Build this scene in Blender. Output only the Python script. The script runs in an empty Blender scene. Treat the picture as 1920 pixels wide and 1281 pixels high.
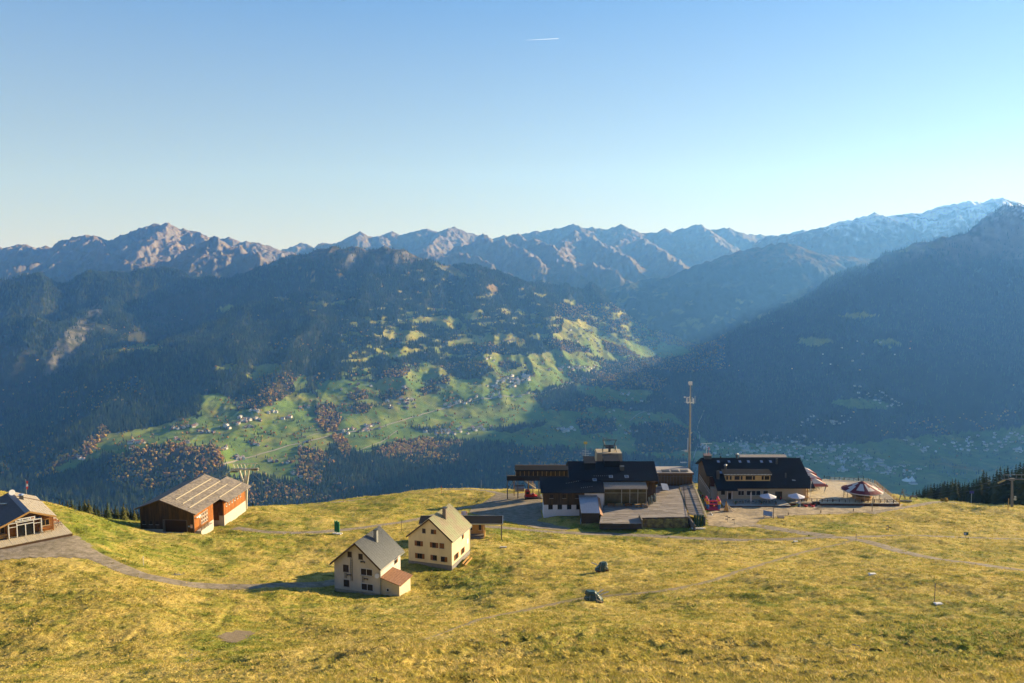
import bpy, math, random
import numpy as np

# ------------------------------------------------------------------ camera, sky, sun, exposure
scene = bpy.context.scene
COL = scene.collection
F = 1493.0; CX = 960.0; CY = 640.5; YH = 500.0          # photograph's focal length (px), centre and horizon row
PITCH = math.atan((CY - YH) / F); CP, SP = math.cos(PITCH), math.sin(PITCH)
cam = bpy.data.cameras.new('camera'); camo = bpy.data.objects.new('camera', cam); COL.objects.link(camo)
cam.sensor_width = 36.0; cam.lens = 36.0 * F / 1920.0
camo.location = (0, 0, 0); camo.rotation_euler = (math.pi / 2 - PITCH, 0, 0)
cam.clip_start = 0.5; cam.clip_end = 120000
scene.camera = camo

SUN_AZ, SUN_EL = 60.0, 16.0                              # degrees right of the view, above the horizon
SUN_STRENGTH, SKY_STRENGTH, EXPOSURE = 5.0, 0.055, 1.3
SKY_TINT = (1.12, .96, .97)
HAZE_DENSITY = 5.8e-5
a_, e_ = math.radians(SUN_AZ), math.radians(SUN_EL)
SUN = np.array([math.sin(a_) * math.cos(e_), math.cos(a_) * math.cos(e_), math.sin(e_)])
world = bpy.data.worlds.new('World'); scene.world = world; world.use_nodes = True
wn, wl = world.node_tree.nodes, world.node_tree.links
wn.clear()
sky = wn.new('ShaderNodeTexSky'); sky.sky_type = 'NISHITA'; sky.sun_disc = False
sky.sun_elevation = e_; sky.sun_rotation = a_; sky.altitude = 1900
sky.air_density = 1.32; sky.dust_density = 0.0; sky.ozone_density = 2.0
bg = wn.new('ShaderNodeBackground'); bg.inputs['Strength'].default_value = SKY_STRENGTH
wo = wn.new('ShaderNodeOutputWorld')
tint = wn.new('ShaderNodeVectorMath'); tint.operation = 'MULTIPLY'; tint.inputs[1].default_value = SKY_TINT
wl.new(sky.outputs[0], tint.inputs[0]); wl.new(tint.outputs[0], bg.inputs['Color']); # half clear-sky model, half an even vertical gradient (pale horizon to deep blue zenith, the same all round)
tcw = wn.new('ShaderNodeTexCoord'); sxyz = wn.new('ShaderNodeSeparateXYZ'); ramp = wn.new('ShaderNodeValToRGB'); bg2 = wn.new('ShaderNodeBackground'); mixw = wn.new('ShaderNodeMixShader')
wl.new(tcw.outputs['Generated'], sxyz.inputs[0]); wl.new(sxyz.outputs['Z'], ramp.inputs[0]); wl.new(ramp.outputs[0], bg2.inputs['Color'])
ramp.color_ramp.elements[0].position = 0.0; ramp.color_ramp.elements[0].color = (.265, .31, .345, 1)
ramp.color_ramp.elements[1].position = 1.0; ramp.color_ramp.elements[1].color = (.012, .030, .085, 1)
el_ = ramp.color_ramp.elements.new(.10); el_.color = (.195, .252, .305, 1); el_ = ramp.color_ramp.elements.new(.32); el_.color = (.060, .148, .315, 1)
el_ = ramp.color_ramp.elements.new(.6); el_.color = (.024, .058, .145, 1); mixw.inputs[0].default_value = 0.72; wl.new(bg.outputs[0], mixw.inputs[1]); wl.new(bg2.outputs[0], mixw.inputs[2]); wl.new(mixw.outputs[0], wo.inputs['Surface'])
sl = bpy.data.lights.new('sun', 'SUN'); sl.energy = SUN_STRENGTH; sl.angle = math.radians(0.5); sl.color = (1.0, 0.85, 0.62)
so = bpy.data.objects.new('sun', sl); COL.objects.link(so)
from mathutils import Vector, Matrix
so.rotation_euler = Vector(SUN).to_track_quat('Z', 'Y').to_euler()
scene.view_settings.view_transform = 'Standard'; scene.view_settings.look = 'None'
scene.view_settings.exposure = EXPOSURE; scene.view_settings.gamma = 1.0
scene.view_settings.use_curve_mapping = False
scene.render.engine = 'CYCLES'
cy = scene.cycles
cy.use_denoising = True
try: cy.denoiser = 'OPENIMAGEDENOISE'
except Exception: pass
cy.max_bounces = 5; cy.diffuse_bounces = 1; cy.glossy_bounces = 2; cy.transmission_bounces = 3
cy.volume_bounces = 1; cy.transparent_max_bounces = 12
cy.caustics_reflective = False; cy.caustics_refractive = False
cy.use_adaptive_sampling = True; cy.adaptive_threshold = 0.012

# ------------------------------------------------------------------ projection helpers
rng = np.random.default_rng(7)
random.seed(7)

def ray(px, py):
    u = (px - CX) / F; v = (CY - py) / F
    w = np.array([u, CP + v * SP, -SP + v * CP]); return w / w[1]

def at(px, py, d):
    return ray(px, py) * d

def project(P):
    P = np.asarray(P, float); x, y, z = P[..., 0], P[..., 1], P[..., 2]
    c = np.maximum(y * CP - z * SP, 1e-3); v = y * SP + z * CP
    return CX + F * x / c, CY - F * v / c

# ------------------------------------------------------------------ noise
_perm = np.random.default_rng(3).permutation(4096).astype(np.int64)
_ang = np.random.default_rng(4).random(4096) * 2 * math.pi
_gx, _gy = np.cos(_ang), np.sin(_ang)

def _h(ix, iy): return _perm[(ix + _perm[iy & 4095]) & 4095]

def gnoise(x, y):
    ix = np.floor(x).astype(np.int64); iy = np.floor(y).astype(np.int64)
    fx = x - ix; fy = y - iy
    ux = fx * fx * fx * (fx * (fx * 6 - 15) + 10); uy = fy * fy * fy * (fy * (fy * 6 - 15) + 10)
    def g(a, b):
        h = _h(ix + a, iy + b); return _gx[h] * (fx - a) + _gy[h] * (fy - b)
    n0 = g(0, 0) * (1 - ux) + g(1, 0) * ux; n1 = g(0, 1) * (1 - ux) + g(1, 1) * ux
    return (n0 * (1 - uy) + n1 * uy) * 1.5

def fbm(x, y, oct=4, gain=.5, ridge=False):
    s = 0; a = 1.0; t = 0
    for i in range(oct):
        n = gnoise(x + 17.3 * i, y - 9.1 * i)
        if ridge: n = 1 - 2 * np.abs(n)
        s = s + a * n; t += a; a *= gain; x = x * 2.03; y = y * 2.03
    return s / t

def sstep(a, b, x):
    t = np.clip((x - a) / (b - a), 0, 1); return t * t * (3 - 2 * t)

def in_poly(px, py, poly):
    inside = np.zeros(px.shape, bool); n = len(poly); j = n - 1
    for i in range(n):
        xi, yi = poly[i]; xj, yj = poly[j]
        if yi != yj:
            c = ((yi > py) != (yj > py)) & (px < (xj - xi) * (py - yi) / (yj - yi) + xi)
            inside ^= c
        j = i
    return inside

def seg_dist(x, y, line):
    """distance of points to a plan polyline"""
    best = np.full(x.shape, 1e9)
    for (ax, ay), (bx, by) in zip(line[:-1], line[1:]):
        dx, dy = bx - ax, by - ay; L = dx * dx + dy * dy + 1e-9
        t = np.clip(((x - ax) * dx + (y - ay) * dy) / L, 0, 1)
        best = np.minimum(best, np.hypot(x - ax - t * dx, y - ay - t * dy))
    return best

class RBF:
    def __init__(s, pts, c, scale=(1, 1), smooth=0.0):
        P = np.array(pts, float); s.sc = np.array(scale); s.xy = P[:, :2] * s.sc; s.c = c
        A = np.sqrt(((s.xy[:, None] - s.xy[None]) ** 2).sum(-1) + c * c)
        n = len(P); M = np.zeros((n + 3, n + 3)); M[:n, :n] = A - smooth * np.eye(n)
        M[:n, n] = 1; M[:n, n + 1:] = s.xy; M[n, :n] = 1; M[n + 1:, :n] = s.xy.T
        s.w = np.linalg.solve(M, np.concatenate([P[:, 2], [0, 0, 0]]))
    def __call__(s, x, y):
        x = np.asarray(x, float) * s.sc[0]; y = np.asarray(y, float) * s.sc[1]
        o = s.w[-3] + s.w[-2] * x + s.w[-1] * y
        for i in range(len(s.xy)):
            o = o + s.w[i] * np.sqrt((x - s.xy[i, 0]) ** 2 + (y - s.xy[i, 1]) ** 2 + s.c * s.c)
        return o

# ------------------------------------------------------------------ objects and materials
def link(o, parent=None):
    COL.objects.link(o)
    if parent is not None: o.parent = parent
    return o

def tag(o, label=None, cat=None, group=None, kind=None):
    if label: o['label'] = label
    if cat: o['category'] = cat
    if group: o['group'] = group
    if kind: o['kind'] = kind
    return o

def thing(name, label, cat, loc, rz=0.0, group=None):
    o = bpy.data.objects.new(name, None); o.empty_display_size = 0.3; link(o)
    o.location = loc; o.rotation_euler = (0, 0, rz)
    return tag(o, label, cat, group)

MATS = {}
def mat(name, col, rough=0.85, metal=0.0, var=0.0, scale=2.0, bump=0.0, bscale=None, attr=None, spec=0.3, stretch=None, col2=None, rand=0.0, extra=None):
    """procedural material: base colour broken by object-space noise, optional stretch (streaks, boards), bump"""
    if name in MATS: return MATS[name]
    m = bpy.data.materials.new(name); m.use_nodes = True; MATS[name] = m
    nt = m.node_tree; N, L = nt.nodes, nt.links
    b = N['Principled BSDF']; b.inputs['Roughness'].default_value = rough; b.inputs['Metallic'].default_value = metal
    b.inputs['Specular IOR Level'].default_value = spec
    src = None
    if attr:
        n = N.new('ShaderNodeAttribute'); n.attribute_name = attr; src = n.outputs['Color']
    else:
        n = N.new('ShaderNodeRGB'); n.outputs[0].default_value = (*col, 1); src = n.outputs[0]
    co = None
    if var or bump or col2:
        tc = N.new('ShaderNodeTexCoord'); mp = N.new('ShaderNodeMapping')
        L.new(tc.outputs['Object'], mp.inputs['Vector'])
        mp.inputs['Scale'].default_value = stretch or (1, 1, 1); co = mp.outputs[0]
    if col2:
        no = N.new('ShaderNodeTexNoise'); no.inputs['Scale'].default_value = scale * .35; no.inputs['Detail'].default_value = 5
        L.new(co, no.inputs['Vector'])
        cr = N.new('ShaderNodeMapRange'); cr.inputs['From Min'].default_value = .4; cr.inputs['From Max'].default_value = .62
        L.new(no.outputs['Fac'], cr.inputs['Value'])
        mx = N.new('ShaderNodeMix'); mx.data_type = 'RGBA'; L.new(cr.outputs[0], mx.inputs[0]); L.new(src, mx.inputs[6])
        mx.inputs[7].default_value = (*col2, 1); src = mx.outputs[2]
    if var:
        no = N.new('ShaderNodeTexNoise'); no.inputs['Scale'].default_value = scale; no.inputs['Detail'].default_value = 6
        no.inputs['Roughness'].default_value = .65; L.new(co, no.inputs['Vector'])
        mr = N.new('ShaderNodeMapRange'); mr.inputs['From Min'].default_value = .25; mr.inputs['From Max'].default_value = .75
        mr.inputs['To Min'].default_value = 1 - var; mr.inputs['To Max'].default_value = 1 + var
        L.new(no.outputs['Fac'], mr.inputs['Value'])
        mx = N.new('ShaderNodeVectorMath'); mx.operation = 'SCALE'; L.new(src, mx.inputs[0]); L.new(mr.outputs[0], mx.inputs['Scale']); src = mx.outputs[0]
    if rand:
        oi = N.new('ShaderNodeObjectInfo'); mr = N.new('ShaderNodeMapRange')
        mr.inputs['To Min'].default_value = 1 - rand; mr.inputs['To Max'].default_value = 1 + rand
        L.new(oi.outputs['Random'], mr.inputs['Value'])
        mx = N.new('ShaderNodeVectorMath'); mx.operation = 'SCALE'; L.new(src, mx.inputs[0]); L.new(mr.outputs[0], mx.inputs['Scale']); src = mx.outputs[0]
    L.new(src, b.inputs['Base Color'])
    if bump:
        no = N.new('ShaderNodeTexNoise'); no.inputs['Scale'].default_value = bscale or scale * 2; no.inputs['Detail'].default_value = 5
        L.new(co, no.inputs['Vector'])
        bp = N.new('ShaderNodeBump'); bp.inputs['Strength'].default_value = bump; bp.inputs['Distance'].default_value = .1
        L.new(no.outputs['Fac'], bp.inputs['Height']); L.new(bp.outputs[0], b.inputs['Normal'])
    return m

class MB:
    """collects simple solids and links them as ONE mesh object"""
    def __init__(s): s.v = []; s.f = []; s.m = []
    def poly(s, pts, faces, mi=0):
        o = len(s.v); s.v += [tuple(map(float, p)) for p in pts]
        s.f += [tuple(i + o for i in f) for f in faces]; s.m += [mi] * len(faces); return s
    def box(s, x0, x1, y0, y1, z0, z1, mi=0):
        p = [(x0, y0, z0), (x1, y0, z0), (x1, y1, z0), (x0, y1, z0), (x0, y0, z1), (x1, y0, z1), (x1, y1, z1), (x0, y1, z1)]
        return s.poly(p, [(3, 2, 1, 0), (4, 5, 6, 7), (0, 1, 5, 4), (1, 2, 6, 5), (2, 3, 7, 6), (3, 0, 4, 7)], mi)
    def slab(s, quad, t, mi=0):
        """quad of 4 points (counter-clockwise from above), thickness t downward along its normal"""
        q = [np.array(p, float) for p in quad]; n = np.cross(q[1] - q[0], q[3] - q[0]); n /= np.linalg.norm(n)
        lo = [p - n * t for p in q]
        return s.poly(lo + q, [(3, 2, 1, 0), (4, 5, 6, 7), (0, 1, 5, 4), (1, 2, 6, 5), (2, 3, 7, 6), (3, 0, 4, 7)], mi)
    def prism(s, prof, y0, y1, mi=0):
        """profile of (x,z), counter-clockwise seen from -y, extruded along y"""
        n = len(prof); p = [(x, y0, z) for x, z in prof] + [(x, y1, z) for x, z in prof]
        f = [tuple(range(n)), tuple(range(2 * n - 1, n - 1, -1))]
        f += [((i + 1) % n, i, n + i, n + (i + 1) % n) for i in range(n)]
        return s.poly(p, f, mi)
    def extrude(s, prof, z0, z1, mi=0):
        n = len(prof); p = [(x, y, z0) for x, y in prof] + [(x, y, z1) for x, y in prof]
        f = [tuple(range(n - 1, -1, -1)), tuple(range(n, 2 * n))]
        f += [(i, (i + 1) % n, n + (i + 1) % n, n + i) for i in range(n)]
        return s.poly(p, f, mi)
    def tube(s, a, b, r, r2=None, n=6, mi=0, caps=True):
        a = np.array(a, float); b = np.array(b, float); r2 = r if r2 is None else r2
        d = b - a; d /= (np.linalg.norm(d) + 1e-9); u = np.cross(d, (0, 0, 1) if abs(d[2]) < .9 else (1, 0, 0)); u /= np.linalg.norm(u); w = np.cross(d, u)
        p = []
        for c, rr in ((a, r), (b, r2)):
            for i in range(n):
                t = 2 * math.pi * (i + .5) / n; p.append(c + rr * (math.cos(t) * u + math.sin(t) * w))
        f = [(i, (i + 1) % n, n + (i + 1) % n, n + i) for i in range(n)]
        if caps: f += [tuple(range(n - 1, -1, -1)), tuple(range(n, 2 * n))]
        return s.poly(p, f, mi)
    def path(s, pts, r, n=6, mi=0):
        for a, b in zip(pts[:-1], pts[1:]): s.tube(a, b, r, n=n, mi=mi)
        return s
    def lathe(s, prof, n=12, c=(0, 0, 0), mi=0):
        p = []
        for r, z in prof:
            for i in range(n):
                t = 2 * math.pi * i / n; p.append((c[0] + r * math.cos(t), c[1] + r * math.sin(t), c[2] + z))
        f = []
        for k in range(len(prof) - 1):
            for i in range(n):
                f.append((k * n + i, k * n + (i + 1) % n, (k + 1) * n + (i + 1) % n, (k + 1) * n + i))
        f += [tuple(range(n - 1, -1, -1)), tuple(range((len(prof) - 1) * n, len(prof) * n))]
        return s.poly(p, f, mi)
    def build(s, name, mats, parent=None, smooth=False, loc=None):
        me = bpy.data.meshes.new(name); me.from_pydata(s.v, [], s.f)
        mats = mats if isinstance(mats, (list, tuple)) else [mats]
        for m in mats: me.materials.append(m)
        if len(mats) > 1: me.polygons.foreach_set('material_index', s.m)
        if smooth: me.polygons.foreach_set('use_smooth', [True] * len(me.polygons))
        me.update()
        o = bpy.data.objects.new(name, me)
        if loc is not None: o.location = loc
        return link(o, parent)

def grid_mesh(name, X, Y, Z, m, color=None, kind='structure', smooth=True):
    """heightfield sheet from 2-D arrays [row, col]"""
    R, C = X.shape; n = R * C
    me = bpy.data.meshes.new(name)
    co = np.stack([X, Y, Z], -1).reshape(-1, 3).astype(np.float32)
    i = np.arange(n).reshape(R, C)
    q = np.stack([i[:-1, :-1], i[:-1, 1:], i[1:, 1:], i[1:, :-1]], -1).reshape(-1, 4)
    me.vertices.add(n); me.vertices.foreach_set('co', co.ravel())
    me.loops.add(q.size); me.loops.foreach_set('vertex_index', q.ravel().astype(np.int32))
    me.polygons.add(len(q)); me.polygons.foreach_set('loop_start', np.arange(0, q.size, 4, dtype=np.int32))
    try: me.polygons.foreach_set('loop_total', np.full(len(q), 4, np.int32))
    except Exception: pass
    me.update(calc_edges=True)
    if smooth: me.polygons.foreach_set('use_smooth', np.ones(len(q), bool))
    if color is not None:
        a = me.color_attributes.new('albedo', 'FLOAT_COLOR', 'POINT')
        c = np.concatenate([color.reshape(-1, 3), np.ones((n, 1))], 1).astype(np.float32); a.data.foreach_set('color', c.ravel())
    me.materials.append(m)
    o = link(bpy.data.objects.new(name, me)); o['kind'] = kind
    return o

def copy_tree(o, parent=None):
    c = o.copy(); link(c); c.parent = parent
    for ch in list(o.children): copy_tree(ch, c)
    return c

def scatter(name, proto, pts, scl, rot, kind='stuff', parent=None):
    """many instances of one mesh on given points (geometry nodes), for what nobody could count"""
    me = bpy.data.meshes.new(name); n = len(pts)
    me.vertices.add(n); me.vertices.foreach_set('co', np.asarray(pts, np.float32).ravel())
    a = me.attributes.new('scl', 'FLOAT_VECTOR', 'POINT'); s3 = np.asarray(scl, np.float32)
    if s3.ndim == 1: s3 = np.repeat(s3[:, None], 3, 1)
    a.data.foreach_set('vector', s3.ravel())
    a = me.attributes.new('rot', 'FLOAT_VECTOR', 'POINT'); r3 = np.asarray(rot, np.float32)
    if r3.ndim == 1: r3 = np.stack([0 * r3, 0 * r3, r3], 1)
    a.data.foreach_set('vector', r3.astype(np.float32).ravel())
    o = link(bpy.data.objects.new(name, me), parent); o['kind'] = kind
    ng = bpy.data.node_groups.new('scatter_' + name, 'GeometryNodeTree')
    ng.interface.new_socket('Geometry', in_out='INPUT', socket_type='NodeSocketGeometry')
    ng.interface.new_socket('Geometry', in_out='OUTPUT', socket_type='NodeSocketGeometry')
    N, L = ng.nodes, ng.links
    gi, go = N.new('NodeGroupInput'), N.new('NodeGroupOutput')
    m2p = N.new('GeometryNodeMeshToPoints'); L.new(gi.outputs[0], m2p.inputs['Mesh'])
    oi = N.new('GeometryNodeObjectInfo'); oi.transform_space = 'ORIGINAL'; oi.inputs['Object'].default_value = proto
    oi.inputs['As Instance'].default_value = True
    iop = N.new('GeometryNodeInstanceOnPoints'); L.new(m2p.outputs[0], iop.inputs['Points']); L.new(oi.outputs['Geometry'], iop.inputs['Instance'])
    na = N.new('GeometryNodeInputNamedAttribute'); na.data_type = 'FLOAT_VECTOR'; na.inputs['Name'].default_value = 'scl'
    nr = N.new('GeometryNodeInputNamedAttribute'); nr.data_type = 'FLOAT_VECTOR'; nr.inputs['Name'].default_value = 'rot'
    L.new(na.outputs[0], iop.inputs['Scale'])
    try:
        er = N.new('FunctionNodeEulerToRotation'); L.new(nr.outputs[0], er.inputs[0]); L.new(er.outputs[0], iop.inputs['Rotation'])
    except Exception:
        L.new(nr.outputs[0], iop.inputs['Rotation'])
    L.new(iop.outputs[0], go.inputs[0])
    md = o.modifiers.new('scatter', 'NODES'); md.node_group = ng
    return o
# ------------------------------------------------------------------ the alp: foreground height field
_near = [  # (px, py, forward metres) of ground seen in the photograph
 (-250,1281,82),(0,1281,74),(250,1281,68),(500,1281,62),(760,1281,56),(960,1281,53),(1250,1281,50),(1500,1281,48),(1920,1281,46),(2200,1281,46),
 (600,1240,68),(760,1203,78),(900,1180,82),(1100,1168,84),(1250,1166,84),(1400,1180,80),(1540,1160,86),(1700,1150,89),(1900,1150,89),
 (1600,1215,66),(1850,1215,66),(1200,1225,66),
 (0,1200,92),(300,1200,90),(150,1130,108),(0,1100,118),(-200,1100,120),(300,1110,119),(450,1150,109),(450,1195,95),(620,1150,114),(800,1150,112),
 (0,1055,133),(100,1048,138),(200,1055,139),(300,1089,131),(450,1100,131.5),(560,1097,136),(415,1116,129),(627,1110,136.6),(715,1113,133.9),(752,1116,133),(775,1101,137.3),
 (960,1110,122),(960,1140,112),(1115,1132,112),(1125,1072,141),(1000,1050,158),(1250,1100,118),(1400,1065,140),(1400,1110,112),(1560,1100,110),(1700,1105,104),(1900,1105,101),
 (1700,1060,133),(1900,1062,136),(2150,1080,126),(1600,1010,182),(1750,1003,188),(1900,1008,184),(2150,1010,184),(1660,975,212),(1850,970,216),(2150,975,215),
 (765,1056,153.8),(848,1064,150.9),(889,1034,160.1),(840,1085,144),(700,1060,160),(600,1050,166),(480,1050,164),(380,1050,162),
 (632,1000,196),(560,1010,188),(500,1000,194),(700,987,205),(760,977,214),(930,988,202),(880,1010,184),(940,1010,185),
 (640,965,234),(720,955,242),(820,948,248),(900,945,248),(480,968,224),(560,958,240),
 (0,1028,140.5),(60,1016,144.5),(137,1001,150),(85,950,180),(110,945,190),(60,930,196),(0,925,200),(-150,930,196),(-150,1045,134),
 (150,958,188),(200,976,185),(240,990,182),(290,1003,178),(350,1006,178),(430,1005,180),(200,1020,162),(170,1005,166),
 (265,1000,196),(362,1002,192),(467,961,215),(431,984,203.5),(475,958,221),
 (1000,960,228),(960,950,236),(960,926,262),(1020,968,222),(1090,968,219),(1125,985,210),(1200,990,207),(1290,992,206),(1100,1000,202),(1230,1005,199),(1340,1010,194),
 (1330,985,208),(1400,982,210),(1480,995,196),(1450,965,222),(1550,960,226),(1640,955,229),(1340,960,226),(1360,955,230),(1690,944,242),(1740,942,246),
 (1400,940,238),(1500,940,238),(1330,925,252),(1620,945,238)]
_crest = [(-150,925,205),(0,921,210),(90,938,197),(150,957,196),(200,973,198),(260,982,214),(480,951,240),(560,945,256),(620,940,270),(700,932,285),(740,926,292),(800,917.5,300),(850,915.5,302),
 (900,915.5,300),(960,919,290),(1040,920,286),(1120,916,284),(1200,913,282),(1303,907,286),(1400,905,288),(1520,912,284),(1600,918,280),(1690,929,272),(1770,938,266),(1830,944,258),(1920,951,250),(2150,958,240)]
_pts = [tuple(at(*p)) for p in _near] + [tuple(at(*p)) for p in _crest]
for p in _crest:
    q = at(*p); r = q[:2] / np.linalg.norm(q[:2])
    for k, dz in ((30, 13), (80, 50), (170, 125)):
        _pts.append((q[0] + r[0] * k, q[1] + r[1] * k, q[2] - dz))
for x in (-60, 0, 60):                                     # the slope the photographer stands on
    _pts += [(x, 0, -2.0 - .00 * abs(x)), (x, 22, -13.0), (x, -40, 12)]
_fg = RBF(_pts, 7.0, smooth=.6)

def hit(px, py, f=None, d0=20, d1=430, n=700, last=False):
    """first point where the pixel's ray meets height field f"""
    f = f or _fg
    w = ray(px, py); d = np.geomspace(d0, d1, n)
    g = w[2] * d - f(w[0] * d, d)
    k = np.where((g[:-1] > 0) & (g[1:] <= 0))[0]
    if len(k) == 0: return w * d[int(np.argmin(np.abs(g)))]
    k = k[-1] if last else k[0]
    t = g[k] / (g[k] - g[k + 1]); return w * (d[k] + t * (d[k + 1] - d[k]))

def plan(pxs): return [tuple(hit(*p)[:2]) for p in pxs]

def smooth_line(pts, step):
    """Catmull-Rom through plan points, resampled"""
    P = np.array(pts, float); P = np.vstack([2 * P[0] - P[1], P, 2 * P[-1] - P[-2]])
    out = []
    for i in range(1, len(P) - 2):
        n = max(2, int(np.linalg.norm(P[i + 1] - P[i]) / step))
        for t in np.linspace(0, 1, n, endpoint=False):
            a, b, c, d = P[i - 1:i + 3]
            out.append(.5 * (2 * b + (c - a) * t + (2 * a - 5 * b + 4 * c - d) * t * t + (3 * b - a - 3 * c + d) * t ** 3))
    out.append(P[-2]); return np.array(out)

ROADS = [  # name, width, pixels
 ('gravel_road', 3.6, [(90,1030),(150,1030),(200,1052),(260,1076),(330,1091),(400,1098),(480,1099),(560,1096),(640,1088),(700,1072)]),
 ('gravel_track', 3.2, [(440,990),(500,997),(590,998),(640,993),(700,986),(760,977),(800,969),(830,961),(860,953),(905,945)]),
 ('gravel_track', 2.6, [(960,932),(925,922),(890,917.5),(850,917.5),(800,920),(740,928),(690,934),(620,942)]),
 ('gravel_road', 3.4, [(880,985),(930,988),(994,993),(1067,999),(1143,1001),(1229,1005),(1340,1010),(1400,1012),(1480,1010),(1560,1007),(1600,1010),(1640,1019),(1700,1036),(1760,1048),(1840,1058),(1930,1071),(2100,1090)]),
 ('gravel_road', 4.4, [(1350,976),(1400,984),(1427,986),(1463,992),(1509,999),(1560,1005)]),
 ('gravel_track', 2.2, [(1590,1007),(1650,1004),(1760,1005),(1920,1011),(2100,1016)]),
 ('gravel_track', 2.4, [(1630,962),(1690,952),(1735,944),(1775,940.5),(1800,943)]),
 ('foot_path', 1.6, [(1600,1013),(1560,1023),(1500,1036),(1400,1066),(1340,1086),(1250,1106),(1150,1115),(1090,1121),(1000,1139),(900,1161),(830,1186),(770,1204)]),
]
for r in ROADS: pass
_road_lines = [smooth_line(plan(r[2]), 1.2) for r in ROADS]
YARDS = [('gravel_yard', [(0,1026),(60,1017),(130,1002),(150,1005),(175,1022),(200,1050),(150,1046),(90,1046),(0,1052),(-80,1050),(-80,1030)]),
         ('gravel_yard', [(880,951),(912,938),(930,925),(990,925),(1018,930),(1018,970),(1010,976),(1050,985),(1075,990),(1060,996),(1000,990),(950,978),(905,968),(880,962)]),
         ('gravel_yard', [(1322,962),(1345,950),(1420,940),(1560,944),(1640,948),(1700,944),(1690,953),(1630,960),(1560,964),(1480,967),(1428,974),(1418,985),(1370,990),(1324,986)]),
         ('stony_patch', [(408,1187),(440,1181),(475,1182),(487,1186),(470,1193),(445,1205),(415,1203),(404,1195)])]
_yard_plans = [plan(y[1]) for y in YARDS]
_ditch = [smooth_line(plan(p), 1.5) for p in (
 [(150,1076),(200,1098),(260,1122),(330,1150),(430,1166)], [(442,1130),(410,1168),(372,1212)],
 [(1230,1078),(1330,1072),(1420,1068),(1500,1058),(1570,1056)], [(960,1100),(1040,1090),(1100,1084)],
 [(800,1112),(840,1113),(900,1108),(930,1098)], [(430,1166),(560,1165),(760,1160)], [(1620,1003),(1760,1002.5),(1920,1008)],
 [(490,1130),(540,1160),(600,1180)])]

def road_mask(x, y):
    """0 on grass, 1 on roads and yards (plan)"""
    d = np.full(x.shape, 1e3)
    for (nm, w, _), ln in zip(ROADS, _road_lines):
        d = np.minimum(d, seg_dist(x, y, [tuple(p) for p in ln[::3]] + [tuple(ln[-1])]) - w * .5)
    for pl in _yard_plans:
        dd = seg_dist(x, y, pl + [pl[0]]); d = np.minimum(d, np.where(in_poly(x, y, pl), -dd, dd))
    return d

def rough_mask(x, y):
    px, py = project(np.stack([x, y, _fg(x, y)], -1)); n2 = fbm(x / 17, y / 17, 3)
    e = np.interp(px, [300, 620, 760, 960, 1250, 1400, 1540, 1900], [1330, 1255, 1208, 1176, 1172, 1182, 1166, 1150])
    r = sstep(-6, 26, py - e + 26 * n2)
    r = r + .8 * np.exp(-((px - 40) / 80) ** 2 - ((py - 1085) / 35) ** 2) + .8 * np.exp(-((px - 840) / 90) ** 2 - ((py - 1088) / 28) ** 2) + .5 * np.exp(-((px - 960) / 110) ** 2 - ((py - 1040) / 40) ** 2) + .35 * sstep(.15, .3, n2)
    return np.clip(r, 0, 1)
def relief(x, y):
    s = 1.5 * fbm(x / 26, y / 26, 3) + .5 * fbm(x / 6.5, y / 6.5, 3) + .16 * fbm(x / 1.7 + 5, y / 1.3, 3, ridge=True)
    r = rough_mask(x, y); s = s + r * (.30 * fbm(x / .95, y / .85 + 3, 2) + .22 * fbm(x / 2.3 + 8, y / 2.0, 2, ridge=True)); s = s + .17 * fbm(x / .8 + 2, y / .6, 2)
    return s

PADS = [  # ground levelled under a building: centre, half sizes, turn, height
 ((-98.34, 155.32), (-11.5, 6.4, -13.2, 7.5), math.radians(41.9), -51.85), ((0, 0), (61.5, 93, 233.2, 262), 0.0, -71.95), ((0, 0), (84, 122, 235.4, 266), 0.0, -72.3), ((0, 0), (8, 24, 219.5, 236), 0.0, -70.0)]
def pads(x, y, z):
    for (cx_, cy_), (x0, x1, y0, y1), r, h in PADS:
        c, s = math.cos(r), math.sin(r); a = (x - cx_) * c + (y - cy_) * s; b = -(x - cx_) * s + (y - cy_) * c
        d = np.maximum(np.maximum(x0 - a, a - x1), np.maximum(y0 - b, b - y1)); k = sstep(2.2, 0, d); z = np.where(z > h, z + (h - z) * k, z)
    return z
def fg_full(x, y, d=None):
    d = road_mask(x, y) if d is None else d
    k = sstep(.7, 4.0, d); z = _fg(x, y) + relief(x, y) * k + .18 * fbm(x / 12, y / 12, 2) * (1 - k)
    for ln in _ditch:
        q = seg_dist(x, y, [tuple(p) for p in ln[::3]] + [tuple(ln[-1])]); z = z - .16 * np.exp(-(q / .4) ** 2)
    return pads(x, y, z)

_c = np.concatenate([np.linspace(-1.1, -.64, 40)[:-1], np.linspace(-.64, .62, 800), np.linspace(.62, 1.1, 40)[1:]])
_r = np.concatenate([np.linspace(-38, 34, 60)[:-1], np.geomspace(34 + 30, 318 + 30, 470) - 30, np.geomspace(322, 470, 40)])
_fc, _fr = _c, _r
FGX = _c[None, :] * (_r[:, None] + 62); FGY = np.repeat(_r[:, None], len(_c), 1)
FGD = road_mask(FGX, FGY); FGZ = fg_full(FGX, FGY, FGD) - .10 * sstep(.9, .2, FGD)
FPX, FPY = project(np.stack([FGX, FGY, FGZ], -1))

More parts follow.
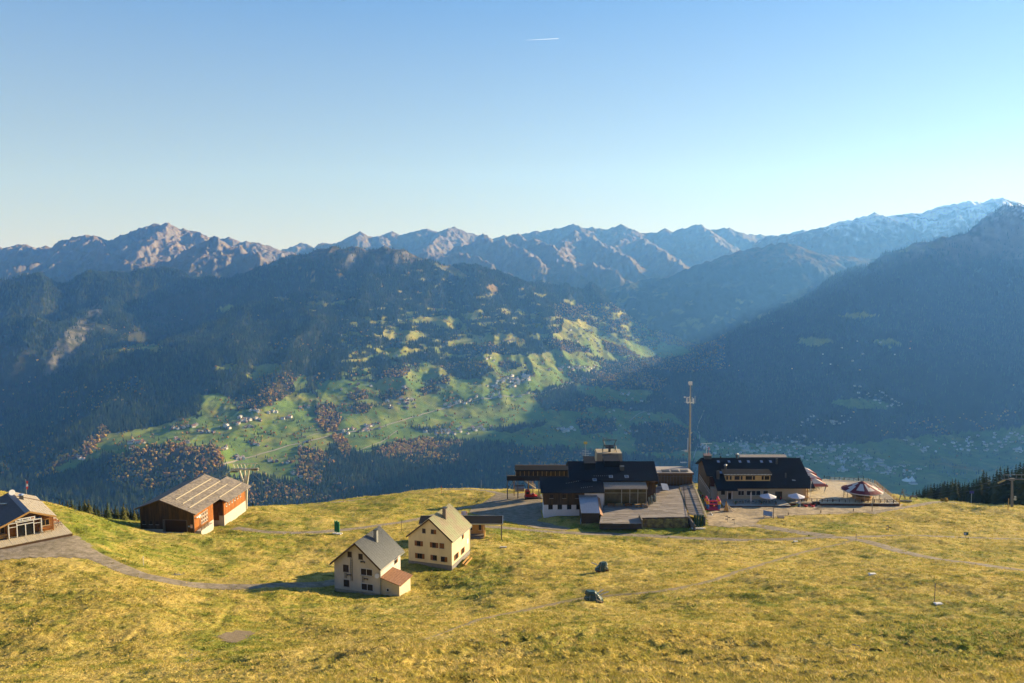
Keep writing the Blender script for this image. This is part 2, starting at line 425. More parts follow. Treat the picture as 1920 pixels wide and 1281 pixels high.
def meadow_color(x, y):
    px, py = project(np.stack([x, y, _fg(x, y)], -1))
    straw = np.array([.46, .35, .105]); gold = np.array([.345, .25, .052]); green = np.array([.17, .195, .03]); brown = np.array([.2, .12, .045]); dark = np.array([.06, .065, .018])
    n1 = fbm(x / 22 + 3, y / 22, 4); n2 = fbm(x / 6 + 9, y / 4.2, 4); n3 = fbm(x / 2.1, y / 1.4 + 4, 3)
    c = straw[None, None] * np.ones(x.shape + (1,))
    def mix(c, col, k): return c + (col - c) * np.clip(k, 0, 1)[..., None]
    c = mix(c, gold, .35 + .9 * n1 + .5 * n2)
    # greener places seen in the photograph
    g = np.zeros(x.shape)
    for (cx_, cy_, rx, ry, a) in ((190,990,120,45,.9),(480,1000,160,40,.55),(700,950,220,28,.45),(1200,995,200,14,1.),(1560,990,60,10,.7),(1740,930,60,14,1.),(1360,978,40,14,1.1),(1800,1200,260,70,.75),(1620,1130,300,30,.35),
                                  (860,1080,90,45,.8),(440,1200,90,45,.7),(330,1040,140,30,.6),(1100,1210,140,50,.45),(960,1000,90,18,.7),(1800,1040,200,16,.3),(60,1130,90,50,.2),(620,1140,200,25,.35)):
        g = np.maximum(g, a * np.exp(-((px - cx_) / rx) ** 2 - ((py - cy_) / ry) ** 2))
    c = mix(c, green, g * .95 + 1.0 * n2 + .9 * n3 + .18)
    b = np.zeros(x.shape)
    for (cx_, cy_, rx, ry, a) in ((40,1085,70,30,.9),(720,1225,130,30,1.),(1250,1250,330,40,.55),(1640,1160,160,18,.5),(1560,1245,240,40,.5),(800,1090,60,28,.6),(900,1260,250,30,.5)):
        b = np.maximum(b, a * np.exp(-((px - cx_) / rx) ** 2 - ((py - cy_) / ry) ** 2))
    c = mix(c, brown * .8, b * (.3 + 1.7 * n2 + 1.0 * n3)); c = mix(c, dark, b * 1.6 * n3 + 2.2 * (n3 - .15) + 1.5 * (n2 - .24))  # dark flecks: heather, plus crevice shade put into the turf colour
    for ln in _ditch:
        q = seg_dist(x, y, [tuple(p) for p in ln[::3]] + [tuple(ln[-1])]); c = mix(c, green * .7, .5 * np.exp(-(q / .45) ** 2))
    return c
m_meadow = mat('alpine_grass', (0, 0, 0), rough=.95, attr='albedo', var=.8, scale=2.8, bump=1.0, bscale=5., spec=.05, stretch=(1, 1.5, 1))
FGC = meadow_color(FGX, FGY)
meadow = grid_mesh('alpine_meadow', FGX, FGY, FGZ, m_meadow, FGC)

def gz(x, y):
    a = np.array([float(x)]), np.array([float(y)]); d = road_mask(*a)
    return float((fg_full(*a, d) - .10 * sstep(.9, .2, d))[0])

def G(px, py, last=False):
    """point of the finished meadow seen at a pixel"""
    p = hit(px, py, last=last)
    for _ in range(6):
        z = gz(p[0], p[1]); dz = z - p[2]
        if abs(dz) < .01: break
        # slide along the ray to meet the relief
        w = ray(px, py); s = (_fg(p[0], p[1] + .5) - _fg(p[0], p[1] - .5)); k = float(w[2] - s)
        p = w * (p[1] + np.clip(dz / (k if abs(k) > .02 else -.02), -3, 3) * .8)
    return np.array([p[0], p[1], gz(p[0], p[1])])

# roads: sheets lying in shallow beds cut in the meadow
m_sand = mat('sandy_gravel', (.42, .335, .22), rough=.95, var=.4, scale=1.2, bump=.8, bscale=8, spec=.1, col2=(.28, .23, .16))
m_earth = mat('bare_earth', (.21, .165, .11), rough=.95, var=.4, scale=2, bump=.8, bscale=8, spec=.1)
m_gravel = mat('gravel', (.29, .245, .19), rough=.95, var=.4, scale=1.6, bump=.8, bscale=9, spec=.1, col2=(.20, .17, .12))
m_dirt = mat('trodden_earth', (.27, .215, .14), rough=.95, var=.35, scale=1.8, bump=.7, bscale=7, spec=.1, col2=(.2, .17, .075))
def fgz_road(x, y):
    return pads(x, y, _fg(x, y) + .18 * fbm(x / 12, y / 12, 2) - .055)
for (nm, w, _), ln in zip(ROADS, _road_lines):
    t = np.gradient(ln, axis=0); t /= np.linalg.norm(t, axis=1)[:, None]; nrm = np.stack([-t[:, 1], t[:, 0]], 1)
    off = np.linspace(-.5, .5, 9) * (w + .5); s = np.arange(len(ln))
    jit = .42 * fbm(s[:, None] / 3. + 31 * w, off[None, :] * 0 + np.sign(off)[None] * 7 + w, 3)
    tp = np.clip((len(ln) - 1 - s) / 16., .04, 1)[:, None] if nm == 'foot_path' else 1.0
    o2 = off[None, :] * tp + jit * tp * (np.abs(off)[None] > w * .3) * np.sign(off)[None]
    X = ln[:, None, 0] + nrm[:, None, 0] * o2; Y = ln[:, None, 1] + nrm[:, None, 1] * o2
    rut = -.05 * np.exp(-((np.abs(o2) - w * .27) / (w * .12)) ** 2)
    edge = -.09 * (np.abs(off)[None] > w * .49) * np.ones(X.shape)
    grid_mesh(nm, X, Y, fgz_road(X, Y) + rut * .6 + edge + .02, m_dirt if nm == 'foot_path' else m_gravel)
def yard_sheet(nm, pl, m):
    P = np.array(pl); x0, y0 = P.min(0); x1, y1 = P.max(0); c = .7
    xs = np.arange(x0, x1 + c, c); ys = np.arange(y0, y1 + c, c); X, Y = np.meshgrid(xs, ys)
    jx = .5 * fbm(X / 2.2, Y / 2.2, 3); ins = in_poly(X + jx, Y + jx, pl)
    Z = fgz_road(X, Y) + .012 + .05 * fbm(X / 3, Y / 3, 2)
    idx = -np.ones(X.shape, int); k = ins[:-1, :-1] & ins[1:, :-1] & ins[:-1, 1:] & ins[1:, 1:]
    mb = MB(); vid = {}
    for i, j in zip(*np.where(k)):
        f = []
        for a, b in ((i, j), (i, j + 1), (i + 1, j + 1), (i + 1, j)):
            if (a, b) not in vid: vid[(a, b)] = len(mb.v); mb.v.append((X[a, b], Y[a, b], Z[a, b]))
            f.append(vid[(a, b)])
        mb.f.append(tuple(f)); mb.m.append(0)
    o = mb.build(nm, m, smooth=True); o['kind'] = 'structure'
for (nm, _), pl, my in zip(YARDS, _yard_plans, (m_gravel, m_gravel, m_sand, m_earth)): yard_sheet(nm, pl, my)
# ------------------------------------------------------------------ the valley: one height field from plan control points
_v = [  # (px, py, forward metres)
 (1500,850,4250),(1650,850,4300),(1900,830,4500),(1400,800,4950),(1700,900,3700),(1900,900,3700),(1300,850,4250),(1300,800,4800),(1550,810,4700),(1800,800,4850),(1180,860,3950),(1560,930,3400),(2150,850,4500),(2150,920,3700),
 (540,920,3000),(300,920,2950),(450,880,3180),(350,832,3330),(250,850,3150),(410,850,3180),(130,880,3150),(60,900,3100),(200,900,3000),(420,905,3020),(-150,900,3100),
 (500,820,3520),(300,800,3560),(200,810,3500),(120,855,3260),(600,740,4120),(420,740,3950),(500,692,4320),(250,750,3900),(390,700,4150),(300,650,4500),(330,690,4250),(620,565,5450),(430,575,5350),(500,600,5150),(600,640,4850),(560,560,5500),(480,572,5330),(430,582,5200),(360,618,4850),(300,646,4550),(230,660,4350),(165,671,4200),(350,588,5800),(300,575,6000),(250,600,5800),(390,556,6050),(330,545,6150),(230,705,4150),(120,740,4200),(60,760,4300),
 (700,520,6050),(600,520,5950),(800,540,5900),(520,530,5900),(380,545,5900),(200,556,5850),(170,600,5650),(120,650,5450),(70,700,5150),(110,580,5300),(70,560,5550),(50,610,5000),(0,610,4900),(20,680,4550),(190,570,5650),(40,800,4050),(0,740,4400),(-150,650,4900),(-150,800,4000),(-150,560,5500),
 (850,620,5350),(950,650,5180),(900,700,4750),(800,700,4600),(700,690,4500),(760,640,5000),(940,742,4500),(750,820,3780),(700,870,3350),(620,820,3640),(900,880,3420),(860,830,3800),(1000,830,3950),(1100,830,4100),(1000,870,3600),(1050,900,3400),(650,905,3100),(800,905,3200),(780,770,4150),(680,770,4000),
 (1000,700,4850),(1100,740,4900),(1000,770,4450),(1060,600,5950),(1000,580,6050),(900,570,5900),(1100,660,5700),(1200,640,6650),(1150,620,6500),(1330,657,7100),(1150,685,5750),(1250,700,6000),(1280,680,6400),(1300,600,7800),(1250,620,7250),(1200,565,7700),(1280,560,7950),(1220,760,5150),(1280,760,5050),(1150,800,4500),
 (1400,700,5650),(1350,720,5500),(1330,690,6000),(1400,760,5000),(1500,780,4850),(1500,700,5350),(1500,650,5650),(1500,600,6000),(1600,700,5150),(1600,600,5700),(1600,780,4750),(1700,700,5050),(1700,620,5450),(1700,540,5800),(1800,700,4950),(1800,600,5450),(1800,500,5900),(1900,700,4900),(1900,600,5350),(1900,480,5900),(1900,760,4700),(2150,700,4900),(2150,550,5450),(2150,420,5900)]
_vc = [  # crest lines: (px, py, d) ; the ground falls away behind them
 (-250,540,5550),(-120,535,5550),(0,529,5600),(40,525,5700),(85,531,5850),(120,534,5900),(170,517,5950),(225,524,6050),(260,514,6150),(310,503,6250),(350,510,6250),(400,519,6250),(425,524,6300),(450,529,6400),
 (480,512,6400),(510,496,6400),(560,479,6450),(610,474,6450),(660,469,6450),(675,464,6450),(690,470,6450),(715,466,6450),(735,469,6450),(760,478,6450),(800,491,6450),(840,497,6500),(870,497,6500),(900,509,6550),(960,525,6650),(1020,531,6750),(1075,535,6850),(1120,546,7000)]
_vr = [(1350,648,6850),(1375,632,6700),(1400,616,6600),(1450,584,6450),(1500,555,6350),(1550,530,6250),(1600,505,6150),(1650,481,6080),(1700,461,6050),(1720,457,6060),(1760,453,6080),(1790,446,6100),(1820,432,6150),(1850,409,6200),(1868,396,6230),(1884,389,6250),(1900,392,6270),(1920,392,6300)]
_vpts = [tuple(at(*p)) for p in _v] + [tuple(at(*p)) for p in _vc] + [tuple(at(*p)) for p in _vr]
for p in _vc:
    q = at(*p); r = q[:2] / np.linalg.norm(q[:2])
    for k, dz in ((140, 40), (500, 260), (1200, 700)): _vpts.append((q[0] + r[0] * k, q[1] + r[1] * k, q[2] - dz))
_off = [(4330,6330,640),(4640,6330,760),(4960,6400,890),(5250,6400,1060),(5600,6250,1180),(6000,5800,1200),(6300,5200,1150),(6500,4400,1100)]   # the ridge goes on outside the frame, heights shaped to cast the valley shadow
_vpts += _off
for q in [at(*p) for p in _vr] + [np.array(p, float) for p in _off]:
    for k, dz in ((160, 90), (600, 480), (1300, 950)): _vpts.append((q[0] + k * .35, q[1] + k * .93, max(q[2] - dz, -1000)))
for p in ((560,560,5500),(480,572,5330),(430,582,5200),(360,618,4850),(300,646,4550),(230,660,4350)):
    q = at(*p); _vpts.append((q[0] - 60, q[1] + 380, q[2] - 130))
for (x, y, z) in ((4200,5200,-380),(4900,5400,150),(5400,5300,500),(5600,4600,200),(5300,4000,-500),(4800,4400,-500),(4200,3500,-960),(5200,3000,-900),(3300,2800,-1000),
                  (-500,330,-170),(-200,430,-180),(0,430,-190),(200,430,-185),(350,350,-170),(-700,900,-480),(0,900,-520),(700,900,-520),(-1200,1700,-800),(0,1700,-850),(1200,1700,-850),(-1500,2400,-880),(0,2500,-905),(1500,2500,-985),(2500,3000,-1000)):
    _vpts.append((x, y, z))
_val = RBF(_vpts, 55.0, smooth=6.0)

# traced land cover (photograph pixels)
MEADOW = [
 [(97,868),(118,856),(150,846),(205,812),(232,811),(300,797),(345,786),(372,781),(379,765),(374,742),(410,737),(440,752),(470,748),(520,738),(553,744),(585,735),(600,752),(600,800),(640,815),(690,812),(760,800),(800,812),(860,800),(905,805),(960,812),(1010,800),(1060,780),(1085,790),(1010,830),(930,832),(880,826),(830,822),(800,830),(760,826),(720,836),(690,850),(660,846),(640,820),(622,830),(605,860),(618,905),(590,915),(560,905),(480,890),(440,900),(418,870),(410,838),(330,835),(250,852),(200,852),(160,868),(110,892)],
 [(600,752),(590,730),(600,716),(640,712),(690,716),(740,706),(775,690),(800,680),(830,690),(870,684),(900,662),(935,660),(960,668),(1010,664),(1040,652),(1075,655),(1120,680),(1130,690),(1100,702),(1060,722),(990,738),(1060,745),(1085,770),(1040,790),(900,806),(760,802),(700,815),(640,815),(600,800)],
 [(467,700),(480,688),(502,681),(530,684),(527,692),(512,700),(480,712),(460,712)],[(400,687),(425,683),(450,686),(440,693),(405,694)],
 [(553,712),(567,700),(575,715),(566,735),(550,745),(545,730)],
 [(673,700),(680,690),(692,688),(697,697),(690,703),(676,704)],
 [(703,658),(735,653),(760,651),(800,655),(810,662),(795,668),(770,665),(745,668),(735,674),(720,668)],
 [(718,632),(725,620),(755,619),(790,621),(800,630),(785,640),(760,640),(735,638)],
 [(760,600),(790,595),(830,591),(862,598),(868,606),(840,615),(820,612),(795,604),(770,606)],
 [(815,595),(840,592),(853,601),(866,606),(858,616),(836,618),(826,612)],
 [(866,590),(880,586),(897,592),(888,602),(870,600)],[(895,608),(925,606),(930,612),(905,613)],
 [(843,640),(870,632),(905,630),(930,625),(960,628),(974,634),(968,642),(930,646),(900,648),(870,646),(838,652)],
 [(575,576),(600,571),(640,565),(665,556),(668,562),(630,572),(602,575)],[(512,558),(530,557),(552,561),(540,566),(515,563)],[(575,568),(600,564),(615,567),(590,576)],
 [(402,581),(425,573),(440,575),(428,584),(412,588)],[(165,668),(200,655),(265,647),(300,646),(305,652),(290,660),(265,656),(200,662)],
 [(265,650),(288,648),(300,652),(290,661),(268,660)],
 [(1052,598),(1075,600),(1110,612),(1160,632),(1210,650),(1240,664),(1225,668),(1190,672),(1150,678),(1120,672),(1090,668),(1055,640),(1030,632),(1058,622)],
 [(1140,555),(1165,551),(1200,553),(1210,560),(1180,562),(1150,560)],[(1150,606),(1170,608),(1190,618),(1170,616)],[(1185,633),(1200,632),(1210,640),(1195,642)],
 [(1270,588),(1290,592),(1320,600),(1340,612),(1320,612),(1290,600)],[(1180,575),(1200,580),(1230,592),(1210,590)],[(1290,640),(1310,640),(1325,648),(1300,652)],
 [(1225,655),(1250,640),(1280,650),(1300,662),(1270,668),(1240,672),(1210,668)],
 [(983,455),(960,460),(985,475),(1010,490),(1015,495),(990,490)],
 [(813,497),(842,496),(860,505),(880,520),(872,526),(845,512),(822,503)],[(910,538),(930,535),(935,545),(918,546)],[(1000,548),(1025,552),(1030,558),(1005,556)],[(1060,562),(1085,566),(1075,575),(1062,570)],
 [(985,628),(1010,625),(1025,632),(1000,635)],[(950,580),(962,586),(950,590),(935,586)],
 # shaded valley floor and the benches of the dark mountain
 [(1040,790),(1100,760),(1180,770),(1260,775),(1330,830),(1420,830),(1560,836),(1700,822),(1800,810),(1920,800),(2100,800),(2100,960),(1700,960),(1400,880),(1250,860),(1150,850),(1050,840),(960,840)],
 [(1100,712),(1160,716),(1230,735),(1200,760),(1120,750),(1080,735)],
 [(1490,642),(1515,632),(1560,636),(1555,645),(1520,650)],[(1550,752),(1600,746),(1655,752),(1680,765),(1600,768)],[(1635,640),(1668,634),(1690,644),(1655,650)],[(1700,460),(1740,455),(1800,446),(1780,458),(1720,470),(1690,472)],[(1570,592),(1620,585),(1650,592),(1600,598)]]
BARE = [[(285,575),(340,552),(400,540),(445,536),(450,548),(425,572),(385,600),(310,636),(235,650),(250,605)],[(-40,640),(40,645),(100,690),(90,760),(20,790),(-40,780)],[(600,482),(660,474),(735,474),(760,490),(700,520),(640,505)]]
WOODED = [  # trees standing inside the meadow country: (polygon, share of autumn colour)
 ([(440,770),(480,742),(510,716),(545,695),(556,712),(545,740),(515,755),(480,768)],.5),([(470,720),(500,705),(545,693),(552,700),(520,722),(490,735)],.3),
 ([(82,885),(95,868),(120,858),(150,842),(175,820),(195,800),(203,808),(190,830),(160,855),(125,866),(100,890),(70,900),(62,890)],.9),
 ([(200,868),(235,848),(280,838),(320,832),(370,838),(405,838),(420,855),(415,880),(395,895),(330,905),(280,925),(205,905)],.5),
 ([(400,838),(418,845),(421,868),(412,885),(395,880),(398,860)],.95),([(310,838),(345,832),(360,842),(330,850)],.8),
 ([(590,770),(605,755),(625,760),(640,780),(632,812),(612,812),(595,800)],.7),([(622,818),(640,812),(655,835),(660,858),(650,862),(635,845)],.85),
 ([(650,745),(665,727),(690,735),(685,752),(665,757)],.6),([(705,742),(735,730),(760,738),(745,748),(715,750)],.6),([(785,730),(820,728),(818,740),(790,742)],.5),
 ([(785,722),(810,718),(825,732),(800,734)],.3),([(800,715),(840,706),(848,716),(820,722)],.35),([(720,705),(735,690),(755,684),(770,695),(752,706)],.4),
 ([(742,680),(770,663),(800,658),(825,668),(800,680),(775,685)],.15),([(830,690),(860,680),(900,678),(925,690),(905,710),(870,713),(840,702)],.2),([(930,685),(955,676),(975,685),(955,696)],.4),([(975,698),(1000,695),(1003,705),(980,706)],.5),
 ([(870,652),(920,645),(985,652),(1015,648),(1015,658),(960,665),(905,663),(872,660)],.05),
 ([(560,840),(600,845),(618,862),(615,905),(580,912),(555,890)],.6),([(700,850),(745,828),(800,822),(825,830),(860,826),(872,835),(840,842),(780,848),(720,860)],.75),
 ([(610,862),(680,862),(760,855),(860,840),(960,838),(1060,850),(1100,870),(1100,925),(600,925)],.12),
 ([(1000,745),(1060,742),(1120,750),(1100,770),(1020,770)],.2),([(1060,700),(1100,695),(1200,690),(1260,700),(1240,735),(1160,730),(1080,720)],.3),
 ([(1180,800),(1260,790),(1300,810),(1320,845),(1200,850)],.2),([(1080,790),(1150,785),(1160,810),(1090,815)],.2),([(1640,800),(1760,780),(1900,770),(1900,800),(1760,815),(1660,820)],.15),
 ([(1020,636),(1060,640),(1100,650),(1110,662),(1070,662),(1030,652)],.5),([(1130,640),(1180,655),(1200,668),(1160,668),(1130,655)],.7),([(1230,620),(1290,632),(1345,640),(1335,655),(1280,650),(1235,640)],.7),
 ([(440,905),(470,905),(560,912),(620,935),(440,950)],.5),([(655,760),(700,757),(690,775),(660,775)],.6)]

def land_cover(px, py, wob=0.0):
    n = fbm(px / 14, py / 9, 3) * wob; qx = px + n; qy = py + n * .6
    mead = np.zeros(px.shape, bool)
    for p in MEADOW: mead |= in_poly(qx, qy, p)
    glade = fbm(px / 26 + 40, py / 8, 4); core = in_poly(px, py, [(640,600),(760,585),(900,575),(1060,590),(1200,560),(1340,610),(1330,650),(1100,690),(640,715)]); mead |= core & (glade > .13)
    high = in_poly(px, py, [(560,500),(700,480),(860,510),(1000,545),(1060,590),(760,590),(560,585)]); mead |= high & (glade > .29)
    aut = np.zeros(px.shape); tree = ~mead
    for p, a in WOODED:
        k = in_poly(qx, qy, p); tree |= k; aut = np.where(k, a, aut)
    return mead, tree, aut

def val_full(x, y, px=None, py=None, forest=None):
    z = _val(x, y)
    big = 66 * fbm(x / 900 + 2, y / 1100, 4, ridge=True) + 34 * fbm(x / 260, y / 340, 4, ridge=True)
    k = sstep(-900, -480, z) * .85 + .12 + .5 * sstep(600, 1000, z)
    wx = x + 160 * fbm(x / 700 + 3, y / 700, 2); sp = fbm(wx / 620 + .2 * y / 2600, y / 2900, 3, .55, ridge=True)
    k2 = sstep(-840, -560, z) * (1 - .8 * sstep(-190, 30, z)) * sstep(.30, .12, x / np.maximum(y, 1)) * sstep(-.85, -.6, x / np.maximum(y, 1))
    z = z + 105 * (sp - .45) * k2
    return z + (big - 42) * k + 5 * fbm(x / 120, y / 120, 3)

_c = np.concatenate([np.linspace(-1.15, -.70, 50)[:-1], np.linspace(-.70, .68, 940), np.linspace(.68, 1.3, 70)[1:]])
_r = np.concatenate([np.geomspace(345, 2750, 40)[:-1], np.geomspace(2750, 7300, 430), np.geomspace(7330, 9300, 30)])
VX = _c[None, :] * _r[:, None]; VY = np.repeat(_r[:, None], len(_c), 1)
VZ = val_full(VX, VY)
VPX, VPY = project(np.stack([VX, VY, VZ], -1))

class Sampler:
    def __init__(s, c, r, Z): s.c, s.r, s.Z = c, r, Z
    def __call__(s, x, y):
        x = np.asarray(x, float); y = np.asarray(y, float)
        u = x / y; i = np.clip(np.searchsorted(s.r, y) - 1, 0, len(s.r) - 2); j = np.clip(np.searchsorted(s.c, u) - 1, 0, len(s.c) - 2)
        a = np.clip((y - s.r[i]) / (s.r[i + 1] - s.r[i]), 0, 1); b = np.clip((u - s.c[j]) / (s.c[j + 1] - s.c[j]), 0, 1)
        Z = s.Z; return (Z[i, j] * (1 - b) + Z[i, j + 1] * b) * (1 - a) + (Z[i + 1, j] * (1 - b) + Z[i + 1, j + 1] * b) * a
vz = Sampler(_c, _r, VZ)
def V(px, py): return hit(px, py, vz, 2700, 8800, 1500)

def valley_color():
    mead, tree, aut = land_cover(VPX, VPY, 13)
    n1 = fbm(VX / 160, VY / 160, 4); n2 = fbm(VX / 45, VY / 45, 4); n3 = fbm(VX / 420 + 9, VY / 420, 3)
    forest = np.array([.034, .043, .02]); green = np.array([.105, .17, .03]); yell = np.array([.27, .255, .055]); tan = np.array([.24, .165, .065]); rock = np.array([.27, .25, .23]); scrub = np.array([.075, .07, .03]); au = np.array([.12, .07, .022])
    c = np.ones(VX.shape + (3,)) * forest
    def mix(c, col, k): return c + (col - c) * np.clip(k, 0, 1)[..., None]
    c = mix(c, au, aut * .7)
    mc = np.ones(VX.shape + (3,)) * green; mc = mix(mc, yell, .08 + 1.0 * n1 + .7 * sstep(-720, -420, VZ)); mc = mix(mc, tan, 1.2 * (n3 - .12) + .9 * sstep(-330, -150, VZ) + .6 * (n2 - .25)); mc *= (1 + .25 * n2)[..., None]
    c = np.where((mead & ~tree)[..., None], mc, c)
    hi = sstep(-60, 120, VZ + 90 * n1) * (VPX < 1300) + sstep(-20, 260, VZ + 120 * n1) * (VPX >= 1300)
    hi = hi * ~((VPX < 440) & (VPX > -50) & (n2 > -.1))
    c = mix(c, scrub * (1 + .5 * n2)[..., None] if False else scrub, hi * .8); c = mix(c, np.array([.17, .11, .05]), hi * (n2 * 1.6 + .1))
    gz_ = np.gradient(VZ, axis=0) / np.gradient(VY, axis=0); gx_ = np.gradient(VZ, axis=1) / np.maximum(np.gradient(VX, axis=1), 1)
    steep = np.hypot(gz_, gx_)
    bowl = np.clip(sum(in_poly(VPX + 10 * n2, VPY + 8 * n1, p) for p in BARE), 0, 1) * 1.0; c = mix(c, np.array([.055, .055, .028]), bowl * (.75 + .9 * n2))  # bare grass darkened: the bowl's shade is put into its colour
    ravine = in_poly(VPX + 8 * n2, VPY, [(165,585),(185,565),(196,580),(180,610),(160,640),(130,680),(105,690),(90,660),(120,625)]) | in_poly(VPX + 6 * n2, VPY, [(88,655),(125,640),(110,700),(80,705)])
    c = mix(c, rock * .75, ravine * (.3 + .9 * n2)); c = mix(c, rock * .8, hi * sstep(.85, 1.3, steep + .4 * n2) * .8)
    snow = (VPX > 1780) * sstep(330, 480, VZ + 160 * n2 + 90 * n1) * sstep(-.15, .35, fbm((VX + VY) / 60, (VX - VY) / 200, 4))
    c = mix(c, np.array([.8, .82, .86]), snow)
    screen_bare = hi
    return c, mead, tree, aut, np.maximum(np.maximum(hi, ravine * .9), bowl * (.72 + .5 * n1))
VC, VMEAD, VTREE, VAUT, VBARE = valley_color()
m_valley = mat('valley_ground', (0, 0, 0), rough=.95, attr='albedo', var=.3, scale=.02, bump=0, spec=.05)
valley = grid_mesh('valley_slopes', VX, VY, VZ, m_valley, VC)

# farm roads on the valley slopes
m_lane = mat('pale_asphalt', (.27, .25, .22), rough=.9, var=.15, scale=.05)
for px_, w in (([(420,871),(450,862),(480,855),(520,843),(540,836),(562,832),(590,825),(622,817),(660,810),(710,803),(737,794),(787,779),(833,766),(877,754),(927,746),(993,738),(1043,728),(1093,704),(1120,684)], 9),
               ([(660,850),(690,838),(720,826),(745,808)], 6), ([(575,820),(600,812),(640,806)], 5), ([(1180,790),(1200,775),(1235,762),(1240,750)], 7), ([(1300,860),(1312,820),(1308,800),(1320,770)], 7), ([(880,690),(905,668),(868,655),(850,660)], 5), ([(700,760),(690,770),(650,778)], 5)):
    ln = smooth_line([tuple(V(*p)[:2]) for p in px_], 22); t = np.gradient(ln, axis=0); t /= np.linalg.norm(t, axis=1)[:, None]
    off = np.array([-.5, 0, .5]) * w; X = ln[:, None, 0] - t[:, None, 1] * off * .75; Y = ln[:, None, 1] + t[:, None, 0] * off * .75
    grid_mesh('valley_road', X, Y, vz(X, Y) + 1.6, m_lane)

# ------------------------------------------------------------------ far ranges: ridge skeletons
def range_mesh(name, crest, spurs, u0, u1, du, dep, back, slope, m, colf, seed, rows=150, amp=70., drop=.42):
    r_ = np.random.default_rng(seed)
    cr0 = np.array([at(*p) for p in crest]); cr = [cr0[0]]
    for a, b in zip(cr0[:-1], cr0[1:]):
        for t_ in (.33, .67): m_ = a + (b - a) * t_; m_[2] += r_.uniform(-26, 9) * min(1, np.linalg.norm((b - a)[:2]) / 120); cr.append(m_)
        cr.append(b)
    cr = np.array(cr); segs = [(cr[i], cr[i + 1], slope) for i in range(len(cr) - 1)]
    for s in spurs:
        q = [np.array(at(*p)) for p in s]; segs += [(q[i], q[i + 1], slope) for i in range(len(q) - 1)]
    # side spurs run down from the crest towards the valley
    for k in range(0, len(cr), 3):
        a = cr[k] - np.array([0, 0, 25.]); L = dep * (.22 + .2 * r_.random()); dx = r_.uniform(-.55, .35); cur = a
        for j in range(3):
            d = np.array([dx + r_.uniform(-.35, .35), -1, 0]); d /= np.linalg.norm(d)
            nx = cur + d * L * .6; nx[2] = cur[2] - L * .6 * (drop + .18 * r_.random()); segs.append((cur, nx, slope * 1.05)); cur = nx
    ycr = np.interp(np.arange(u0, u1, du), cr[:, 0] / cr[:, 1], cr[:, 1]); us = np.arange(u0, u1, du)
    t = np.concatenate([-np.linspace(1, 0, rows) ** 1.25 * dep, np.linspace(30, back, 10)])
    Y = ycr[None, :] + t[:, None]; X = us[None, :] * Y
    wx = 120 * fbm(X / 500 + seed, Y / 500, 3); wy = 120 * fbm(X / 500, Y / 500 + seed, 3)
    k = np.clip(np.abs(t)[:, None] / 260, 0, 1); XX, YY = X + wx * k, Y + wy * k
    Z = np.full(X.shape, -1e9)
    for a, b, s in segs:
        dx, dy = b[0] - a[0], b[1] - a[1]; L2 = dx * dx + dy * dy + 1e-6
        q = np.clip(((XX - a[0]) * dx + (YY - a[1]) * dy) / L2, 0, 1)
        d = np.hypot(XX - a[0] - q * dx, YY - a[1] - q * dy)
        Z = np.maximum(Z, a[2] + (b[2] - a[2]) * q - s * d ** .97)
    Z = np.maximum(Z, -1090.0 + 40 * fbm(X / 900, Y / 900, 3))
    kk = np.clip(np.abs(t)[:, None] / 160, .05, 1)
    n = fbm(X / 380, Y / 700 + seed, 6, .58, True); Z = Z + amp * 1.5 * (n - .3) * kk
    Z = Z + 26 * (fbm(X / 75, Y / 90 + seed, 4, .6, True) - .25) * np.clip(kk, .5, 1); Z[0] = -1150
    nx_ = np.gradient(Z, axis=1) / np.maximum(np.gradient(X, axis=1), 1); ny_ = np.gradient(Z, axis=0) / np.maximum(np.gradient(Y, axis=0), 1)
    o = grid_mesh(name, X, Y, Z, m, colf(X, Y, Z, np.hypot(nx_, ny_), n), smooth=False)
    return o

def mixc(c, col, k): return c + (np.array(col) - c) * np.clip(k, 0, 1)[..., None]
def rock_cols(snow_z, snow_amt, grass_z):
    def f(X, Y, Z, st, n):
        n2 = fbm(X / 110, Y / 110, 4); n3 = fbm(X / 800, Y / 800, 3)
        c = np.ones(Z.shape + (3,)) * np.array([.22, .20, .185]); c = mixc(c, (.12, .112, .11), .5 + 1.2 * n2)
        c = mixc(c, (.18, .13, .085), sstep(1.35, .75, st + .5 * n2) * .9); c = mixc(c, (.075, .07, .03), sstep(grass_z + 120, grass_z - 160, Z + 180 * n2) * .85)
        c = mixc(c, (.03, .04, .02), sstep(grass_z - 150, grass_z - 420, Z + 160 * n2) * .9)
        s = sstep(snow_z - 60, snow_z + 220, Z + 260 * n2 + 160 * n3) * sstep(1.75, 1.0, st + .3 * n2) * snow_amt
        s = s * sstep(-.25, .2, 1.35 * fbm((X * .6 + Y) / 100, (X - Y * .6) / 420, 4) + .5 * snow_amt - .5)
        return mixc(c, (.82, .84, .88), s)
    return f
m_rock = mat('mountain_rock', (0, 0, 0), rough=.95, attr='albedo', var=.25, scale=.012, spec=.05)
D = 9600
left_crest = [(x, y, d) for x, y, d in ((-260,480,D),(-120,474,D),(-60,470,D),(0,468,D),(30,460,D),(45,458,D),(60,465,D),(75,468,D),(85,461,D),(97,465,D),(110,470,D),(125,462,D),(150,447,D),(165,441,D),(180,443,D),(200,452,D),(240,454,D+200),(265,437,D+300),(280,426,D+300),(290,419,D+300),(297,421,D+300),(303,423,D+300),(311,418,D+300),(318,425,D+300),(330,427,D+300),(350,431,D+300),(370,435,D+300),(382,446,D+300),(392,452,D+300),(400,450,D+600),(418,447,D+800),(430,445,D+800),(455,455,D+800),(462,452,D+800),(480,455,D+800),(500,460,D+800),(530,471,D+800),(545,472,D+900))]
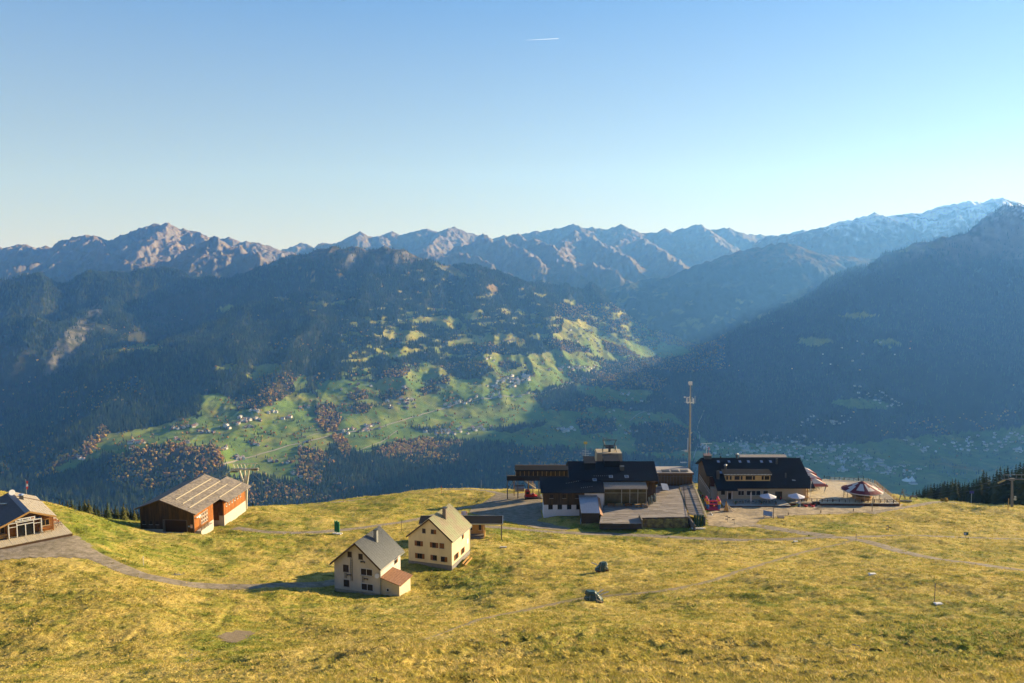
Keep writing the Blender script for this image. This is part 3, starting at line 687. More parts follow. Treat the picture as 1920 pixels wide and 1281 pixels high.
range_mesh('rocky_range', left_crest, [[(403,451,8000),(380,470,7900),(347,500,7700)],[(403,451,8000),(420,462,7900),(433,468,7850),(470,480,7700),(500,495,7500)],[(403,451,8000),(398,470,7700),(395,500,7400)],[(165,441,D),(190,470,9000),(215,505,8300)],[(45,460,D),(80,490,9000),(120,525,8200)],[(311,419,D+300),(300,445,9200),(260,480,8500)],[(370,436,D+300),(400,470,9000)]],
           -.86, -.268, .0011, 3200, 900, .62, m_rock, rock_cols(900, .35, 0), 11, drop=.27)
D = 12800
mid_crest = [(x, y, d) for x, y, d in ((520,478,D),(545,468,D),(565,455,D),(580,460,D),(595,466,D),(605,456,D),(625,463,D-600),(650,452,D-600),(665,440,D-600),(675,434,D-600),(690,445,D-600),(705,444,D-600),(720,441,D),(735,434,D),(750,441,D),(780,434,D),(800,429,D),(830,439,D),(840,432,D),(850,425,D),(865,431,D),(880,437,D),(910,446,D),(920,450,D),(945,441,D),(960,443,D),(975,441,D),(1000,434,D),(1020,433,D),(1040,428,D),(1060,425,D),(1075,420,D),(1090,427,D),(1110,425,D),(1130,430,D),(1145,428,D),(1160,424,D),(1164,420,D),(1175,426,D),(1190,433,D),(1200,438,D),(1230,437,D),(1242,434,D),(1247,428,D),(1251,436,D),(1280,428,D),(1292,426,D),(1305,421,D),(1320,428,D),(1330,432,D),(1350,430,D),(1358,427,D),(1367,427,D),(1378,433,D),(1390,438,D),(1410,443,D+900),(1425,439,D+900),(1440,442,D+900),(1465,440,D+900),(1485,436,D+900),(1505,431,D+900),(1530,440,D+900))]
range_mesh('rocky_range', mid_crest, [[(900,447,10500),(950,455,10300),(985,470,9800),(1010,495,9000)],[(960,446,10600),(1000,450,10500),(1040,470,9700),(1075,500,8800)],[(1085,436,11500),(1060,455,10600),(1045,480,9800)],[(1085,436,11500),(1120,455,10700),(1170,480,9600)],[(1180,440,11800),(1215,460,10800),(1260,490,9600),(1290,510,9000)],[(1180,440,11800),(1150,465,10800),(1120,500,9700)],[(1305,422,D),(1340,450,11800),(1380,480,10800)],[(850,426,D),(820,450,11800),(790,480,10800)],[(800,480,9300),(840,476,9300),(870,482,9200),(905,494,9000),(930,512,8600)],[(1020,520,8600),(1060,505,8700),(1110,500,8800),(1150,515,8500)]],
           -.30, .40, .0011, 5300, 900, .70, m_rock, rock_cols(760, .75, -60), 23, rows=220, drop=.33)
D = 10000
snow_crest = [(x, y, d) for x, y, d in ((1425,462,D+800),(1435,452,D+600),(1443,443,D+400),(1455,442,D+300),(1470,441,D+200),(1500,437,D),(1530,430,D),(1560,420,D),(1575,414,D),(1590,412,D),(1615,407,D),(1630,405,D),(1640,398,D),(1650,406,D),(1665,405,D),(1680,404,D),(1710,400,D),(1740,395,D),(1755,390,D),(1770,386,D),(1790,382,D),(1805,379,D),(1815,377,D),(1825,379,D),(1840,380,D),(1852,376,D),(1860,372,D),(1870,373,D),(1880,371,D),(1890,375,D),(1900,378,D),(1920,384,D),(1980,378,D),(2060,366,D),(2200,350,D))]
range_mesh('snowy_range', snow_crest, [], .30, .86, .0011, 2800, 900, .8, m_rock, rock_cols(360, 1.25, 60), 31)
# wooded ridge on the far side of the side valley
D = 8300
ridge_crest = [(x, y, d) for x, y, d in ((1040,575,D-600),(1085,560,D-500),(1120,549,D-400),(1150,541,D-300),(1180,531,D-200),(1200,526,D),(1230,522,D),(1260,519,D),(1280,508,D),(1300,499,D),(1325,490,D),(1350,482,D),(1380,473,D),(1400,468,D),(1420,464,D),(1440,460,D),(1460,456,D),(1475,455,D),(1490,459,D),(1500,463,D),(1520,473,D),(1540,478,D),(1580,482,D+100),(1640,486,D+200),(1720,500,D+300),(1800,520,D+300))]
def ridge_col(X, Y, Z, st, n):
    n2 = fbm(X / 70, Y / 70, 4); n3 = fbm(X / 300, Y / 300, 3)
    c = np.ones(Z.shape + (3,)) * np.array([.026, .036, .018]); c = mixc(c, (.14, .085, .035), sstep(-60, 140, Z + 130 * n3) * .85 * (.6 + n2))
    return mixc(c, (.17, .17, .045), (sstep(.12, .3, n3 + .4 * n2)) * sstep(-120, -320, Z) * .8)
range_mesh('wooded_ridge', ridge_crest, [[(1475,457,D),(1440,500,7900),(1400,560,7500),(1370,610,7250)],[(1300,500,D),(1290,540,8050),(1310,590,7700)]],
           .04, .62, .0013, 1500, 700, .62, mat('ridge_ground', (0, 0, 0), rough=.95, attr='albedo', var=.3, scale=.02, spec=.05), ridge_col, 41, rows=100, amp=45., drop=.38)

# ------------------------------------------------------------------ haze: one closed box of air round camera and scene, the sky outside it
hb = MB(); hb.box(-12500, 12500, -600, 15500, -1250, 1750)
hm = bpy.data.materials.new('air'); hm.use_nodes = True; hn = hm.node_tree; hn.nodes.clear()
pv = hn.nodes.new('ShaderNodeVolumePrincipled'); pv.inputs['Density'].default_value = HAZE_DENSITY
pv.inputs['Color'].default_value = (.125, .37, 1.0, 1); pv.inputs['Absorption Color'].default_value = (1, 1, 1, 1); pv.inputs['Anisotropy'].default_value = .38
ho = hn.nodes.new('ShaderNodeOutputMaterial'); hn.links.new(pv.outputs[0], ho.inputs['Volume'])
haze = hb.build('haze', hm); haze['kind'] = 'stuff'
# ------------------------------------------------------------------ trees
def conifer_mesh(name, seed, tiers=4, n=7, jit=.18):
    """far-off conifer: trunk and ragged tiers, unit height"""
    r = np.random.default_rng(seed); mb = MB(); mb.tube((0, 0, -.05), (0, 0, .3), .02, .015, 4, 1)
    for k in range(tiers):
        z0 = .08 + .8 * k / tiers; z1 = min(1, z0 + .62 - .33 * k / tiers); w = .17 * (1 - .8 * k / tiers)
        p = [(0, 0, z1)]; m = 2 * n
        for i in range(m):
            a = 2 * math.pi * i / m + k; rr = w * (1 if i % 2 else .62) * (1 + jit * r.uniform(-1, 1)); p.append((rr * math.cos(a), rr * math.sin(a), z0 + .03 * r.uniform(-1, 1) - (.02 if i % 2 else 0)))
        mb.poly(p, [(0, 1 + i, 1 + (i + 1) % m) for i in range(m)], 0)
    return mb
def leafy_mesh(seed, clumps=9, sub=1):
    """far-off broadleaf crown of uneven clumps, unit height"""
    r = np.random.default_rng(seed); mb = MB(); mb.tube((0, 0, -.05), (0, 0, .4), .03, .02, 5, 1)
    ico = [(0, 0, 1)] + [(.89 * math.cos(a), .89 * math.sin(a), .45) for a in np.arange(5) * 1.2566] + [(.89 * math.cos(a), .89 * math.sin(a), -.45) for a in np.arange(5) * 1.2566 + .628] + [(0, 0, -1)]
    fc = [(0, 1 + i, 1 + (i + 1) % 5) for i in range(5)] + [(1 + i, 6 + i, 1 + (i + 1) % 5) for i in range(5)] + [(1 + (i + 1) % 5, 6 + i, 6 + (i + 1) % 5) for i in range(5)] + [(11, 6 + (i + 1) % 5, 6 + i) for i in range(5)]
    for k in range(clumps):
        a = r.uniform(0, 6.28); q = r.uniform(0, .24); z = r.uniform(.3, .82); s = r.uniform(.13, .24) * (1.15 - .5 * abs(z - .5))
        mb.poly([(q * math.cos(a) + s * v[0] * r.uniform(.75, 1.2), q * math.sin(a) + s * v[1] * r.uniform(.75, 1.2), z + s * v[2] * r.uniform(.75, 1.2)) for v in ico], fc, 0)
    return mb
m_bark = mat('bark', (.07, .05, .035), rough=.95, var=.3, scale=8)
m_needle = mat('dark_needles', (.034, .060, .022), rough=.9, rand=.5, spec=.15)
m_needle2 = mat('olive_needles', (.058, .080, .024), rough=.9, rand=.35, spec=.15)
m_gold = mat('golden_leaves', (.50, .33, .065), rough=.9, rand=.4, spec=.1)
m_rust = mat('rust_leaves', (.36, .19, .045), rough=.9, rand=.4, spec=.1)
m_olive = mat('olive_leaves', (.24, .22, .05), rough=.9, rand=.35, spec=.1)

_pr = [(conifer_mesh('c', 5), (m_needle, m_bark)), (conifer_mesh('c', 6, 3, 6, .3), (m_needle2, m_bark)), (leafy_mesh(7), (m_gold, m_bark)), (leafy_mesh(8), (m_rust, m_bark)), (leafy_mesh(9), (m_olive, m_bark))]
def V3(x, y): return np.stack([x, y, vz(x, y)], -1)
# candidate points over the visible slopes
_n = 330000
yy = np.sqrt(rng.uniform(2750 ** 2, 7300 ** 2, _n)); uu = rng.uniform(-.70, .68, _n); xx = uu * yy; zz = vz(xx, yy)
px, py = project(np.stack([xx, yy, zz], -1))
mead, tree, aut = land_cover(px, py, 13)
_vs = Sampler(_c, _r, VBARE)
bare = _vs(xx, yy); nn = fbm(xx / 130, yy / 130, 4); n4 = fbm(xx / 380 + 4, yy / 380, 3)
dens = np.where(tree, 1.0 - .6 * sstep(.02, .35, nn) - .25 * sstep(.1, .3, n4), .028 + .34 * sstep(.14, .42, nn))
dens = dens * (1 - .93 * np.clip(bare * 1.1, 0, 1))
right = (px > 1300) & (py > 400)
dens = np.where(right & tree, dens * .4, dens); dens = np.where(right & ~tree, dens * .6, dens)
keep = (rng.random(_n) < dens) & (py < 985)
xx, yy, zz, px, py, aut, mead, tree, n4, nn = [a[keep] for a in (xx, yy, zz, px, py, aut, mead, tree, n4, nn)]
# share of broadleaf: traced woods, lone meadow trees, the lower part of the slopes, the side valley
leaf = np.where(tree, aut, .62); leaf = np.maximum(leaf, np.where(tree, .12 * sstep(.05, .35, n4) * sstep(-250, -600, zz), 0))
leaf = np.where(px > 1300, leaf * .12, leaf); leaf = np.maximum(leaf, .45 * ((px > 1040) & (px < 1360) & (py > 570) & (py < 700)))
leaf = np.where(aut > 0, np.clip(aut + .9 * n4, 0, 1), leaf)
isl = rng.random(len(xx)) < leaf
kindr = rng.random(len(xx)) + .5 * nn
h = np.where(isl, rng.uniform(9, 17, len(xx)), rng.uniform(15, 28, len(xx))) * np.where(tree, 1, .85)
h *= np.where(mead & ~tree & ~isl, .8, 1)
rz = rng.uniform(0, 6.28, len(xx))
sel = [(~isl) & (kindr < .78), (~isl) & (kindr >= .78), isl & (kindr < .46), isl & (kindr >= .46) & (kindr < .80), isl & (kindr >= .80)]
names = ['conifer_wood', 'conifer_wood', 'autumn_wood', 'autumn_wood', 'autumn_wood']
ZONE = [' at the left meadows above the barn', ' at the middle meadows above the cream houses', ' at the right meadows round the church']
LABELS = ['', '', 'tiny golden autumn tree', 'tiny rust coloured autumn tree', 'tiny olive broadleaf tree']
GRP = ['', '', 'golden trees on the valley meadows', 'rust coloured trees on the valley meadows', 'olive trees on the valley meadows']
for k, (mb, ms) in enumerate(_pr):
    idx = np.where(sel[k])[0]
    if k >= 2:   # the lone broadleaf trees that show largest are trees of their own
        lone = idx[(mead & ~tree)[idx] & (py[idx] > 640) & (py[idx] < 905) & (px[idx] > 90) & (px[idx] < 1040)]
        lone = lone[np.argsort(yy[lone])][:90]; idx = np.setdiff1d(idx, lone)
        proto = None
        for q in lone:
            if proto is None:
                proto = mb.build('broadleaf_tree', list(ms)); o = proto
            else:
                o = proto.copy(); link(o)
            o.location = (xx[q], yy[q], zz[q] - .4); o.scale = (h[q] * rng.uniform(.9, 1.3),) * 2 + (h[q],); o.rotation_euler = (0, 0, rz[q]); zone = 0 if px[q] < 470 else 1 if px[q] < 780 else 2; tag(o, LABELS[k] + ZONE[zone], 'tree', GRP[k] + ZONE[zone])
    else:
        proto = mb.build('conifer_tree', list(ms)); q = idx[0]; proto.location = (xx[q], yy[q], zz[q]); proto.scale = (h[q],) * 3
        tag(proto, ['dark conifer on the far wooded slope', 'olive conifer on the far wooded slope'][k], 'tree', ['dark conifers of the far wood', 'olive conifers of the far wood'][k]); idx = idx[1:]
    wf = 1.0 if k < 2 else 1.15
    scatter(names[k], proto, np.stack([xx[idx], yy[idx], zz[idx] - .4], -1), np.stack([h[idx] * wf * rng.uniform(.85, 1.2, len(idx))] * 2 + [h[idx]], -1), rz[idx])
print('forest', len(xx), [int(s.sum()) for s in sel])
# trees of the wooded ridge beyond the side valley
yy = rng.uniform(6900, 8400, 60000); uu = rng.uniform(.06, .42, 60000); xx = uu * yy
rd = bpy.data.objects['wooded_ridge']
# ------------------------------------------------------------------ valley houses
m_wh = mat('lime_plaster', (.72, .69, .63), rough=.85, rand=.15); m_wd = mat('dark_larch', (.12, .07, .04), rough=.85, rand=.3)
m_r1 = mat('grey_tiles', (.22, .20, .19), rough=.7, rand=.35); m_r2 = mat('brown_tiles', (.22, .11, .07), rough=.75, rand=.3); m_r3 = mat('pale_sheet_roof', (.33, .33, .36), rough=.5, rand=.4)
def house_mb(W, L, he, hr, two=True):
    mb = MB(); mb.prism([(-W / 2, -1.5), (W / 2, -1.5), (W / 2, he), (0, hr), (-W / 2, he)], -L / 2, L / 2, 0)
    e = .8; s = (hr - he) / (W / 2)
    mb.slab([(-W / 2 - e, -L / 2 - e, he - e * s + .35), (0, -L / 2 - e, hr + .35), (0, L / 2 + e, hr + .35), (-W / 2 - e, L / 2 + e, he - e * s + .35)][::1], .3, 1)
    mb.slab([(0, -L / 2 - e, hr + .35), (W / 2 + e, -L / 2 - e, he - e * s + .35), (W / 2 + e, L / 2 + e, he - e * s + .35), (0, L / 2 + e, hr + .35)], .3, 1)
    mb.box(W * .12, W * .12 + .9, -.5, .4, hr - 1, hr + 1.3, 0)
    if two: mb.box(-W / 2 - .04, W / 2 + .04, -L / 2 - .04, -L / 2 + .02, he * .5, he * .62, 2)
    return mb
_hv = [('farmhouse', house_mb(10, 12, 5.4, 8.4), (m_wh, m_r2, m_wd)), ('farmhouse', house_mb(9, 10, 4.8, 7.6), (m_wd, m_r1, m_wh)), ('village_house', house_mb(11, 12, 6, 9), (m_wh, m_r1, m_wd)), ('village_house', house_mb(12, 16, 6.5, 9.4), (m_wh, m_r3, m_wd))]
_ho = {}
HC = [  # cluster: list of pixels or (polygon, count); label; group; which shapes
 ([(145,857),(157,862),(150,860)], 'small farmhouse at the left tip of the sunlit valley meadow', 'farmhouses at the left tip of the meadow', (0, 2)),
 ([(243,832),(250,828),(257,830),(265,830),(271,831),(244,841)], 'small white farmhouse above the round autumn wood', 'farmhouses above the round autumn wood', (0, 2)),
 ([(320,806),(326,804),(334,805),(345,803),(352,800),(363,801),(372,809),(378,812),(385,808),(390,811),(330,823),(336,826),(346,830),(352,831),(368,797)], 'small farmhouse in the row across the sunlit meadow above the barn', 'farmhouses across the meadow above the barn', (0, 1, 2)),
 ([(425,800),(430,804),(445,797),(455,790),(462,786),(470,771),(478,770),(484,773),(450,784),(456,787),(466,788),(473,787),(480,786),(487,788),(468,800),(473,802),(460,803),(505,775),(512,773),(518,774),(531,786),(538,785),(545,783),(562,766),(570,762),(578,764)], 'small farmhouse of the hamlet in the middle of the left meadow', 'hamlet in the middle of the left meadow', (0, 1, 2, 3)),
 ([(478,833),(484,836),(500,838),(418,843),(424,842),(455,859),(450,862),(446,860),(505,865),(512,867),(519,866),(550,889),(562,896),(569,895),(577,894),(590,906),(600,908),(610,905),(562,841),(570,840),(577,830),(588,842),(540,868)], 'small farmhouse beside the pale lane on the lower meadow', 'farmhouses on the lower meadow', (0, 1, 2)),
 (([(640,806),(712,794),(716,806),(645,815)], 22), 'small house of the hamlet along the lower valley road', 'houses along the lower valley road', (0, 1, 2)),
 (([(718,747),(778,745),(780,766),(722,768)], 20), 'small house of the hamlet among gold trees left of the church', 'hamlet left of the church', (0, 1, 2)),
 (([(790,803),(880,802),(925,795),(925,806),(870,815),(795,818)], 30), 'small house in the long row below the church', 'row of houses below the church', (0, 2, 2)),
 (([(955,707),(985,701),(1005,706),(985,718),(960,727),(915,730),(912,724)], 46), 'small house of the village above the church', 'village above the church', (2, 0, 3)),
 (([(1020,690),(1032,690),(1085,684),(1117,684),(1115,694),(1080,696),(1025,696)], 22), 'small house of the hamlet at the sunlit end of the road', 'hamlet at the sunlit end of the road', (2, 0)),
 (([(1060,610),(1130,625),(1190,655),(1180,668),(1110,662),(1060,640)], 40), 'tiny house scattered over the steep sunlit meadows', 'houses on the steep sunlit meadows', (0, 1, 2)),
 ([(722,672),(744,668),(760,660),(790,650),(796,664),(838,688),(840,684),(850,682),(925,678),(938,680),(955,640),(962,638),(945,641),(900,634),(912,674),(918,672),(985,682),(1030,693),(985,691),(640,731),(655,722),(670,723),(760,728),(764,730),(758,726),(695,725),(745,740),(760,755)], 'small farmhouse on the upper sunlit pastures', 'farmhouses on the upper pastures', (0, 1)),
 ([(835,760),(845,758),(855,756),(862,754),(880,752),(893,745),(905,748),(925,740),(915,744),(960,742),(975,744),(990,738),(842,763),(870,757)], 'small house beside the road by the white church', 'houses by the road near the church', (2, 0)),
 (([(1040,805),(1100,795),(1110,802),(1045,815)], 14), 'tiny pale house on the shaded meadow left of the mast', 'shaded houses left of the mast', (3, 2)),
 (([(1130,740),(1220,735),(1230,800),(1260,812),(1150,815)], 26), 'tiny pale house on the shaded slope behind the mast', 'shaded houses behind the mast', (3, 2)),
 (([(1310,836),(1400,815),(1510,818),(1600,838),(1640,862),(1560,872),(1500,862),(1400,855),(1320,856)], 190), 'tiny pale house of the shaded valley town', 'shaded valley town', (3, 2, 3)),
 (([(1540,856),(1690,860),(1750,880),(1700,892),(1560,884)], 70), 'tiny pale house at the foot of the shaded town', 'shaded houses below the town', (3, 2)),
 (([(1690,825),(1800,820),(1920,805),(1920,850),(1790,845),(1720,850)], 80), 'tiny pale house on the shaded valley floor at the right', 'shaded houses at the right', (3, 2)),
 (([(1600,722),(1660,735),(1700,740),(1690,768),(1610,760)], 26), 'tiny pale house of the hamlet on the dark mountain bench', 'hamlet on the dark mountain bench', (3, 2)),
 (([(1480,620),(1700,640),(1720,700),(1560,720),(1470,690)], 8), 'tiny pale house high on the dark mountain', 'houses high on the dark mountain', (3, 2)),
 (([(1500,780),(1620,778),(1600,796),(1500,800)], 24), 'tiny pale house at the foot of the dark mountain', 'houses at the foot of the dark mountain', (3, 2))]
_hl = []
for src, lab, grp, kinds in HC:
    if isinstance(src, tuple):
        poly, n = src; P = np.array(poly, float); k = 0; lst = []
        while k < n:
            q = rng.uniform(P.min(0), P.max(0))
            if in_poly(np.array([q[0]]), np.array([q[1]]), poly)[0]: lst.append(tuple(q)); k += 1
    else: lst = src
    for q in lst:
        if lst is src:
            _hl.append((q, lab, grp, kinds[int(rng.integers(len(kinds)))]))
            for _ in range(1 if rng.random() < .5 else 0): _hl.append(((q[0] + rng.normal(0, 4), q[1] + rng.normal(0, 1.6)), lab, grp, kinds[int(rng.integers(len(kinds)))]))
        else: _hl.append((q, lab, grp, kinds[int(rng.integers(len(kinds)))]))
_hp = [(V(*q[0]), q) for q in _hl]; _hp.sort(key=lambda t: t[0][1] + (1400 if t[1][0][0] > 1250 else 0))
rest = {}
for i, (p, (q, lab, grp, kd)) in enumerate(_hp):
    rzv = rng.normal(.5, .35) + (1.57 if rng.random() < .35 else 0); s = rng.uniform(.95, 1.4) if q[0] < 1125 else rng.uniform(.55, 1.15)
    if i < 300:
        nm, mb, ms = _hv[kd]
        if kd not in _ho: _ho[kd] = mb.build(nm, list(ms)); o = _ho[kd]
        else: o = _ho[kd].copy(); link(o)
        o.location = (p[0], p[1], p[2] + .6); o.rotation_euler = (0, 0, rzv); o.scale = (s, s, s); tag(o, lab, 'house', grp)
    else: rest.setdefault(kd, []).append((p, rzv, s))
for kd, l in rest.items():
    scatter('town_houses', _ho[kd], np.array([t[0] + (0, 0, .6) for t in l]), np.array([t[2] for t in l]), np.array([t[1] for t in l]))
# church, big halls and the white tent on the valley floor
p = V(938, 745); t = thing('church', 'white church with a pointed tower beside the valley road', 'church', p, .4)
mb = MB(); mb.prism([(-7, -2), (7, -2), (7, 9), (0, 15), (-7, 9)], -14, 14); mb.build('nave', m_wh, t)
mb = MB(); mb.slab([(-7.8, -14.6, 8.6), (0, -14.6, 15.6), (0, 14.6, 15.6), (-7.8, 14.6, 8.6)], .4); mb.slab([(0, -14.6, 15.6), (7.8, -14.6, 8.6), (7.8, 14.6, 8.6), (0, 14.6, 15.6)], .4); mb.build('roof', m_r1, t)
mb = MB(); mb.box(-3.2, 3.2, 14.2, 20.6, -2, 24); tw = mb.build('tower', m_wh, t); mb = MB(); mb.lathe([(4.8, 24), (2.4, 29), (.15, 38)], 4, (0, 17.4, 0)); mb.build('spire', m_r1, tw)
p = V(1704, 902); t = thing('marquee_tent', 'white marquee with two pointed peaks on the shaded valley floor', 'tent', p, .1)
mb = MB()
for cx_, r_, h_ in ((-13, 20, 19), (15, 17, 25)): mb.lathe([(r_, 0), (r_ * .98, 4), (r_ * .55, h_ * .42), (r_ * .22, h_ * .72), (.4, h_)], 10, (cx_, 0, 0))
mb.build('canvas_roof', mat('white_canvas', (.82, .82, .82), rough=.6), t)
for (hx, hy, w, l, h_) in ((1392,838,36,18,9),(1398,846,40,20,12),(1430,843,30,16,9),(1712,908,30,24,6),(1560,846,34,20,8),(1648,868,44,20,7),(1655,874,30,18,7)):
    p = V(hx, hy); mb = MB(); mb.box(-w / 2, w / 2, -l / 2, l / 2, -2, h_, 0); mb.box(-w / 2 - .4, w / 2 + .4, -l / 2 - .4, l / 2 + .4, h_ + .01, h_ + .6, 1)
    o = mb.build('factory_hall', [m_wh, m_r3], loc=p); o.rotation_euler = (0, 0, .15); tag(o, 'pale flat roofed hall in the shaded valley town', 'hall', 'flat roofed halls of the town')
# small lift pylons standing in the far forest aisle are too small to pick out and are left to the wood
# ------------------------------------------------------------------ builders shared by the buildings
m_glass = mat('dark_glass', (.016, .016, .017), rough=.25, spec=.25)
m_white = mat('white_paint', (.78, .77, .74), rough=.6)
m_concrete = mat('pale_concrete', (.46, .43, .37), rough=.9, var=.16, scale=1.5)
m_steel = mat('galvanised_steel', (.40, .42, .42), rough=.45, metal=.6, var=.15, scale=3)
m_dsteel = mat('dark_steel', (.07, .075, .08), rough=.5, metal=.3)
m_shutter = mat('brown_shutter', (.23, .095, .028), rough=.7, var=.25, scale=6, stretch=(1, 1, 5))
m_frame = mat('brown_frame', (.10, .055, .028), rough=.7)
m_deck = mat('weathered_deck', (.27, .235, .21), rough=.9, var=.3, scale=1.2, stretch=(.35, 3, 1), rand=.12)
m_decks = [m_deck, mat('weathered_deck_dark', (.18, .155, .135), rough=.9, var=.3, scale=1.2, stretch=(.35, 3, 1)), mat('weathered_deck_pale', (.38, .335, .29), rough=.9, var=.25, scale=1.2, stretch=(.35, 3, 1))]
m_deck2 = mat('pale_deck', (.60, .51, .36), rough=.9, var=.22, scale=1.2, stretch=(3, .35, 1))
m_owood = mat('orange_larch', (.42, .14, .024), rough=.75, var=.5, scale=1.6, stretch=(3.5, 3.5, .35), col2=(.22, .085, .02))
m_bwood = mat('brown_larch', (.12, .068, .026), rough=.85, var=.6, scale=1.3, stretch=(4, 4, .35), col2=(.055, .035, .018))
m_hwood = mat('honey_wood', (.50, .29, .10), rough=.75, var=.25, scale=2, stretch=(4, 4, .5))
m_gwood = mat('grey_wood', (.20, .17, .14), rough=.9, var=.3, scale=2, stretch=(1, 1, 4))
m_lwood = mat('light_batten', (.46, .40, .29), rough=.8, var=.15, scale=2)
m_black = mat('black_rubber', (.015, .015, .016), rough=.7)

def part(p, name, mb, m, label=None, kind=None, smooth=False):
    o = mb.build(name, m, p, smooth=smooth)
    if label: o['label'] = label
    if kind: o['kind'] = kind
    return o

class Wall:
    """a wall face in a thing's local frame: a runs along it, c points out of it"""
    def __init__(s, o, a, n): s.o = np.array(o, float); s.a = np.array(a, float); s.n = np.array(n, float)
    def p(s, a, z, c): return (s.o[0] + s.a[0] * a + s.n[0] * c, s.o[1] + s.a[1] * a + s.n[1] * c, z)
    def box(s, mb, a0, a1, z0, z1, c0, c1, mi=0):
        q = [s.p(a0, z0, c1), s.p(a1, z0, c1), s.p(a1, z0, c0), s.p(a0, z0, c0), s.p(a0, z1, c1), s.p(a1, z1, c1), s.p(a1, z1, c0), s.p(a0, z1, c0)]
        return mb.poly(q, [(3, 2, 1, 0), (4, 5, 6, 7), (0, 1, 5, 4), (1, 2, 6, 5), (2, 3, 7, 6), (3, 0, 4, 7)], mi)

def window(T, W, a, z, w, h, frame=None, mullion=1, shut=0, pane=None, bars=0, name='window', sill=True):
    frame = frame or m_white; mb = MB(); t = .055
    W.box(mb, a - w / 2, a + w / 2, z + h / 2 - t, z + h / 2, .004, .07); W.box(mb, a - w / 2, a + w / 2, z - h / 2, z - h / 2 + t, .004, .07)
    W.box(mb, a - w / 2, a - w / 2 + t, z - h / 2 + t, z + h / 2 - t, .004, .07); W.box(mb, a + w / 2 - t, a + w / 2, z - h / 2 + t, z + h / 2 - t, .004, .07)
    for k in range(mullion):
        x = a - w / 2 + w * (k + 1) / (mullion + 1); W.box(mb, x - .035, x + .035, z - h / 2 + t, z + h / 2 - t, .004, .06)
    for k in range(bars):
        y = z - h / 2 + h * (k + 1) / (bars + 1); W.box(mb, a - w / 2 + t, a + w / 2 - t, y - .03, y + .03, .004, .055)
    o = part(T, name, mb, frame)
    mb = MB(); W.box(mb, a - w / 2 + t, a + w / 2 - t, z - h / 2 + t, z + h / 2 - t, .005, .022); part(o, 'pane', mb, pane or m_glass)
    if sill: mb = MB(); W.box(mb, a - w / 2 - .08, a + w / 2 + .08, z - h / 2 - .07, z - h / 2 - .003, .0, .14); part(o, 'sill', mb, m_concrete)
    if shut:
        for sg in (-1, 1):
            if shut == 2 or shut == sg or (shut == 3):
                x = a + sg * (w / 2 + .03); mb = MB()
                W.box(mb, min(x, x + sg * .48), max(x, x + sg * .48), z - h / 2, z + h / 2, .01, .07)
                for k in range(4): W.box(mb, min(x + sg * .06, x + sg * .42), max(x + sg * .06, x + sg * .42), z - h / 2 + .1 + k * h / 4.3, z - h / 2 + .18 + k * h / 4.3, .07, .085)
                part(o, 'shutter', mb, m_shutter)
    return o

def gable_walls(W, L, he, hr, base=-3.0, ro=0.0, hl=None):
    mb = MB(); hl = he if hl is None else hl
    mb.prism([(-W / 2, base), (W / 2, base), (W / 2, he), (ro, hr), (-W / 2, hl)], -L / 2, L / 2); return mb
def roof_quad(xa, za, xb, zb, y0, y1, lift, t, mb, mi=0):
    """sloped slab between (xa,za) and (xb,zb), xa<xb"""
    return mb.slab([(xa, y0, za + lift), (xb, y0, zb + lift), (xb, y1, zb + lift), (xa, y1, za + lift)], t, mi)
def ribs(x0, z0, x1, z1, y0, y1, step, lift, r=.035, mb=None):
    mb = mb or MB(); n = int((y1 - y0) / step)
    for k in range(n + 1):
        y = y0 + (y1 - y0) * k / n
        mb.slab([(min(x0, x1), y - r, (z0 if x0 < x1 else z1) + lift + r * 1.6), (max(x0, x1), y - r, (z1 if x0 < x1 else z0) + lift + r * 1.6), (max(x0, x1), y + r, (z1 if x0 < x1 else z0) + lift + r * 1.6), (min(x0, x1), y + r, (z0 if x0 < x1 else z1) + lift + r * 1.6)], r * 1.55)
    return mb

# ------------------------------------------------------------------ nearer cream house with the grey roof
m_wall1 = mat('grey_cream_render', (.60, .545, .46), rough=.9, var=.17, scale=.7, stretch=(1, 1, .4))
m_roof1 = mat('grey_fibre_roof', (.21, .22, .22), rough=.75, var=.18, scale=2.5, stretch=(1, 1, 1))
m_tilered = mat('terracotta_tiles', (.34, .18, .105), rough=.8, var=.35, scale=3)
W, L, he, hr, og, oe = 8.95, 8.2, 5.21, 9.01, .68, .52
T = thing('house', 'cream house with grey corrugated roof and a low red roofed annex', 'house', (-25.97, 139.17, -57.06), math.radians(-17.1))
part(T, 'wall', gable_walls(W, L, he, hr), m_wall1)
s = (hr - he) / (W / 2); mb = MB()
roof_quad(-W / 2 - oe, he - oe * s, -.0, hr, -L / 2 - og, L / 2 + og, .17, .14, mb); roof_quad(0.0, hr, W / 2 + oe, he - oe * s, -L / 2 - og, L / 2 + og, .17, .14, mb)
R = part(T, 'roof', mb, m_roof1)
mb = ribs(0.06, hr, W / 2 + oe, he - oe * s, -L / 2 - og + .05, L / 2 + og - .05, .32, .17, .04); ribs(-W / 2 - oe, he - oe * s, -.06, hr, -L / 2 - og + .05, L / 2 + og - .05, .32, .17, .04, mb)
part(R, 'corrugation', mb, m_roof1, kind='stuff')
mb = MB()
for x0, x1 in ((-W / 2 - oe, 0), (0, W / 2 + oe)):
    z0, z1 = (he - oe * s, hr) if x0 < 0 else (hr, he - oe * s)
    mb.slab([(x0, -L / 2 - og - .05, z0 + .16), (x1, -L / 2 - og - .05, z1 + .16), (x1, -L / 2 - og - .003, z1 + .16), (x0, -L / 2 - og - .003, z0 + .16)], .26)
part(R, 'verge_board', mb, m_frame)
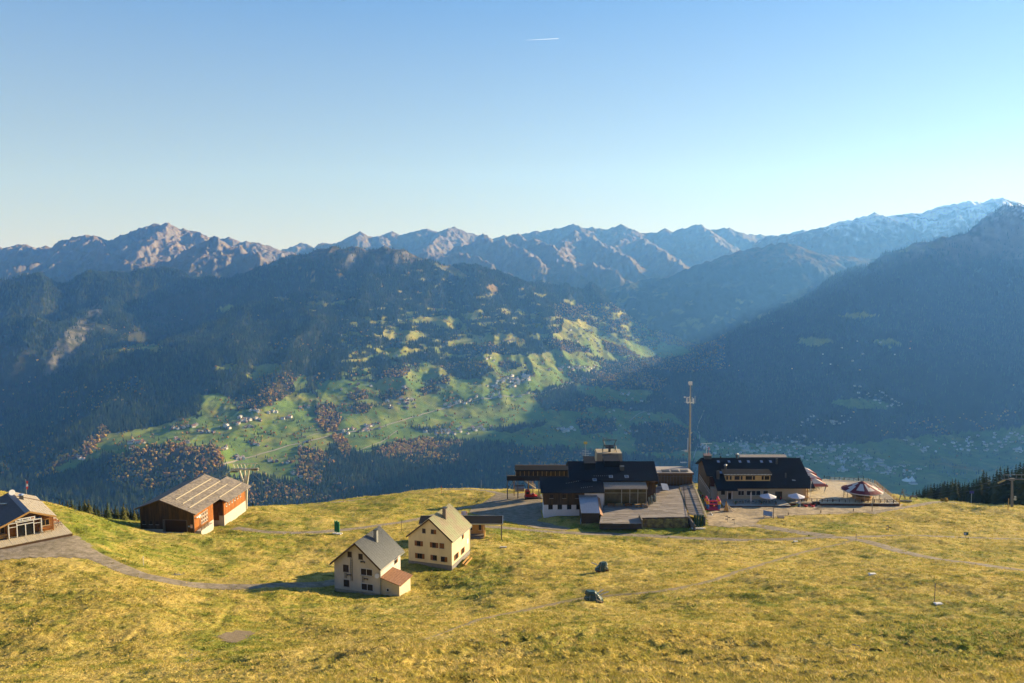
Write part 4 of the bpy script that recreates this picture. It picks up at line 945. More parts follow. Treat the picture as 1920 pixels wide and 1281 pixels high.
mb = MB(); mb.box(1.15, 1.75, .1, .75, hr - 1.8, hr + .95); C_ = part(R, 'chimney', mb, m_roof1); mb = MB(); mb.box(1.05, 1.85, 0, .85, hr + .96, hr + 1.05); part(C_, 'cap', mb, m_dsteel)
Fw = Wall((0, -L / 2), (1, 0), (0, -1)); Rw = Wall((W / 2, 0), (0, 1), (1, 0)); Lw = Wall((-W / 2, 0), (0, 1), (-1, 0))
m_dk = mat('closed_shutter', (.045, .03, .02), rough=.7, var=.2, scale=6)
for a, z, w, h, mu in ((-1.36, 6.77, .8, 1.0, 0), (.75, 6.6, .8, 1.0, 0), (-2.17, 4.15, 1.05, 1.28, 0), (1.86, 3.92, 2.3, 1.25, 1), (-2.1, 1.45, 1.05, 1.25, 0), (1.95, 1.22, 2.3, 1.25, 1)):
    window(T, Fw, a, z, w, h, frame=m_white if mu else m_frame, mullion=mu, pane=m_dk)
window(T, Rw, 2.0, 4.15, .9, 1.15, frame=m_frame, mullion=0, shut=1)
for a, z0, z1 in ((-1.05, 2.0, 6.1), (-2.2, 2.4, 3.4), (1.2, 2.0, 3.3)):
    mb = MB()
    for dx in (-.16, .16): Fw.box(mb, a + dx - .025, a + dx + .025, z0, z1, .05, .10)
    for k in range(int((z1 - z0) / .32)): Fw.box(mb, a - .16, a + .16, z0 + .2 + k * .32, z0 + .235 + k * .32, .055, .095)
    part(T, 'wall_ladder', mb, m_dsteel)
for a, z in ((1.2, 5.75), (-1.5, 3.1), (1.75, 2.75)):
    mb = MB(); Fw.box(mb, a - .42, a + .42, z, z + .06, .0, .34); Fw.box(mb, a - .36, a - .31, z - .22, z - .002, .0, .2); Fw.box(mb, a + .31, a + .36, z - .22, z - .002, .0, .2); part(T, 'shelf', mb, m_dsteel)
mb = MB(); mb.lathe([(.05, -.1), (.3, -.03), (.42, .03)], 14); o = part(T, 'satellite_dish', mb, m_white); o.location = (4.05, -L / 2 - .35, 3.6); o.rotation_euler = (math.radians(70), 0, .3)
mb = MB(); mb.prism([(W / 2 + .004, -3), (8.05, -3), (8.05, 2.2), (W / 2 + .004, 3.15)], -4.0, .55); A_ = part(T, 'annex', mb, mat('ochre_render', (.60, .52, .36), rough=.9, var=.1, scale=1))
mb = MB(); roof_quad(W / 2 + .01, 3.2, 8.45, 2.14, -4.3, .85, .13, .1, mb)
AR = part(A_, 'annex_roof', mb, m_tilered)
mb = MB()
for k in range(1, 9):
    x = W / 2 + .02 + k * .44; z = 3.2 - (x - W / 2) * .2637 + .13; mb.slab([(x - .05, -4.28, z + .05), (x + .05, -4.28, z + .024), (x + .05, .83, z + .024), (x - .05, .83, z + .05)], .045)
for k in range(20):
    y = -4.2 + k * .26; mb.slab([(W / 2 + .03, y, 3.2 + .155), (8.43, y, 2.145 + .155), (8.43, y + .07, 2.145 + .155), (W / 2 + .03, y + .07, 3.2 + .155)], .03)
part(AR, 'tile_rows', mb, m_tilered, kind='stuff')
window(T, Wall((6.2, -4.0), (1, 0), (0, -1)), -.35, 1.15, .5, .55, mullion=0)
mb = MB(); mb.box(W / 2 + .02, W / 2 + .14, -4.25, -4.13, 0, 5); part(T, 'drain_pipe', mb, m_steel)
mb = MB()
for sx in (-1, 1): mb.tube((sx * (W / 2 + oe + .05), -L / 2 - og, he - oe * s - .02), (sx * (W / 2 + oe + .05), L / 2 + og, he - oe * s - .02), .07, n=6)
part(R, 'gutter', mb, m_steel)
mb = MB(); mb.box(-W / 2 - .015, W / 2 + .003, -L / 2 - .015, L / 2 + .01, -3, .28); part(T, 'plinth', mb, mat('stained_render', (.36, .32, .25), rough=.95, var=.35, scale=1.5))

# ------------------------------------------------------------------ cream house with the green roof and shutters
m_wall2 = mat('cream_render', (.72, .60, .36), rough=.9, var=.13, scale=.7, stretch=(1, 1, .4))
m_roof2 = mat('green_sheet_roof', (.42, .43, .25), rough=.6, var=.12, scale=1.2, col2=(.44, .36, .24), metal=.05)
W, L, he, hr, og, oe = 9.31, 9.67, 5.41, 9.23, .38, .38
T = thing('house', 'yellow cream house with green ribbed metal roof and brown shutters', 'house', (-14.65, 156.95, -58.55), math.radians(-18.2))
part(T, 'wall', gable_walls(W, L, he, hr), m_wall2)
s = (hr - he) / (W / 2); mb = MB()
roof_quad(-W / 2 - oe, he - oe * s, 0, hr, -L / 2 - og, L / 2 + og, .17, .14, mb); roof_quad(0, hr, W / 2 + oe, he - oe * s, -L / 2 - og, L / 2 + og, .17, .14, mb)
R = part(T, 'roof', mb, m_roof2)
mb = ribs(.05, hr, W / 2 + oe, he - oe * s, -L / 2 - og + .06, L / 2 + og - .06, .46, .17, .05); ribs(-W / 2 - oe, he - oe * s, -.05, hr, -L / 2 - og + .06, L / 2 + og - .06, .46, .17, .05, mb)
part(R, 'standing_seams', mb, m_roof2, kind='stuff')
mb = MB(); roof_quad(-W / 2 - oe, he - oe * s, 0, hr, -L / 2 - og - .06, -L / 2 - og - .003, .16, .24, mb); roof_quad(0, hr, W / 2 + oe, he - oe * s, -L / 2 - og - .06, -L / 2 - og - .003, .16, .24, mb); part(R, 'verge_board', mb, m_frame)
mb = MB(); mb.box(1.0, 1.75, -.9, -.15, hr - 1.6, hr + .95); C_ = part(R, 'chimney', mb, m_gwood); mb = MB(); mb.box(.9, 1.85, -1, -.05, hr + 1.15, hr + 1.23); mb.box(.95, 1.05, -.95, -.85, hr + .952, hr + 1.148); mb.box(1.7, 1.8, -.2, -.1, hr + .952, hr + 1.148); part(C_, 'cap', mb, m_dsteel)
mb = MB(); mb.box(-W / 2 - .02, W / 2 + .02, -L / 2 - .02, L / 2 + .02, -3, .32); part(T, 'plinth', mb, mat('grey_plinth', (.22, .21, .2), rough=.9, var=.2))
Fw = Wall((0, -L / 2), (1, 0), (0, -1)); Rw = Wall((W / 2, 0), (0, 1), (1, 0))
for a, z, w, h, sh in ((-1.26, 6.7, .7, .9, 0), (.55, 6.73, .6, .88, 1), (-2.4, 4.03, .75, 1.02, 2), (.9, 4.05, .75, 1.02, 2), (2.55, 4.08, .95, 1.02, 0), (-2.2, 1.5, 1.0, 1.02, 2), (1.05, 1.5, .85, 1.02, -1), (2.75, 1.42, .85, 1.02, 1)):
    window(T, Fw, a, z, w, h, frame=m_frame, shut=sh, pane=None if a != 2.55 else m_shutter)
for a, z, w, h, sh in ((.66, 4.35, .5, .95, 1), (-2.6, 1.45, 1.3, 1.1, 2), (.8, 1.4, 1.0, 1.1, 2)): window(T, Rw, a, z, w, h, frame=m_frame, shut=sh)
mb = MB(); Rw.box(mb, 3.0, 3.9, 2.0, 2.95, .01, .06); part(T, 'notice_board', mb, m_white)
mb = MB(); mb.tube((W / 2 + .1, L / 2 - .1, 0), (W / 2 + .1, L / 2 - .1, he - .1), .06); mb.tube((W / 2 + oe - .02, -L / 2 - .3, he - .37), (W / 2 + oe - .02, L / 2 + .3, he - .37), .07); part(T, 'drain_pipe', mb, m_steel)
for k, (ax, ay, bx, by) in enumerate(((W / 2 + 1.0, -1.8, W / 2 + .9, 1.9), (W / 2 + 1.6, -2.0, W / 2 + 1.7, 1.5))):
    M_ = Matrix.Translation(T.location) @ Matrix.Rotation(T.rotation_euler[2], 4, 'Z'); a = M_ @ Vector((ax, ay, 0)); b = M_ @ Vector((bx, by, 0))
    a.z, b.z = gz(a.x, a.y) + .3, gz(b.x, b.y) + .3; mb = MB(); mb.tube(a, b, .17, n=4); o = mb.build('timber_plank', m_hwood)
    tag(o, ['light timber plank lying along the green roofed house wall', 'light timber plank lying just outside the other plank'][k], 'plank')

# ------------------------------------------------------------------ long wooden kiosk behind the green roofed house
def X(px, py, y): return at(px, py, y)
p0 = at(866, 1000, 183.5); T = thing('kiosk', 'low wooden kiosk with long flat black roof and open canopy posts', 'kiosk', (p0[0], 183.5, p0[2]))
def Lx(px, py, y): q = at(px, py, y); return q[0] - p0[0]
x0, x1, xm = Lx(785, 974, 182), Lx(942, 974, 182), Lx(909, 990, 183)
mb = MB(); mb.slab([(x0, -2.0, 2.98), (x1, -2.0, 2.98), (x1, 2.6, 3.42), (x0, 2.6, 3.42)], .16); R = part(T, 'roof', mb, mat('tar_roof', (.018, .018, .019), rough=.95, spec=.05))
mb = MB(); mb.box(x0, x1, -2.06, -2.003, 2.72, 2.98); mb.box(x0, x1, 2.603, 2.68, 3.2, 3.47); mb.slab([(x1 + .003, -2.06, 3.02), (x1 + .12, -2.06, 3.02), (x1 + .12, 2.66, 3.48), (x1 + .003, 2.66, 3.48)], .26); part(R, 'fascia', mb, m_steel)
mb = MB(); mb.box(x0 + .4, xm - .3, -.6, 2.4, -1.5, 2.88); part(T, 'wall', mb, m_hwood)
mb = MB()
for k in range(int((xm - x0) / .3)): mb.box(x0 + .5 + k * .3, x0 + .53 + k * .3, -.625, -.602, .4, 2.7)
part(T, 'board_joints', mb, m_frame, kind='stuff')
Fw = Wall((0, -.6), (1, 0), (0, -1))
for px_ in (871, 883, 900): window(T, Fw, Lx(px_, 985, 183), 1.75, .75 if px_ > 872 else .5, 1.6, frame=m_hwood, mullion=0)
mb = MB(); mb.box(xm - .2, xm + .02, -1.9, -1.5, -.8, 2.85); mb.box(xm - .2, xm + .02, -1.5, 2.2, -.8, .0); part(T, 'post', mb, m_hwood)
mb = MB(); mb.box(x1 - .35, x1 - .1, -1.9, 2.2, -1.0, 2.9) if False else mb.box(x1 - .36, x1 - .12, -1.9, -1.6, -1.4, 2.9); mb.box(x1 - .36, x1 - .12, 1.9, 2.2, -1.4, 3.2); part(T, 'post', mb, m_gwood)
mb = MB(); mb.box(x0 + .4, xm - .25, -1.9, -.62, -.2, .12); mb.box(xm - 3.2, xm - .25, -2.5, -1.92, -.6, -.25); part(T, 'porch_deck', mb, m_gwood)
# panorama board seen over its roof
p = at(870.5, 966, 188.5); b = gz(p[0], p[1]); T = thing('panorama_board', 'framed panorama board showing blue mountains behind the kiosk roof', 'board', (p[0], p[1], b))
hh = p[2] - b
mb = MB(); mb.box(-.62, -.45, -.1, .1, -.1, hh + .85); mb.box(.45, .62, -.1, .1, -.1, hh + .95); part(T, 'frame', mb, m_hwood)
m_pan = mat('panorama_print', (.62, .66, .75), rough=.5, var=.25, scale=2, col2=(.25, .33, .5))
mb = MB(); mb.slab([(-.75, -.2, hh + .1), (.75, -.2, hh + .1), (.75, .12, hh + .95), (-.75, .12, hh + .95)], .05); part(T, 'panel', mb, m_pan)

# ------------------------------------------------------------------ timber barn (lift garage)
W, L, he, hr, ro, og, oe = 13.7, 22.67, 5.17, 8.26, -1.31, .89, .95
T = thing('barn', 'large orange timber lift barn with grey roof and light roof battens', 'barn', (-84.05, 202.36, -65.26), math.radians(-4.53))
s = (hr - he) / (W / 2 - ro); hl = hr - s * (W / 2 + ro)
LB = L / 2 + 3.7; yb = -.9; dx0, dx1, dz = -.95, 5.0, 3.15
mb = MB()   # front gable with its open gate
mb.prism([(-W / 2, 0.75), (dx0, .75), (dx0, dz), (dx1, dz), (dx1, -1), (W / 2, -1), (W / 2, he), (ro, hr), (-W / 2, hl)], -L / 2, -L / 2 + .25); part(T, 'front_wall', mb, m_bwood)
mb = MB(); n = 46
for k in range(n):
    x = -W / 2 + .05 + k * (W - .1) / n; top = (hr - s * abs(x - ro)) - .1; lo = dz + .02 if dx0 - .1 < x < dx1 + .05 else .78
    mb.box(x - .05, x + .05, -L / 2 - .035, -L / 2 - .002, lo, top)
part(T, 'cover_strips', mb, m_bwood, kind='stuff')
mb = MB(); mb.box(dx0, dx1, -L / 2 + .9, -L / 2 + 1.0, -1, dz + .4); gd = part(T, 'gate', mb, mat('gate_wood', (.06, .03, .015), rough=.8, var=.3, scale=2, stretch=(1, 1, 6)))
mb = MB(); mb.box(dx0 - .12, dx0, -L / 2 - .06, -L / 2 + .9, -1, dz + .1); mb.box(dx1, dx1 + .12, -L / 2 - .06, -L / 2 + .9, -1, dz + .1); mb.box(dx0, dx1, -L / 2 - .06, -L / 2 + .9, dz + .003, dz + .1); part(gd, 'frame', mb, m_gwood)
mb = MB(); mb.box(dx0 - .1, dx1 + .1, -L / 2 - .5, -L / 2 - .02, -1, .12); mb.box(-W / 2 - .02, dx0 - .13, -L / 2 - .03, -L / 2 + .25, -2, .748); part(T, 'plinth', mb, m_concrete)
mb = MB(); mb.box(-W / 2, -W / 2 + .25, -L / 2 + .25, L / 2, -4, hl); mb.box(-W / 2 + .25, W / 2, L / 2 - .25, L / 2, -4, he); part(T, 'back_wall', mb, m_bwood)
# right-hand side: front bay, recessed porch, projecting rear bay
mb = MB(); mb.box(W / 2 - .25, W / 2, -L / 2 + .25, yb, .1, he); mb.box(W / 2 - 2.6, W / 2 - 2.4, yb, 1.4, 1.5, he + .8); mb.box(W / 2 - 2.4, W / 2 - .252, yb - .2, yb, -3, he); part(T, 'side_wall', mb, m_owood)
mb = MB(); mb.box(W / 2 - .22, W / 2 + .03, -L / 2 + .25, yb, -4, .098); mb.box(W / 2 - 2.58, W / 2 - 2.35, yb, 1.4, -4, 1.498); part(T, 'side_plinth', mb, m_concrete)
mb = MB(); k = 0
for y in np.arange(-L / 2 + .4, yb - .1, .42): mb.box(W / 2 + .002, W / 2 + .03, y - .05, y + .05, .12, he - .05)
for y in np.arange(1.6, LB - .05, .42): mb.box(W / 2 + 1.802, W / 2 + 1.83, y - .05, y + .05, .42, he - .95)
part(T, 'cover_strips', mb, m_owood, kind='stuff')
xr = W / 2 + 1.8
mb = MB(); mb.box(xr - .25, xr, 1.4, LB, .4, he - .85); mb.box(3.2, xr - .252, LB - .25, LB, -4, he - .9); part(T, 'rear_side_wall', mb, m_owood)
mb = MB(); mb.box(W / 2 - 2.35, xr - .252, 1.4, 1.65, -4, he - 1.1); part(T, 'porch_wall', mb, m_bwood)  # front of the rear bay; its shade is put in as darker wood
mb = MB(); mb.box(xr - .22, xr + .04, 1.42, LB, -5, .398); mb.box(W / 2 - 2.3, xr - .22, 1.36, 1.398, -4, .4); part(T, 'rear_plinth', mb, m_concrete)
mb = MB(); mb.box(W / 2 - .9, W / 2 + .5, 1.33, 1.39, -.9, 1.35); part(T, 'door', mb, m_bwood)
Fw = Wall((0, -L / 2), (1, 0), (0, -1)); Rw = Wall((W / 2, 0), (0, 1), (1, 0)); Rr = Wall((xr, 0), (0, 1), (1, 0))
for a in (-5.85, -4.15, -2.5): window(T, Fw, a, 2.4, .8, .95, frame=m_frame, mullion=0)
for i in range(4):
    for j in range(3): window(T, Rw, -7.3 + i * .95, 1.35 + j * .98, .72, .82, frame=m_white, mullion=0, sill=False)
for i in range(6): window(T, Rr, 2.9 + i * 1.75, 2.85, .62, .9, frame=m_white, mullion=0)
mb = MB(); roof_quad(-W / 2 - oe, hl - oe * s, ro, hr, -L / 2 - og, L / 2 + og, .2, .18, mb); roof_quad(ro, hr, W / 2 + oe, he - oe * s, -L / 2 - og, L / 2 + og, .2, .18, mb)
roof_quad(W / 2 + oe + .002, he - oe * s, W / 2 + oe + 2.2, he - (oe + 2.2) * s, 1.0, L / 2 + og + 4.2, .2, .18, mb); roof_quad(3.0, hr - (3.0 - ro) * s, W / 2 + oe, he - oe * s, L / 2 + og + .002, L / 2 + og + 4.2, .2, .18, mb)
m_shing = mat('grey_shingle', (.24, .205, .17), rough=.9, var=.5, scale=2.2, col2=(.16, .14, .125), bump=.4, bscale=5)
R = part(T, 'roof', mb, m_shing)
mb = MB(); n = int(L / .55)
for k in range(n): pass
for j in range(15):
    x = ro + .3 + j * .52; z = hr - (x - ro) * s + .2; ja = MB
    for k in range(26):
        y = -L / 2 - og + .02 + k * .93; w = .86; l_ = random.uniform(.012, .04); mb.slab([(x, y, z + l_ + .012), (x + .5, y, z - .5 * s + l_ * .5 + .012), (x + .5, y + w, z - .5 * s + l_ * .5 + .012), (x, y + w, z + l_ + .012)], .03)
part(R, 'shingles', mb, m_shing, kind='stuff')
for x, y0, y1 in ((1.15, -8.9, 10.6), (3.3, -9.6, 11.2), (5.35, -10.3, 11.2), (7.5, 1.6, 15.2)):
    z = hr - (x - ro) * s + .26; mb = MB(); mb.slab([(x - .11, y0, z + .16), (x + .11, y0, z + .16 - .22 * s), (x + .11, y1, z + .16 - .22 * s), (x - .11, y1, z + .16)], .15); part(R, 'roof_batten', mb, m_lwood)
mb = MB(); roof_quad(-W / 2 - oe, hl - oe * s, ro, hr, -L / 2 - og - .05, -L / 2 - og - .003, .19, .26, mb); roof_quad(ro, hr, W / 2 + oe, he - oe * s, -L / 2 - og - .05, -L / 2 - og - .003, .19, .26, mb); part(R, 'verge_board', mb, m_frame)
mb = MB(); z = hr - (4.6 - ro) * s + .2; mb.tube((4.6, -6.6, z - .1), (4.6, -6.6, z + 1.25), .09); mb.tube((4.6, -6.6, z + 1.2), (4.95, -6.3, z + 1.35), .09); part(R, 'vent_pipe', mb, m_steel)
mb = MB(); Fw.box(mb, 5.35, 5.8, 1.5, 1.85, .03, .08); part(T, 'small_sign', mb, mat('blue_enamel', (.25, .36, .55), rough=.4))
mb = MB(); Fw.box(mb, 5.95, 6.5, 1.3, 2.1, .04, .09); sg = part(T, 'notice_sign', mb, m_white)
mb = MB()
for a, z in ((6.0, 1.78), (6.27, 1.78), (6.0, 1.42), (6.27, 1.42)): Fw.box(mb, a, a + .18, z, z + .22, .092, .1)
part(sg, 'pictogram', mb, mat('sign_red', (.5, .06, .04), rough=.4))
mb = MB(); Rw.box(mb, -10.6, -8.3, 3.55, 3.72, .05, .5); Rw.box(mb, -8.6, -8.2, 2.9, 3.8, .04, .1); part(T, 'porch_lamp_board', mb, m_white)
mb = MB(); mb.box(W / 2 + .05, W / 2 + 1.4, -L / 2 + .8, -4.0, -1.5, .3); part(T, 'porch_deck', mb, m_concrete)
mb = MB()
for y in (-10.2, -8.4, -6.6): mb.box(W / 2 + 1.25, W / 2 + 1.37, y - .06, y + .06, .31, 1.4)
for z in (.7, 1.0, 1.3): mb.box(W / 2 + 1.28, W / 2 + 1.36, -10.3, -6.5, z, z + .14)
part(T, 'porch_railing', mb, m_bwood)

# ------------------------------------------------------------------ alpine hut at the left edge
T = thing('alpine_hut', 'wooden ski hut with shingle roof, glazed entrance and wide deck', 'hut', (-98.34, 155.32, -51.21), math.radians(41.9))
Wr, Wl, L, he, hr, og, oe = 3.99, 8.6, 15.33, 2.75, 4.45, 1.37, .52
s = (hr - he) / Wr; sl2 = .33; y0, y1 = -L / 2 - og, L / 2 + og
mb = MB(); mb.prism([(-Wl, -2), (Wr, -2), (Wr, he), (0, hr), (-4, hr - 4 * s), (-Wl, hr - 4 * s - (Wl - 4) * sl2)], -L / 2, L / 2); part(T, 'wall', mb, mat('hut_larch', (.30, .125, .035), rough=.75, var=.4, scale=1.5, stretch=(.4, .4, 4)))
m_roofd = mat('shaded_shingle', (.10, .10, .105), rough=.85, var=.35, scale=2.5, bump=.3)  # darker, cooler copy of the shingle: shade put into the left slope's colour
m_roofl = mat('lit_shingle', (.36, .315, .25), rough=.9, var=.4, scale=2.5, bump=.5, bscale=5)  # lighter, warmer copy for the slope in the sun
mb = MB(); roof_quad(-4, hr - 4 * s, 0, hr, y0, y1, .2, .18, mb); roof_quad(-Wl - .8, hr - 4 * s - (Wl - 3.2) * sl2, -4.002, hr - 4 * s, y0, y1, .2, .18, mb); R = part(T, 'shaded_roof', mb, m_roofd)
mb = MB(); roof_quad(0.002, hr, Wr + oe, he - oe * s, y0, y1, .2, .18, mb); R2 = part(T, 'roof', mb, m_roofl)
mb = MB()
for j in range(9):
    x = .1 + j * .5; z = hr - x * s + .2
    for k in range(21):
        y = y0 + .02 + k * .86; l_ = random.uniform(.015, .045); mb.slab([(x, y, z + l_ + .012), (x + .48, y, z - .48 * s + l_ * .5 + .012), (x + .48, y + .8, z - .48 * s + l_ * .5 + .012), (x, y + .8, z + l_ + .012)], .03)
part(R2, 'shingles', mb, m_roofl, kind='stuff')
mb = MB(); roof_quad(.05, hr - .05 * s, Wr + oe + .05, he - oe * s - .02, 4.2, 4.55, .32, .1, mb); part(R2, 'snow_guard', mb, m_frame)
mb = MB(); roof_quad(-.75, hr - .75 * s, .02, hr, y0 - .01, y1 - 1, .26, .05, mb); part(R, 'ridge_sheet', mb, mat('lead_sheet', (.17, .18, .21), rough=.5, var=.2))
mb = MB(); roof_quad(-Wl - .8, hr - 4 * s - (Wl - 3.2) * sl2, -4, hr - 4 * s, y0 - .06, y0 - .003, .2, .32, mb); roof_quad(-4, hr - 4 * s, 0, hr, y0 - .06, y0 - .003, .2, .32, mb); roof_quad(0, hr, Wr + oe, he - oe * s, y0 - .06, y0 - .003, .2, .3, mb); part(R2, 'verge_board', mb, m_hwood)
mb = MB(); mb.box(.35, 1.0, 1.6, 2.3, hr - .8, hr + .75); c = part(R2, 'chimney', mb, m_dsteel); mb = MB(); mb.lathe([(.55, .85), (.5, .95), (.1, 1.15)], 8, (.67, 1.95, hr)); part(c, 'cowl', mb, mat('blue_steel', (.35, .45, .6), rough=.3, metal=.6))
mb = MB(); roof_quad(-3.0, hr - 3.0 * s + .75, -1.9, hr - 1.9 * s + .05, 1.5, 2.6, .3, .07, mb); part(R, 'roof_hatch', mb, m_glass)
mb = MB(); mb.tube((-5.2, -1.5, hr - 4.6 * s), (-5.2, -1.5, hr - .2), .1); mb.lathe([(.2, 0), (.03, .12)], 8, (-5.2, -1.5, hr - .15)); part(R, 'stove_pipe', mb, m_dsteel)
mb = MB(); mb.lathe([(.05, -.12), (.4, -.05), (.58, .05)], 16); o = part(T, 'satellite_dish', mb, m_white); o.location = (-.3, 5.6, hr + .75); o.rotation_euler = (math.radians(75), 0, .0)
mb = MB(); mb.tube((-.3, 5.7, hr), (-.3, 5.7, hr + .8), .05); part(T, 'dish_post', mb, m_steel)
Fw = Wall((0, -L / 2), (1, 0), (0, -1))
mb = MB(); Fw.box(mb, -3.6, -3.45, 0, 2.7, .05, 1.3); Fw.box(mb, 1.85, 2.0, 0, 2.7, .05, 1.3); Fw.box(mb, -3.6, 2.0, 2.702, 2.85, .05, 1.3); Fw.box(mb, -2.25, -2.1, 0, 2.7, 1.15, 1.3); Fw.box(mb, .55, .7, 0, 2.7, 1.15, 1.3); Fw.box(mb, -.85, -.7, 0, 2.3, 1.15, 1.3); Fw.box(mb, -2.1, .55, 2.2, 2.34, 1.16, 1.29); Fw.box(mb, -3.45, -2.25, 2.0, 2.1, 1.16, 1.28); Fw.box(mb, .7, 1.85, 2.0, 2.1, 1.16, 1.28); e_ = part(T, 'entrance_frame', mb, m_white)
for a0, a1 in ((-2.1, -.86), (-.69, .55)): mb = MB(); Fw.box(mb, a0, a1, .1, 2.2, 1.2, 1.24); part(e_, 'door', mb, m_glass)
mb = MB(); Fw.box(mb, -2.4, .9, 2.95, 3.5, 1.3, 1.38); sg = part(T, 'sign_board', mb, m_white)
mb = MB()
for a, w in ((-2.2, .5), (-1.55, .3), (-1.1, .75), (-.2, .2)): Fw.box(mb, a, a + w, 3.12, 3.3, 1.382, 1.39)
Fw.box(mb, .2, .7, 3.1, 3.35, 1.382, 1.39, 1)
part(sg, 'lettering', mb, [m_dsteel, m_owood])
mb = MB(); Fw.box(mb, -8.0, -6.4, .0, 2.25, .02, .14); d = part(T, 'door', mb, mat('ochre_door', (.52, .28, .05), rough=.6, var=.15)); mb = MB(); Fw.box(mb, -7.5, -6.9, 1.25, 1.9, .142, .16); part(d, 'pane', mb, m_glass)
for a, w in ((-4.7, 1.4), (2.8, 1.4)): window(T, Fw, a, 1.5, w, 1.2, frame=m_hwood)
for x, y in ((Wr - .1, -L / 2 - 1.1), (-5.9, -L / 2 - 1.1), (Wr + .35, -3)): mb = MB(); mb.box(x - .1, x + .1, y - .1, y + .1, -.05, he - .1); part(T, 'porch_post', mb, m_owood)
# its deck
mb = MB(); n = 0
for k in range(62):
    x = -11 + k * .32; yf = -L / 2 - 5.2; yk = (-L / 2 - .02) if x < Wr + .05 else L / 2 - 1
    if x > 6.2: break
    mb.box(x, x + .29, yf + random.uniform(-.03, .03), yk, -.22, -.1 + random.uniform(0, .02))
part(T, 'deck_boards', mb, m_deck2, kind='stuff')
mb = MB(); mb.box(-11, 6.3, -L / 2 - 5.15, -L / 2 - 4.95, -.7, -.222); mb.box(6.1, 6.3, -L / 2 - 4.94, L / 2 - 1, -1.4, -.222); mb.box(-11, 6.1, -L / 2 - 4.9, -L / 2 - 4.7, -1.0, -.224); part(T, 'deck_edge', mb, m_frame)
HUT = Matrix.Translation(T.location) @ Matrix.Rotation(T.rotation_euler[2], 4, 'Z')
def on_hut(x, y, z=-.08): return HUT @ Vector((x, y, z))
def bench(label, loc, rz, m=None, w=1.7, group=None):
    m = m or m_owood; t = thing('bench', label, 'bench', loc, rz, group)
    mb = MB(); mb.box(-w / 2, w / 2, -.22, .2, .42, .47); part(t, 'seat', mb, m); mb = MB(); mb.box(-w / 2, w / 2, .21, .26, .52, .95); part(t, 'backrest', mb, m)
    for sx in (-1, 1): mb = MB(); mb.box(sx * w * .42 - .04, sx * w * .42 + .04, -.2, .2, 0, .418); part(t, 'leg', mb, m)
    return t
def picnic(label, loc, rz, m=None, w=1.8, group=None):
    m = m or m_gwood; t = thing('picnic_table', label, 'table', loc, rz, group)
    mb = MB()
    for k in range(4): mb.box(-w / 2, w / 2, -.38 + k * .2, -.2 + k * .2, .72, .76)
    part(t, 'tabletop', mb, m)
    for sy in (-1, 1): mb = MB(); mb.box(-w / 2, w / 2, sy * .68 - .13, sy * .68 + .13, .42, .46); part(t, 'seat', mb, m)
    for sx in (-1, 1):
        mb = MB(); x = sx * w * .36; mb.tube((x, -.7, 0), (x, -.15, .72), .05, n=4); mb.tube((x, .7, 0), (x, .15, .72), .05, n=4); mb.box(x - .03, x + .03, -.75, .75, .36, .415); part(t, 'leg', mb, m)
    return t
rzh = math.radians(41.9)
bench('wooden bench left of the glazed hut entrance', on_hut(-4.9, -L / 2 - .9), rzh, m_hwood, 2.6)
picnic('picnic table right of the glazed hut entrance', on_hut(2.9, -L / 2 - 1.0), rzh, m_owood, 1.6)
picnic('picnic table by the corner post of the hut deck', on_hut(5.0, -L / 2 + .8), rzh + .4, m_gwood, 1.6)
picnic('picnic table beside the long wall of the hut', on_hut(5.1, -L / 2 + 3.4), rzh + 1.4, m_owood, 1.6)
# flag behind the hut
p = at(50, 930, 164); t = thing('flagpole', 'flagpole with drooping red and white flag behind the ski hut', 'flagpole', (p[0], p[1], gz(p[0], p[1])))
top = at(48.7, 899, 164)[2] - gz(p[0], p[1]); mb = MB(); mb.tube((0, 0, 0), (0, 0, top), .06, .04); part(t, 'pole', mb, m_steel)
m_red = mat('flag_red', (.5, .04, .04), rough=.7); mb = MB()
for k in range(6):
    z = top - .35 - k * .3; w0, w1 = .42 - .03 * k, .42 - .03 * (k + 1); a = .1 * math.sin(k * 1.3)
    mb.slab([(.05, -.02 + a, z - .3), (.05 + w1, .02 - a, z - .3), (.05 + w0, .02 - a, z), (.05, -.02 + a, z)], .02, 0 if k in (0, 1, 4, 5) else 1)
part(t, 'flag', mb, [m_red, m_white])
# ------------------------------------------------------------------ the mountain lodge (left of the mast)
m_black_tile = mat('black_tile', (.020, .022, .028), rough=.7, var=.3, scale=3, spec=.15)
m_brown_tile = mat('grey_brown_tile', (.34, .29, .24), rough=.7, var=.3, scale=3)
m_whitewash = mat('whitewash', (.74, .75, .80), rough=.9, var=.06)
m_warmglass = mat('amber_lit_glass', (.075, .045, .016), rough=.08, var=.7, scale=1.2, spec=.6, stretch=(1, 1, .6))  # amber light on the panels is put into the pane colour
m_room = mat('room_timber', (.35, .24, .12), rough=.8, var=.3, scale=2)
O = at(1075, 967, 219); O[1] = 219
T = thing('lodge', 'dark roofed mountain lodge with white base, dormers and glazed sunroom', 'lodge', tuple(O))
def Q(px, py, y): q = at(px, py, y) - O; return q
def QX(px, py, y): return Q(px, py, y)[0]
def QZ(py, y): return Q(1100, py, y)[2]
xl, xr_ = QX(1019.5, 945, 219), QX(1131, 945, 219)
zt = QZ(922, 219); zb = 0.0
